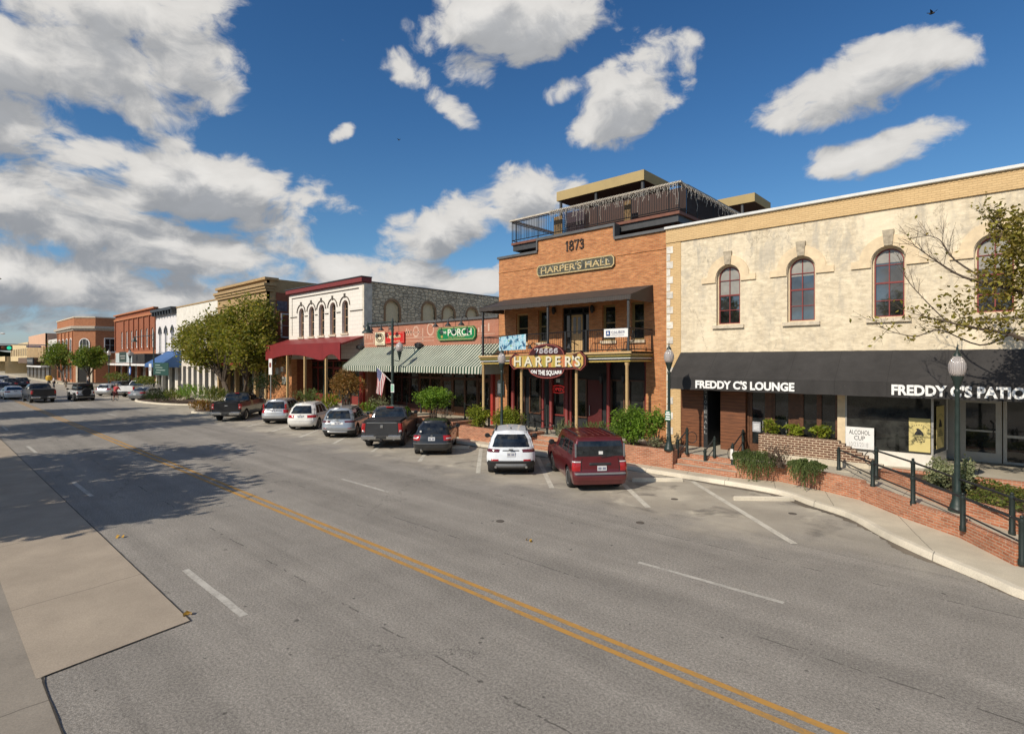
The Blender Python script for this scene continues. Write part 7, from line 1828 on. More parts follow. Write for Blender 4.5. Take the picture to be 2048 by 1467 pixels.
# ------------------------------------------------------------------ lamp posts
mgl, t_, b_ = new_mat('frosted_globe'); b_.inputs['Base Color'].default_value = (.62, .57, .55, 1); b_.inputs['Roughness'].default_value = .12; b_.inputs['Transmission Weight'].default_value = .35; b_.inputs['Specular IOR Level'].default_value = .7
xs_g = t_.xyz(t_.node('ShaderNodeTexCoord').outputs['Object'])
rib = t_.math('SINE', t_.math('MULTIPLY', t_.math('ARCTAN2', xs_g[0], xs_g[1]), 24.0)); bn = t_.node('ShaderNodeBump'); bn.inputs['Distance'].default_value = .006; t_.put(bn.inputs['Height'], rib); t_.put(b_.inputs['Normal'], bn.outputs[0])
def make_lamp(lab):
    t = thing('lamp_post', lab, 'lamp post', (0, 0, 0), 0, 'green globe lamp posts')
    m = MB(); m.lathe([(.25, 0), (.25, .06), (.21, .10), (.20, .16), (.17, .22), (.13, .34), (.11, .50), (.115, .55), (.09, .60), (.085, 1.2)], n=16); m.build('base', GREEN_METAL, t, smooth=True, world=False)
    m = MB(); m.lathe([(.085, 1.2), (.088, 1.24), (.078, 1.28), (.066, 3.05), (.085, 3.10), (.085, 3.16), (.06, 3.2), (.075, 3.26)], n=14); m.build('pole', GREEN_METAL, t, smooth=True, world=False)
    m = MB(); m.lathe([(.07, 3.26), (.10, 3.32), (.13, 3.42), (.17, 3.50), (.18, 3.54)], n=16); m.build('collar', GREEN_METAL, t, smooth=True, world=False)
    m = MB(); m.lathe([(.165, 3.54), (.215, 3.62), (.245, 3.74), (.235, 3.86), (.18, 3.97), (.12, 4.03), (.115, 4.06)], n=24); m.build('globe', mgl, t, smooth='all', world=False)
    m = MB(); m.lathe([(.125, 4.06), (.11, 4.11), (.05, 4.17), (.025, 4.22), (.035, 4.26), (.012, 4.32), (.004, 4.44)], n=12); m.build('finial', GREEN_METAL, t, smooth=True, world=False)
    return t
lp = make_lamp('green lamp post with glass globe before the white quoined corner beside the brick hall')
b = G(1338, 900, .84); lp.location = b; lp.scale = (.8, .8, .98)
for px, ytop, yb, z, lab in ((1914.5, 683, 1022, .45, 'tall green lamp post with glass globe standing by the ramp before the patio entrance'), (1003.5, 690, 872, .82, 'green lamp post before the blue painted banner'), (648, 671, 806, .6, 'dark green lamp post before the red canopy of the whitewashed building')):
    b = G(px, yb, z); dep = b.x * FW.x + b.y * FW.y; h = (yb - ytop) * dep / FX; dup(lp, b, 0, lab, scale=(.8, .8, h / 4.44))
for px, ytop, lab in ((218, 694, 'small far lamp post in front of the chamfered corner building'), (260, 694, 'small far lamp post in front of the pale shop board')):
    q = W(px, 720, 19.8); dup(lp, (q.x, q.y, .2), 0, lab, scale=(1.1, 1.1, (fz(px, ytop, 19.8) - .2) / 4.44))
# mast with bell lamp, side globe and flag
def mast(name, lab, px, Y, ytop, yarm, pxarm, zb, extra=True):
    q = W(px, 720, Y); zt = fz(px, ytop, Y); za_ = fz(px, yarm, Y); xa = W(pxarm, 720, Y).x
    t = thing(name, lab, 'street light', (q.x, Y, zb))
    m = MB(); m.lathe([(.2, 0), (.2, .1), (.12, .4), (.10, .6), (.075, zt - zb - .3), (.05, zt - zb - .1), (.012, zt - zb)], (q.x, Y, zb), 12); m.build('pole', GREEN_METAL, t, smooth=True)
    m = MB(); m.tube([(q.x, Y, za_), (xa, Y, za_ + .02)], .045, 8); m.tube([(q.x, Y, za_ - .75), (q.x + (xa - q.x) * .13, Y, za_ - .28), (q.x + (xa - q.x) * .25, Y, za_ - .03)], .025, 6); m.build('arm', GREEN_METAL, t, smooth=True)
    m = MB(); m.lathe([(.03, .22), (.06, .1), (.07, -.02), (.17, -.12), (.20, -.32), (.36, -.46), (.38, -.54)], (xa, Y, za_ - .08), 16); m.build('bell_lamp', GREEN_METAL, t, smooth=True)
    if extra:
        gx_ = W(799, 720, Y).x; zg = fz(799, 706, Y)
        m = MB(); m.tube([(q.x, Y, zg - .35), (q.x + .2, Y, zg - .45), (gx_ - .1, Y, zg - .5), (gx_, Y, zg - .42)], .025, 6); m.build('bracket', GREEN_METAL, t, smooth=True)
        m = MB(); m.lathe([(.03, -.45), (.07, -.25), (.14, .05), (.16, .1)], (gx_, Y, zg), 14); hd = m.build('lamp_holder', GREEN_METAL, t, smooth=True)
        m = MB(); m.lathe([(.15, .1), (.22, .22), (.25, .4), (.20, .55), (.10, .64), (.02, .7)], (gx_, Y, zg), 18); m.build('globe', mgl, hd, smooth='all')
    return t, q
ml_, q = mast('street_light', 'tall street light with bell lamp on an arm before the striped awning', 785, 20.4, 634, 643.5, 735, SW)
mast('street_light', 'far street light with bell lamp on an arm before the red brick building', 307.6, 19.9, 661, 670, 269, .25, False)
# flag
pA_ = Vector((q.x - .05, 20.38, fz(785, 764, 20.4))); pB_ = Vector((W(768, 720, 20.3).x, 20.3, fz(768, 748, 20.3)))
top = pB_ + (pB_ - pA_) * .9
fl = thing('flag', 'striped and starred flag hanging from a staff on the street light', 'flag', pA_)
m = MB(); m.tube([pA_, top], .018, 6); m.build('staff', plain('white_staff', (.6, .6, .58), .5, .05), fl)
def flag_pt(u, v):     # u along the hoist (down the staff), v along the fly (hanging down)
    b = top + (pA_ - top) * (u * .62 + .02)
    return b + Vector((-.10 * v + .04 * math.sin(v * 5 + u * 3) - .30 * u * v, -.05 + .10 * math.sin(u * 9 + v * 2) * v, -1.55 * v * (1 - .12 * u)))
mr = plain('flag_red', (.34, .03, .04), .7, .1); mw_ = plain('flag_white', (.70, .66, .64), .7, .05); mbl = plain('flag_blue', (.03, .045, .16), .7, .1)
for nm, mt, sel in (('red_stripe', mr, 0), ('white_stripe', mw_, 1)):
    for s_ in range(sel, 13, 2):
        u0, u1 = s_ / 13, (s_ + 1) / 13; v0 = .42 if s_ < 7 else 0
        m = MB(); m.grid([[flag_pt(u, v0 + (1 - v0) * j / 14) for j in range(15)] for u in (u0, u1)]); m.build(nm, mt, fl, smooth='all', recalc=False)
m = MB(); m.grid([[flag_pt(7 / 13 * i / 6, .42 * j / 6) for j in range(7)] for i in range(7)]); cn = m.build('canton', mbl, fl, smooth='all', recalc=False)
m = MB()
for i in range(5):
    for j in range(6):
        p = flag_pt(7 / 13 * (i + .5) / 5, .42 * (j + .5) / 6) + Vector((0, -.012, 0)); m.poly([p + Vector((.022 * math.cos(a), 0, .022 * math.sin(a))) for a in (0, 1.26, 2.51, 3.77, 5.03)])
m.build('stars', mw_, cn)
p = W(785, 776, 20.27); m = MB(); m.box(p.x - .17, p.x + .17, 20.26, 20.28, p.z - .26, p.z + .26); o = m.build('parking_sign', WHITE_PAINT); tag(o, 'small white and green parking sign on the street light below the flag', 'sign')
m = MB(); m.box(p.x - .13, p.x + .13, 20.252, 20.259, p.z - .20, p.z + .22); pnl = m.build('panel', plain('sign_teal', (.25, .48, .36), .5, .1), o)
m = MB(); b = G(1338, 893, .84); m.box(lp.location.x - .12, lp.location.x + .12, lp.location.y - .10, lp.location.y - .085, 2.02, 2.42); o = m.build('parking_sign', plain('sign_dark_green', (.03, .14, .08), .5, .05)); tag(o, 'small green parking sign on the lamp post between the hall and the lounge', 'sign')
m = MB()
for i, (w_, z) in enumerate(((.07, 2.35), (.10, 2.27), (.08, 2.17), (.10, 2.08))): m.box(lp.location.x - w_, lp.location.x + w_, lp.location.y - .106, lp.location.y - .1001, z - .025, z + .025)
m.build('print', WHITE_LET, o)
# historical marker on a post
p = W(1001, 776, 21.6); mk_ = thing('marker_plaque', 'dark cast historical marker plaque on a post by the left brick pier of the hall', 'plaque', (p.x, 21.6, SW))
m = MB(); m.tube([(p.x, 21.66, SW), (p.x, 21.66, p.z)], .035, 8); m.build('post', DARK_METAL, mk_)
hw_, hh_ = .25, .46; pts = [(p.x - hw_, p.z - hh_ + .1), (p.x, p.z - hh_), (p.x + hw_, p.z - hh_ + .1), (p.x + hw_, p.z + hh_ - .1), (p.x + .1, p.z + hh_), (p.x - .1, p.z + hh_), (p.x - hw_, p.z + hh_ - .1)]
m = MB(); m.prism([(u, 21.6, v) for u, v in pts], (0, .05, 0)); m.build('plate', plain('dark_bronze', (.035, .042, .045), .4, .2), mk_)
m = MB()
for i in range(9): m.box(p.x - .19, p.x + .19 - random.uniform(0, .08), 21.592, 21.5995, p.z + .22 - .06 * i, p.z + .245 - .06 * i)
m.build('print', plain('silver_print', (.30, .31, .32), .4, .1), mk_)
# meter or utility boxes
for px, py, z, w_, h_, lab in ((914, 826, SW, .20, .55, 'white utility box on the pavement before the low brick shop'), (664, 798, SW, .10, .5, 'white marker stub beside the lamp post before the red canopy'), (1560, 910, .7, .20, .28, 'grey junction box among the dry twigs of the ramp planter')):
    b = G(px, py, z); m = MB(); m.box(b.x - w_ / 2, b.x + w_ / 2, b.y - .1, b.y + .1, z, z + h_); bx_ = m.build('utility_box', WHITE_PAINT if px != 1560 else ALU, bevel=.02); tag(bx_, lab, 'utility box')
    m = MB(); m.box(b.x - w_ / 2 - .015, b.x + w_ / 2 + .015, b.y - .115, b.y + .115, z + h_, z + h_ + .03); m.build('lid', ALU, bx_)
# green guide sign down the street, other small signs
q = W(325, 720, 17.6); a, b = W(308, 720, 17.6).x, W(338, 720, 17.6).x; z0, z1 = fz(323, 750, 17.6), fz(323, 725, 17.6)
gs_ = thing('street_sign', 'green guide sign with pale lines of text on the planted bulge', 'sign', (q.x, 17.6, .1))
m = MB(); m.box(a, b, 17.55, 17.58, z0, z1); m.build('board', plain('guide_green', (.010, .055, .040), .5, .06), gs_)
m = MB(); m.tube([(q.x, 17.6, 0), (q.x, 17.6, z1 - .2)], .05, 6); m.build('post', ALU, gs_)
m = MB()
for i, (f0, f1) in enumerate(((.12, .45), (.12, .62), (.2, .8), (.14, .5))): m.box(a + (b - a) * f0, a + (b - a) * f1, 17.54, 17.5499, z1 - (z1 - z0) * (.22 + .2 * i), z1 - (z1 - z0) * (.17 + .2 * i))
m.build('print', plain('pale_green_print', (.34, .42, .38), .5, .05), gs_)
q = W(260, 741, 19.0); m = MB(); m.lathe([(.52, -.02), (.52, .02)], (q.x, 19.0, q.z), 20, 'y'); ps = m.build('round_sign', plain('sign_blue', (.03, .12, .40), .5, .05)); tag(ps, 'round blue sign hung on the far lamp post before the black awning', 'sign')
m = MB(); m.box(q.x - .16, q.x + .16, 18.96, 18.979, q.z - .3, q.z + .3); m.build('symbol', WHITE_LET, ps)
for px, py, w_, h_, Y, lab in ((540.5, 733, .30, .65, 19.6, 'small white traffic sign before the brick infill wall'), (300, 740, .5, .8, 19.2, 'small white sign on the far street light beside the green guide sign')):
    q = W(px, py, Y); m = MB(); m.box(q.x - w_, q.x + w_, Y, Y + .03, q.z - h_ / 1.0, q.z + h_ / 1.0) if px > 500 else m.box(q.x - w_, q.x + w_, Y, Y + .03, q.z - h_, q.z + h_)
    o = thing('traffic_sign', lab, 'sign', (q.x, Y, .2)); m.build('plate', WHITE_PAINT, o); m = MB(); m.tube([(q.x, Y + .05, .2), (q.x, Y + .05, q.z)], .04, 6); m.build('post', ALU, o)
    m = MB(); m.box(q.x - w_ * .6, q.x + w_ * .6, Y - .008, Y, q.z - .05, q.z + h_ * .5); m.build('print', RED_TRIM if px > 500 else plain('grey_print', (.22, .24, .32), .5, .05), o)
# traffic signal on a mast arm reaching in from the near side
XS_ = -80.0; ysig = 6.3; zs = 5.72; sg_ = thing('traffic_signal', 'horizontal traffic signal with green light on a mast arm at the left edge', 'traffic light', (XS_, -1.5, 0))
m = MB(); m.tube([(XS_, -1.5, 0), (XS_, -1.5, 6.3)], .14, 10); m.build('pole', ALU, sg_); m = MB(); m.tube([(XS_, -1.5, 6.05), (XS_, 3, 6.15), (XS_, 9.7, 6.1)], .06, 8); m.build('arm', ALU, sg_)
m = MB(); m.box(XS_ + .1, XS_ + .35, ysig - .85, ysig + .62, zs - .28, zs + .28); hs = m.build('housing', plain('signal_brown_black', (.03, .012, .010), .5, .1), sg_, bevel=.04)
for i, (nm, c_, e_) in enumerate((('red_lens', (.30, .05, .04), 0), ('amber_lens', (.25, .09, .03), 0), ('green_lens', (.03, .5, .30), .55))):
    mm, t_, b_ = new_mat(nm); b_.inputs['Base Color'].default_value = (*c_, 1); b_.inputs['Emission Color'].default_value = (.05, 1, .55, 1); b_.inputs['Emission Strength'].default_value = e_
    m = MB(); m.lathe([(.19, .35), (.17, .40), (.02, .42)], (XS_, ysig - .58 + .46 * i, zs), 14, 'x'); m.build(nm, mm, hs)
m = MB(); m.box(XS_ + .05, XS_ + .1, 8.05, 9.3, 5.82, 6.0); o = m.build('street_name_sign', plain('name_blue', (.02, .05, .25), .5, .05)); tag(o, 'blue street name blade on the end of the signal mast arm', 'sign')
m = MB(); m.box(XS_ + .1, XS_ + .105, 8.2, 9.1, 5.88, 5.95); m.build('print', ALU, o)
q = W(18, 720, -8); fl_ = thing('light_pole', 'distant white headed light pole on the horizon at the left edge', 'light pole', (-170, 12.2, 0))
m = MB(); m.tube([(-170, 12.2, 0), (-170, 12.2, 10.5)], .10, 6); m.build('pole', ALU, fl_); 
for dy in (-.9, .9): m = MB(); m.ball((-170, 12.2 + dy, 10.5), .45, (1, 1, .5), 8, 5); m.build('head', WHITE_PAINT, fl_)
m = MB(); m.tube([(-170, 11.3, 10.5), (-170, 13.1, 10.5)], .06, 5); m.build('crossarm', ALU, fl_)
# yellow drum beside the far crossing
q = G(98, 766, .1); dm = thing('traffic_barrel', 'round yellow sign by the street tree down the road', 'barrel', (q.x, q.y, 0)); m = MB(); m.lathe([(.4, 0), (.5, .3), (.5, .7), (.3, .95)], (q.x, q.y, .6), 12); m.build('drum', plain('drum_yellow', (.60, .36, .03), .5, .1), dm); m = MB(); m.lathe([(.3, .1), (.2, .6)], (q.x, q.y, 0), 8); m.build('foot', DARK_METAL, dm)
# birds
for px, py, lab in ((798, 280, 'small black bird high over the striped awning'), (1864, 27, 'small black bird at the top right corner of the sky')):
    p = W(px, py, 60); b0 = thing('bird', lab, 'bird', p, 0, 'birds in the sky'); s = .34
    m = MB(); m.ball(p, .12, (1.8, .8, .7), 8, 6)
    for sg in (-1, 1): m.add([p + Vector((.12, 0, .02)), p + Vector((.05, sg * .2, .12)), p + Vector((-.10, sg * s * 1.4, .20)), p + Vector((-.12, 0, .02))], [(0, 1, 2, 3)]); 
    for sg in (-1, 1): m.add([p + Vector((.10, 0, .03)), p + Vector((sg * .42, .02, .22)), p + Vector((sg * .30, .05, .12)), p + Vector((-.10, .03, .03))], [(0, 1, 2, 3)])
    m.build('body', BLACK_LET, b0)
# ------------------------------------------------------------------ vegetation
rng = random.Random(11)
def leaf(m, p, s, el=1.7, droop=.2, up=None):
    d = Vector((rng.gauss(0, 1), rng.gauss(0, 1), rng.gauss(0, .7) - droop)).normalized() if up is None else (up + Vector((rng.gauss(0, .35), rng.gauss(0, .35), rng.gauss(0, .3)))).normalized()
    r = d.cross(Vector((rng.gauss(0, 1), rng.gauss(0, 1), rng.gauss(0, 1))))
    if r.length < 1e-4: return
    r.normalize(); n = d.cross(r); L = s * el * rng.uniform(.7, 1.25); w = s * rng.uniform(.35, .55)
    o = len(m.v); a = p - d * L * .5; b = p + d * L * .5
    m.v += [tuple(a), tuple(p + r * w + n * w * .35), tuple(b), tuple(p - r * w + n * w * .35)]; m.f += [(o, o + 1, o + 2, o + 3)]
def clump_points(c, rad, k_, flat=0.0, shell=.55):
    out = []
    while len(out) < k_:
        v = Vector((rng.uniform(-1, 1), rng.uniform(-1, 1), rng.uniform(-1, 1)))
        if v.length > 1 or v.length < shell * rng.random(): continue
        if flat and v.z < -flat: continue
        out.append(Vector((c[0] + v.x * rad[0], c[1] + v.y * rad[1], c[2] + v.z * rad[2])))
    return out
def bush(name, lab, c, rad, mat, n=900, size=.07, clumps=16, stems=5, cat='bush', grp=None, base=None, el=1.7, droop=.1, spread=.36, up=False, trunk_mat=None):
    """leaves gathered in clumps round a few stems"""
    zb = c[2] - rad[2] if base is None else base
    t = thing(name, lab, cat, (c[0], c[1], zb), 0, grp)
    m = MB(); cl = clump_points(c, [r * .8 for r in rad], clumps)
    for i in range(n):
        q = rng.choice(cl); sp = spread * (.7 + .6 * rng.random())
        p = q + Vector((rng.gauss(0, rad[0] * sp), rng.gauss(0, rad[1] * sp), rng.gauss(0, rad[2] * sp)))
        e = Vector(((p.x - c[0]) / rad[0], (p.y - c[1]) / rad[1], (p.z - c[2]) / rad[2]))
        if e.length > 1.12 or p.z < zb + .02: continue
        leaf(m, p, size * rng.uniform(.7, 1.3), el, droop, up=(p - Vector((c[0], c[1], zb - .3))).normalized() if up else None)
    m.build('foliage', mat, t, recalc=False)
    m = MB()
    for i in range(stems):
        q = rng.choice(cl); b = Vector((c[0] + rng.uniform(-.2, .2) * rad[0], c[1] + rng.uniform(-.2, .2) * rad[1], zb)); mid = b.lerp(q, .5) + Vector((rng.gauss(0, .05), rng.gauss(0, .05), .05)); m.tube([b, mid, q], [.02 + rad[2] * .015, .015, .006], 5, caps=False)
    m.build('stems', trunk_mat or BARK, t, smooth=True); return t
BARK = plain('bark', (.085, .062, .045), .9, .35, 8, bump=.01)
L_MID = leaf_mat('leaf_mid', (.075, .115, .022), (.135, .165, .034), (.23, .20, .05))
L_TREE = leaf_mat('leaf_tree', (.125, .155, .025), (.25, .245, .045), (.42, .33, .08), trans=.45)
L_STREET = leaf_mat('leaf_street', (.070, .130, .020), (.145, .205, .032), (.22, .24, .05))
L_BRIGHT = leaf_mat('leaf_bright', (.085, .165, .018), (.16, .275, .028), (.25, .36, .05))
L_DARK = leaf_mat('leaf_dark', (.018, .034, .010), (.034, .052, .016))
L_YEL = leaf_mat('leaf_yellow_green', (.13, .18, .016), (.235, .28, .028), (.33, .34, .04))
L_SILV = leaf_mat('leaf_silver', (.13, .155, .075), (.24, .26, .14), (.36, .37, .22))
L_ROSE = leaf_mat('leaf_rosemary', (.065, .105, .032), (.125, .165, .050), (.19, .22, .08))
L_BROWN = leaf_mat('leaf_brown', (.20, .105, .03), (.33, .17, .05), (.19, .15, .045))
L_RED = leaf_mat('leaf_red', (.30, .018, .022), (.42, .035, .035), (.20, .03, .02))
L_DRY = leaf_mat('leaf_dry', (.16, .11, .085), (.23, .17, .13), (.12, .08, .07))
L_AUT = leaf_mat('leaf_autumn', (.15, .145, .030), (.24, .18, .04), (.33, .31, .055))
def tree(name, lab, base, height, crown_c, rad, mat, n, size, limbs=9, r0=.16, trunks=1, grp=None, clumps=40, spread=.16, lean=(0, 0), droop=.25, flat=.75):
    t = thing(name, lab, 'tree', base, 0, grp); base = Vector(base); cc = Vector(crown_c)
    cl = clump_points(cc, [r * .86 for r in rad], clumps, flat, .7)
    m = MB()
    for k_ in range(trunks):
        b = base + Vector((rng.uniform(-.25, .25) * (trunks > 1), rng.uniform(-.2, .2) * (trunks > 1), 0)); fork = b.lerp(cc, .42) + Vector((lean[0], lean[1], -rad[2] * .15))
        m.tube([b + Vector((0, 0, -.1)), b + Vector((0, 0, .25)), b.lerp(fork, .5) + Vector((rng.gauss(0, .06), rng.gauss(0, .06), 0)), fork], [r0 * 1.35, r0, r0 * .85, r0 * .7], 9)
        for i in range(limbs):
            q = rng.choice(cl); mid = fork.lerp(q, .5) + Vector((rng.gauss(0, .15), rng.gauss(0, .15), .2)); m.tube([fork, mid, q], [r0 * .5, r0 * .28, r0 * .07], 6, caps=False)
            for j in range(3):
                q2 = q + Vector((rng.gauss(0, rad[0] * .22), rng.gauss(0, rad[1] * .22), rng.gauss(0, rad[2] * .2))); m.tube([mid.lerp(q, .6), q2], [r0 * .12, r0 * .04], 4, caps=False)
    m.build('trunk', BARK, t, smooth=True)
    m = MB()
    for i in range(n):
        q = rng.choice(cl); p = q + Vector((rng.gauss(0, rad[0] * spread), rng.gauss(0, rad[1] * spread), rng.gauss(0, rad[2] * spread)))
        leaf(m, p, size * rng.uniform(.6, 1.35), 1.6, droop)
    m.build('crown', mat, t, recalc=False); return t
# the big street tree
Yt = 20.6; b = W(462, 720, Yt); zc_ = fz(450, 672, Yt); k_ = W(560, 720, Yt).x - W(330, 720, Yt).x
tree('street_tree', 'large green street tree with broad crown before the tan brick building', (b.x, Yt, .25), 0, (W(428, 720, Yt).x, Yt, fz(430, 686, Yt)), (7.6, 3.2, 3.0), L_TREE, 21000, .18, 12, .22, 2, 'street trees along the pavement', 74, .135, flat=.9)
tree('street_tree', 'upright part grown street tree right of the broad crown, taller than it', (W(487, 720, Yt).x, Yt, .25), 0, (W(497, 720, Yt).x, Yt + .2, fz(497, 672, Yt)), (3.5, 2.8, 3.6), L_TREE, 11000, .18, 9, .18, 1, 'street trees along the pavement', 46, .145, flat=.9)
for px, pc, yc, rx, rz, lab in ((127, 118, 712, 5.2, 2.6, 'small rounded street tree standing leftmost before the corner building'), (178, 178, 716, 3.8, 1.9, 'small rounded street tree before the chamfered entrance')):
    Y2 = 18.6; b = W(px, 720, Y2); tree('street_tree', lab, (b.x, Y2, .2), 0, (W(pc, 720, Y2).x, Y2, fz(pc, yc, Y2)), (rx, 2.6, rz), L_STREET, 4200, .24, 7, .2, 1, 'street trees along the pavement', 26, .17)
# trees beyond the left edge of the view; their shade falls on the road
for x, y, z, rx, ry, rz, lab in ((-21.8, -7.0, 7.0, 3.8, 4.6, 3.6, 'leafy tree off the left edge shading the near road and pavement'), (-29.5, -7.0, 7.8, 5.4, 5.6, 4.4, 'leafy tree off the left edge shading the road centre'), (-46.0, -4.0, 10.2, 6.0, 7.0, 5.2, 'tall leafy tree off the left edge shading the road near the planted bulge'), (-60.0, -6.0, 9.0, 4.5, 5.6, 4.5, 'tall leafy tree off the left edge shading the road beyond'), (-84, -7, 9, 7, 6, 4.5, 'leafy tree off the left edge shading the far road'), (-6.5, -19, 7.0, 5.0, 4, 5.0, 'leafy tree behind the view mirrored in the left arched windows'), (5.5, -20, 7.5, 5.5, 4, 5.4, 'leafy tree behind the view mirrored in the right arched windows')):
    tree('shade_tree', lab, (x, y, 0), 0, (x, y, z), (rx, ry, rz), L_MID, 8000, .27, 10, .24, 1, 'shade trees on the near side of the street', 60, .13, flat=.9)
# sparse tree reaching in from the right edge
rt = thing('bare_tree', 'half bare autumn tree reaching in from the right edge over the black awning', 'tree', (3.4, 18.6, .5))
m = MB(); lv = MB(); Yr = 18.4
tips = []
def limb(pts, r0, r1):
    n = len(pts); m.tube(pts, [r0 + (r1 - r0) * i / (n - 1) for i in range(n)], 6, caps=False)
def wp(px, py, dy=0.0): return W(px, py, Yr + dy)
trunk_top = Vector((3.3, 18.6, 4.2)); limb([Vector((3.4, 18.6, .3)), Vector((3.45, 18.6, 2.2)), trunk_top], .17, .13)
L1 = [trunk_top, wp(2120, 700, .1), wp(2020, 668, -.1), wp(1945, 655, -.3), wp(1893, 643, -.5), wp(1830, 628, -.5)]
L2 = [trunk_top, wp(2150, 640, .2), wp(2060, 590, .2), wp(1990, 570, 0), wp(1925, 553, -.2), wp(1870, 520, -.3), wp(1825, 488, -.3)]
L3 = [trunk_top, wp(2170, 590), wp(2090, 520, .3), wp(2020, 470, .4), wp(1985, 440, .4)]
L4 = [L1[2], wp(1960, 690, .2), wp(1880, 660, .1), wp(1830, 672, 0), wp(1775, 660, -.2), wp(1755, 645, -.3)]
L5 = [L2[3], wp(1910, 520, .3), wp(1880, 480, .4), wp(1850, 470, .4)]
L6 = [L1[4], wp(1850, 600, -.2), wp(1815, 560, 0), wp(1805, 530, 0)]
for l, a, b in ((L1, .07, .010), (L2, .07, .008), (L3, .07, .012), (L4, .025, .006), (L5, .03, .006), (L6, .016, .005)): limb(smooth_line(l, 4), a, b)
def twigs(l, k_, ln, dep=2):
    pts = smooth_line(l, 6)
    for _ in range(k_):
        i = rng.randrange(len(pts) // 3, len(pts)); p = pts[i]; d = (pts[min(i + 1, len(pts) - 1)] - pts[max(i - 1, 0)]).normalized()
        v = (d + Vector((rng.gauss(0, .55), rng.gauss(0, .5), rng.gauss(.25, .55)))).normalized() * ln * rng.uniform(.5, 1.2)
        q = [p, p + v * .5 + Vector((0, 0, rng.gauss(0, .03))), p + v + Vector((0, 0, rng.gauss(.02, .06)))]
        m.tube(q, [.007, .005, .003], 4, caps=False); tips.append((q[2], q[1]))
        if dep > 1:
            for __ in range(2): e = q[1] + (v * .5 + Vector((rng.gauss(0, .14), rng.gauss(0, .14), rng.gauss(.02, .14)))); m.tube([q[1], e], [.004, .0025], 3, caps=False); tips.append((e, q[1]))
for l, k_ in ((L1, 26), (L2, 34), (L3, 30), (L4, 18), (L5, 18), (L6, 10)): twigs(l, k_, .55)
m.build('trunk', BARK, rt, smooth=True)
for tip, mid in tips:
    w = max(0.0, min(1.0, (tip.x + 2.4) / 3.6)); dens = 2 if tip.z < 6.0 else 1
    k_ = int(rng.random() * (3.2 + 20 * w * w)) if (tip.z < 6.1 or tip.x > -.9) else (1 if rng.random() < .12 else 0)
    for _ in range(k_): leaf(lv, tip.lerp(mid, rng.random()) + Vector((rng.gauss(0, .07), rng.gauss(0, .07), rng.gauss(-.03, .07))), .075, 1.7, .6)
for c_, n_ in ((wp(2035, 440), 110), (wp(2040, 500), 150), (wp(2005, 530), 110), (wp(2040, 570), 120), (wp(1975, 585), 60), (wp(2030, 620), 60), (wp(2060, 470), 200), (wp(2090, 540), 250), (wp(2110, 640), 200), (wp(1900, 610), 34), (wp(1935, 640), 40)):
    for _ in range(int(n_ * 2.4)): leaf(lv, c_ + Vector((rng.gauss(0, .24), rng.gauss(0, .3), rng.gauss(0, .22))), .078, 1.7, .5)
lv.build('leaves', L_AUT, rt, recalc=False)

# bushes in the planters
def at(px, py, Y): return W(px, py, Y)
def bpx(name, lab, x0, x1, y0, y1, Y, mat, dy=None, **kw):
    a, b = W(x0, 720, Y).x, W(x1, 720, Y).x; c = (x0 + x1) / 2; z0, z1 = fz(c, y1, Y), fz(c, y0, Y)
    return bush(name, lab, ((a + b) / 2, Y, (z0 + z1) / 2), ((b - a) / 2, dy or (b - a) / 2 * .8, (z1 - z0) / 2), mat, **kw)
bpx('shrub', 'large bright green shrub before the right end of the hall shopfront', 1224, 1306, 810, 885, 20.55, L_BRIGHT, n=4600, size=.058, clumps=34, stems=12, base=.8, el=2.4, spread=.22, dy=.75)
bpx('shrub', 'loose green shrub leaning beside the lamp post of the hall', 1296, 1330, 808, 872, 20.7, L_BRIGHT, n=1100, size=.058, clumps=14, stems=7, base=.8, el=2.2, spread=.2, dy=.5)
bpx('shrub', 'small pale shrub at the foot of the lamp post', 1292, 1328, 866, 893, 20.4, L_SILV, n=240, size=.05, clumps=9, base=.8, dy=.35)
bpx('trimmed_bush', 'trimmed yellow green bush right of the two behind the white crossover', 993, 1046, 812, 860, 20.5, L_YEL, n=3200, size=.062, clumps=30, base=.8, spread=.24, dy=.8)
bpx('trimmed_bush', 'trimmed yellow green bush left of the two behind the white crossover', 938, 973, 808, 856, 20.6, L_YEL, n=2400, size=.062, clumps=24, base=.8, spread=.24, dy=.6)
bpx('rosemary', 'grey green rosemary clump right of the steps below the hanging sign', 1112, 1163, 838, 880, 20.4, L_SILV, n=900, size=.035, clumps=14, base=.8, el=4, up=True, dy=.5)
bpx('rosemary', 'grey green rosemary clump below the middle tan column', 1166, 1228, 842, 875, 20.6, L_ROSE, n=900, size=.035, clumps=14, base=.8, el=4, up=True, dy=.5)
rtree = bpx('round_tree', 'small round topped bright green tree before the low brick shop', 837, 898, 773, 818, 20.8, L_BRIGHT, n=4200, size=.078, clumps=34, stems=6, base=.95, spread=.22, dy=1.0, cat='tree')
m = MB(); c = W(868, 720, 20.8).x
for dx_ in (-.28, .0, .25): m.tube([(c + dx_ * .6, 20.8, .9), (c + dx_, 20.8, 1.5), (c + dx_ * 1.6, 20.8, 2.2)], [.06, .05, .03], 6)
m.build('trunk', BARK, rtree, smooth=True)
btree = bpx('brown_tree', 'small tree with browning leaves left of the striped awning', 671, 718, 736, 795, 20.8, L_BROWN, n=2800, size=.09, clumps=28, stems=8, base=.9, spread=.24, dy=1.1, cat='tree', up=False)
m = MB(); c = W(693, 720, 20.8).x
for dx_ in (-.35, .1, .4): m.tube([(c + dx_ * .3, 20.8, .8), (c + dx_ * .8, 20.8, 1.7), (c + dx_ * 1.5, 20.8, 2.7)], [.09, .07, .04], 6)
m.build('trunk', BARK, btree, smooth=True)
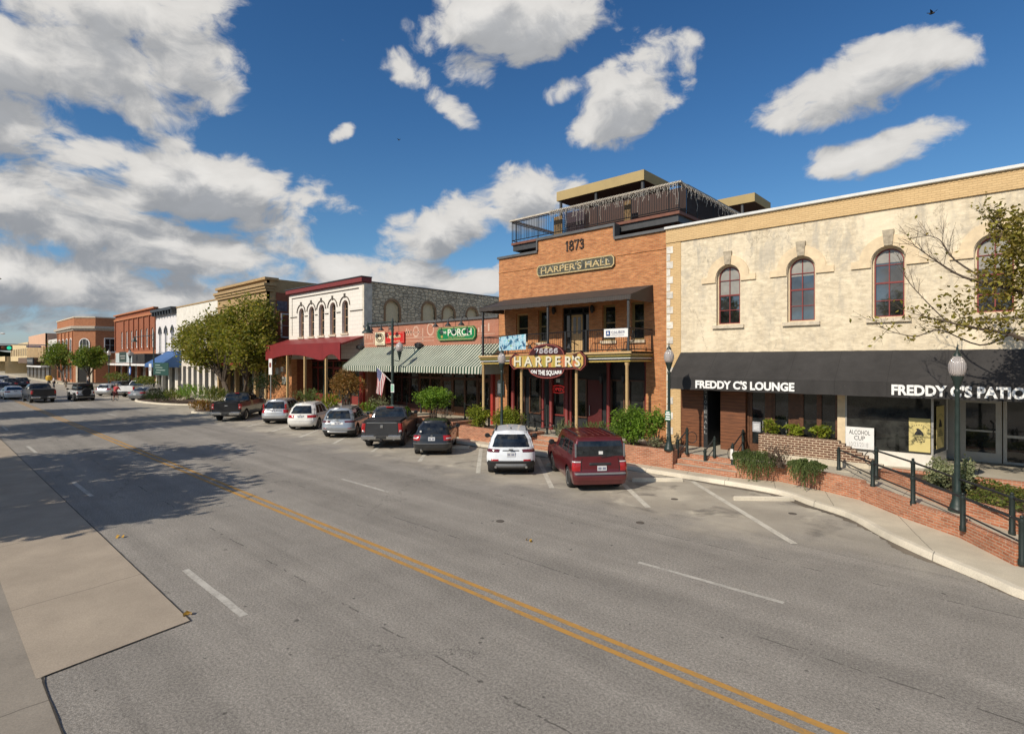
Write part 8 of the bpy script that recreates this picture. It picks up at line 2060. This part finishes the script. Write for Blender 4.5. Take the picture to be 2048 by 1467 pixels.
bpx('grassy_plant', 'grey green grassy clump before the red canopy posts', 592, 650, 776, 806, 20.6, L_ROSE, n=900, size=.05, clumps=14, base=.8, el=4.5, up=True, dy=.7)
bpx('leafy_plant', 'bright strap leaved plant left of the brown leaved tree', 645, 676, 787, 822, 20.5, L_YEL, n=260, size=.09, clumps=10, base=.8, el=4.2, up=True, dy=.7)
bpx('shrub', 'low green shrub left of the flag', 722, 752, 800, 828, 20.6, L_BRIGHT, n=560, size=.07, clumps=10, base=.8, dy=.7)
bpx('shrub', 'olive twiggy shrub under the flag', 744, 784, 788, 822, 20.9, L_SILV, n=520, size=.06, clumps=12, base=.8, dy=.7, trunk_mat=None)
bpx('dry_grass', 'tuft of straw coloured grass beside the round topped tree', 872, 905, 818, 832, 20.4, L_DRY, n=260, size=.03, clumps=8, base=.9, el=5, up=True, dy=.4)
bpx('dark_bush', 'dark green bush before the brick infill wall', 514, 556, 745, 782, 21.0, L_DARK, n=1300, size=.10, clumps=20, base=.3, dy=1.4)
vine = bpx('creeper', 'red creeper hanging from the brick infill roof', 523, 578, 690, 716, 21.7, L_RED, n=1300, size=.10, clumps=22, base=4.0, droop=1.2, dy=.3, cat='vine', spread=.22)
vine2 = bpx('creeper', 'yellowing creeper strand at the corner of the red canopy', 563, 582, 690, 738, 21.6, L_BROWN, n=420, size=.10, clumps=12, base=3.4, droop=1.5, dy=.25, cat='vine')
# bulge down the street
for x0, x1, y0, y1, mt, lab in ((295, 332, 778, 802, L_DARK, 'spiky dark grass tuft at the foot of the green guide sign'), (338, 368, 776, 799, L_MID, 'green grass clump beside the pale boulder'), (364, 412, 768, 797, L_BRIGHT, 'bright green grass clump right of the pale boulder'), (408, 446, 774, 802, L_MID, 'green grass clump beside the black pickup tail'), (392, 425, 800, 822, L_BROWN, 'browning tuft at the point of the planted bulge')):
    Y2 = 17.3 if y1 < 800 else 16.6; bpx('grass_clump', lab, x0, x1, y0, y1, Y2, mt, n=700, size=.075, clumps=14, base=.0, el=4.5, up=True, dy=1.0, grp='grass clumps on the planted bulge')
for x0, x1, y0, y1, lab in ((100, 128, 765, 792, 'low green shrub by the leftmost street tree'), (222, 246, 744, 762, 'low green shrub behind the parked cars down the street'), (283, 305, 752, 768, 'pale green shrub right of the white pickup')):
    bpx('shrub', lab, x0, x1, y0, y1, 18.4, L_MID, n=500, size=.16, clumps=10, base=.1, dy=1.3)
m = MB(); q = G(365, 799, .1); m.ball((q.x, q.y, .35), .85, (1.2, .8, .7), 10, 7)
m.v = [tuple(Vector(p) + Vector((rng.gauss(0, .05), rng.gauss(0, .05), rng.gauss(0, .05)))) for p in m.v]; o = m.build('boulder', STONE_SILL, smooth=True); tag(o, 'pale boulder on the planted bulge between grass clumps', 'boulder')
bl = [Vector((-73, 19.3, 0)), Vector((-71.5, 16.6, 0)), Vector((-68, 15.6, 0)), Vector((-62, 16.4, 0)), Vector((-58, 18.5, 0)), Vector((-56.2, 21, 0))]
m = MB(); bls = smooth_line(bl, 5); strip(m, [(0, 0), (.03, .13), (.2, .15)], bls); tag(m.build('kerb', KERBC), kind='structure')
m = MB(); inn_ = offset_line(bls, .2); m.grid([[Vector((p.x, p.y, .145)) for p in inn_], [Vector((min(-56.3, max(-73, p.x)), 21, .14)) for p in inn_]]); tag(m.build('planting_bed', SOIL), kind='structure')
bl = [Vector((-53.5, 20.5, 0)), Vector((-52.5, 17.2, 0)), Vector((-50.8, 15.5, 0)), Vector((-49.0, 15.9, 0)), Vector((-47.5, 17.6, 0)), Vector((-46.4, 19.4, 0))]
m = MB(); bls = smooth_line(bl, 5); strip(m, [(0, 0), (.03, .13), (.2, .15)], bls); tag(m.build('kerb', KERBC), kind='structure')
m = MB(); inn_ = offset_line(bls, .2); m.grid([[Vector((p.x, p.y, .145)) for p in inn_], [Vector((p.x, 20.6, .14)) for p in inn_]]); tag(m.build('planting_bed', SOIL), kind='structure')
# lounge planter plants, trailing rosemary, twigs
for x0, x1, y0, lab in ((1518, 1563, 837, 'bright leafy plant at the left end of the dark brown brick planter'), (1567, 1612, 846, 'bright leafy plant in the middle of the dark brown brick planter'), (1618, 1668, 848, 'bright leafy plant at the right end of the dark brown brick planter')):
    bpx('leafy_plant', lab, x0, x1, y0, 872 + (x0 - 1518) * .05, D - .5, L_YEL, n=420, size=.075, clumps=9, base=1.5, dy=.3, spread=.24)
def trailing(lab, px, py, Y, w, h, n, mat=None):
    c = W(px, py, Y); t = thing('trailing_rosemary', lab, 'plant', (c.x, Y, c.z), 0, 'trailing plants on the ramp wall'); m = MB()
    for i in range(n):
        a = rng.uniform(0, 6.28); r = w * math.sqrt(rng.random()); fwd = -math.sin(a)
        b = c + Vector((r * math.cos(a), .15 - r * fwd * .25, 0)); drop = h * rng.uniform(.5, 1.15) * max(.15, fwd) * (1.0 if rng.random() < .6 else .5); k_ = 9
        out = Vector((math.cos(a) * .35 * w, -(.30 + .25 * rng.random()) * max(.25, fwd), 0)); rise = .16 + .26 * rng.random() * (1 - r / w)
        pts = [b + out * min(1, f * 1.6) + Vector((rng.gauss(0, .02), rng.gauss(0, .015), rise * math.sin(min(1, f * 1.9) * math.pi * .62) - drop * f ** 1.7)) for f in [q / k_ for q in range(k_ + 1)]]
        for q in range(k_):
            d = (pts[q + 1] - pts[q]).normalized()
            for __ in range(4): leaf(m, pts[q].lerp(pts[q + 1], rng.random()), .026, 3.4, 0, up=d)
    m.build('foliage', mat or L_ROSE, t, recalc=False); return t
trailing('large trailing rosemary spilling over the ramp wall by the lounge steps', 1510, 918, 20.15, .62, .95, 420)
trailing('smaller trailing rosemary spilling over the ramp wall further right', 1612, 936, 19.75, .45, .70, 300)
bpx('dry_shrub', 'dry purplish twiggy shrub between the two trailing rosemaries', 1530, 1596, 886, 936, 20.1, L_DRY, n=600, size=.03, clumps=16, stems=26, base=.7, el=3.5, dy=.35, up=True)
bpx('silver_bush', 'silvery green bush left of the lamp post by the ramp', 1848, 1912, 916, 983, 19.9, L_SILV, n=2000, size=.05, clumps=22, base=.65, dy=.6, spread=.24)
bpx('silver_bush', 'silvery green bush right of the lamp post by the ramp', 1908, 1955, 912, 985, 19.9, L_SILV, n=1400, size=.05, clumps=18, base=.65, dy=.55, spread=.24)
m = MB()
for i in range(4200):
    u = rng.random(); v = rng.random(); x = -.9 + 4.6 * u; y = 18.3 + (21.3 - 18.3) * v - u * 1.2
    if y < 18.35 - u * 1.1: continue
    leaf(m, Vector((x, y, .74 + .16 * math.sin(x * 3.1 + y * 2.3) * .5 + rng.uniform(0, .2))), .055, 1.6, 0)
o = m.build('ground_cover', L_MID, recalc=False); tag(o, 'low green ground cover in the bed behind the ramp at the right edge', 'ground cover', None, 'stuff')
# a few fallen leaves on the road
for px, py, lab in ((375, 1228, 'yellow fallen leaf at the corner of the tan concrete apron'), (236, 1073, 'yellow fallen leaf beside the apron at the edge of the shade'), (1060, 1079, 'yellow green fallen leaf on the far lane')):
    p = G(px, py, .03); m = MB()
    for q in range(3): leaf(m, p + Vector((rng.gauss(0, .05), rng.gauss(0, .05), 0)), .085, 1.5, 0, up=Vector((rng.gauss(0, 1), rng.gauss(0, 1), .1)))
    o = m.build('fallen_leaf', plain('dead_leaf', (.42, .24, .03), .7, .2), recalc=False); tag(o, lab, 'leaf', 'fallen leaves on the road')
# ------------------------------------------------------------------ people down the street
SKIN = plain('skin', (.42, .24, .16), .6, .08, 10)
def person(lab, loc, face, top_mat, leg_mat, pose='stand', h=1.75, hair=(.06, .04, .03)):
    """one continuous skinned body, then clothes; face = heading of the chest"""
    t = thing('person', lab, 'person', loc, face)
    s = h / 1.75; V = []; E = []; Rr = []
    def add(p, r, par=None):
        V.append(Vector(p) * s); Rr.append(r * s); i = len(V) - 1
        if par is not None: E.append((par, i))
        return i
    hip = .92 if pose == 'stand' else .95; lean = 0 if pose == 'stand' else .32
    pel = add((0, 0, hip), .15); wai = add((0, lean * .35, hip + .2), .135, pel); che = add((0, lean * .8, hip + .42), .165, wai); nec = add((0, lean + .03, hip + .58), .06, che)
    hea = add((0, lean + .08, hip + .68), .085, nec); cro = add((0, lean + .08, hip + .78), .085, hea)
    for sg in (-1, 1):
        sh = add((sg * .19, lean * .95, hip + .50), .065, che)
        if pose == 'stand': el = add((sg * .25, -.03, hip + .22), .048, sh); wr = add((sg * .25, .06, hip - .02), .034, el); add((sg * .25, .09, hip - .10), .036, wr)
        else: el = add((sg * .27, lean + .12, hip + .25), .048, sh); wr = add((sg * .24, lean + .38, hip + .16), .034, el); add((sg * .23, lean + .46, hip + .16), .036, wr)
        hp = add((sg * .10, 0, hip - .05), .095, pel)
        if pose == 'stand': kn = add((sg * .11, .03 + sg * .05, hip * .5), .062, hp); an = add((sg * .11, sg * .12, .07), .042, kn); add((sg * .12, sg * .12 + .13, .035), .036, an)
        else:
            k = .35 if sg > 0 else .16; kn = add((sg * .13, k, hip * .55 + (.12 if sg > 0 else 0)), .062, hp); an = add((sg * .12, .12 if sg > 0 else -.02, .34 if sg > 0 else .06), .042, kn); add((sg * .12, .26 if sg > 0 else .12, .30 if sg > 0 else .035), .036, an)
    def grow2(name, mat, keep, fat):
        idx = sorted(keep); bm = bmesh.new(); lay = bm.verts.layers.skin.verify(); vs = {}
        for k_, i in enumerate(idx):
            v = bm.verts.new(V[i]); v[lay].radius = (Rr[i] + fat, Rr[i] + fat); v[lay].use_root = (k_ == 0); vs[i] = v
        for a, b in E:
            if a in vs and b in vs: bm.edges.new((vs[a], vs[b]))
        me = bpy.data.meshes.new(name); bm.to_mesh(me); bm.free()
        o = bpy.data.objects.new(name, me); COL.objects.link(o); sk = o.modifiers.new('skin', 'SKIN'); sk.use_smooth_shade = True
        sb = o.modifiers.new('sub', 'SUBSURF'); sb.levels = 1; sb.render_levels = 1
        me.materials.append(mat); o.parent = t; WM[o.name] = WM[t.name]; return o
    allv = set(range(len(V)))
    grow2('body', SKIN, allv, 0.0)
    # vertex order: 0 pelvis 1 waist 2 chest 3 neck 4 head 5 crown, then per side: shoulder elbow wrist hand hip knee ankle toe
    grow2('shirt', top_mat, {0, 1, 2, 6, 7, 14, 15}, .016)
    grow2('trousers', leg_mat, {0, 10, 11, 12, 18, 19, 20} if pose == 'stand' else {0, 10, 11, 18, 19}, .014)
    c = V[5]; m = MB(); m.ball(c + Vector((0, -.015, .03)) * s, .105 * s, (1, 1.1, .95), 10, 7); m.build('hair', plain('hair_' + lab.split()[2], hair, .7, .1), t, smooth=True, world=False)
    return t
# cyclist in red at the edge of the road
def bicycle(lab, loc, rz, mat):
    t = thing('bicycle', lab, 'bicycle', loc, rz)
    for y in (-.52, .52):
        m = MB(); m.tube([(0, y + .33 * math.cos(a), .35 + .33 * math.sin(a)) for a in [k_ * .2618 for k_ in range(25)]], .022, 6, caps=False)
        for k_ in range(8): a = k_ * .785; m.tube([(0, y, .35), (0, y + .32 * math.cos(a), .35 + .32 * math.sin(a))], .004, 3, caps=False)
        m.build('wheel', TYRE, t, world=False)
    m = MB()
    for a, b in (((0, -.52, .35), (0, -.12, .38)), ((0, -.12, .38), (0, -.22, .85)), ((0, -.22, .80), (0, .34, .85)), ((0, .34, .85), (0, -.12, .38)), ((0, -.52, .35), (0, -.22, .8)), ((0, .32, .95), (0, .52, .35))): m.tube([a, b], .022, 6)
    m.build('frame', mat, t, world=False)
    m = MB(); m.ball((0, -.24, .90), .10, (.7, 1.3, .4), 8, 5); m.build('saddle', BLACK_METAL, t, smooth=True, world=False)
    m = MB(); m.tube([(-.26, .30, 1.02), (0, .36, 1.0), (.26, .30, 1.02)], .016, 6); m.build('handlebar', BLACK_METAL, t, world=False); return t
q = G(230, 801, 0); hd = math.atan2(FW.x, FW.y)
bicycle('bicycle under the rider in the red top', (q.x, q.y, 0), -hd + .25, plain('dark_red_frame_paint', (.12, .02, .02), .4, .1))
person('rider in red top and dark red shorts astride a bicycle on the road', (q.x, q.y, 0), -hd + .25, plain('red_cloth', (.42, .04, .05), .8, .12, 12), plain('maroon_cloth', (.10, .012, .018), .8, .1, 12), 'ride', 1.78, (.35, .33, .31))
for px, py, lab, tm, lm in ((108, 776, 'person in white shirt standing by the leftmost street tree', WHITE_PAINT, plain('dark_denim', (.03, .035, .05), .8, .1)), (132, 775, 'person in pale pink shirt standing between the two small street trees', plain('pink_cloth', (.55, .36, .30), .8, .1), plain('khaki_cloth', (.25, .20, .14), .8, .1)), (176, 772, 'person in striped light top sitting out before the chamfered entrance', plain('grey_cloth', (.45, .43, .40), .8, .1), plain('dark_denim', (.03, .035, .05), .8, .1))):
    q = G(px, py, .25); person(lab, (q.x, q.y, .25), math.pi + rng.uniform(-.6, .6), tm, lm)
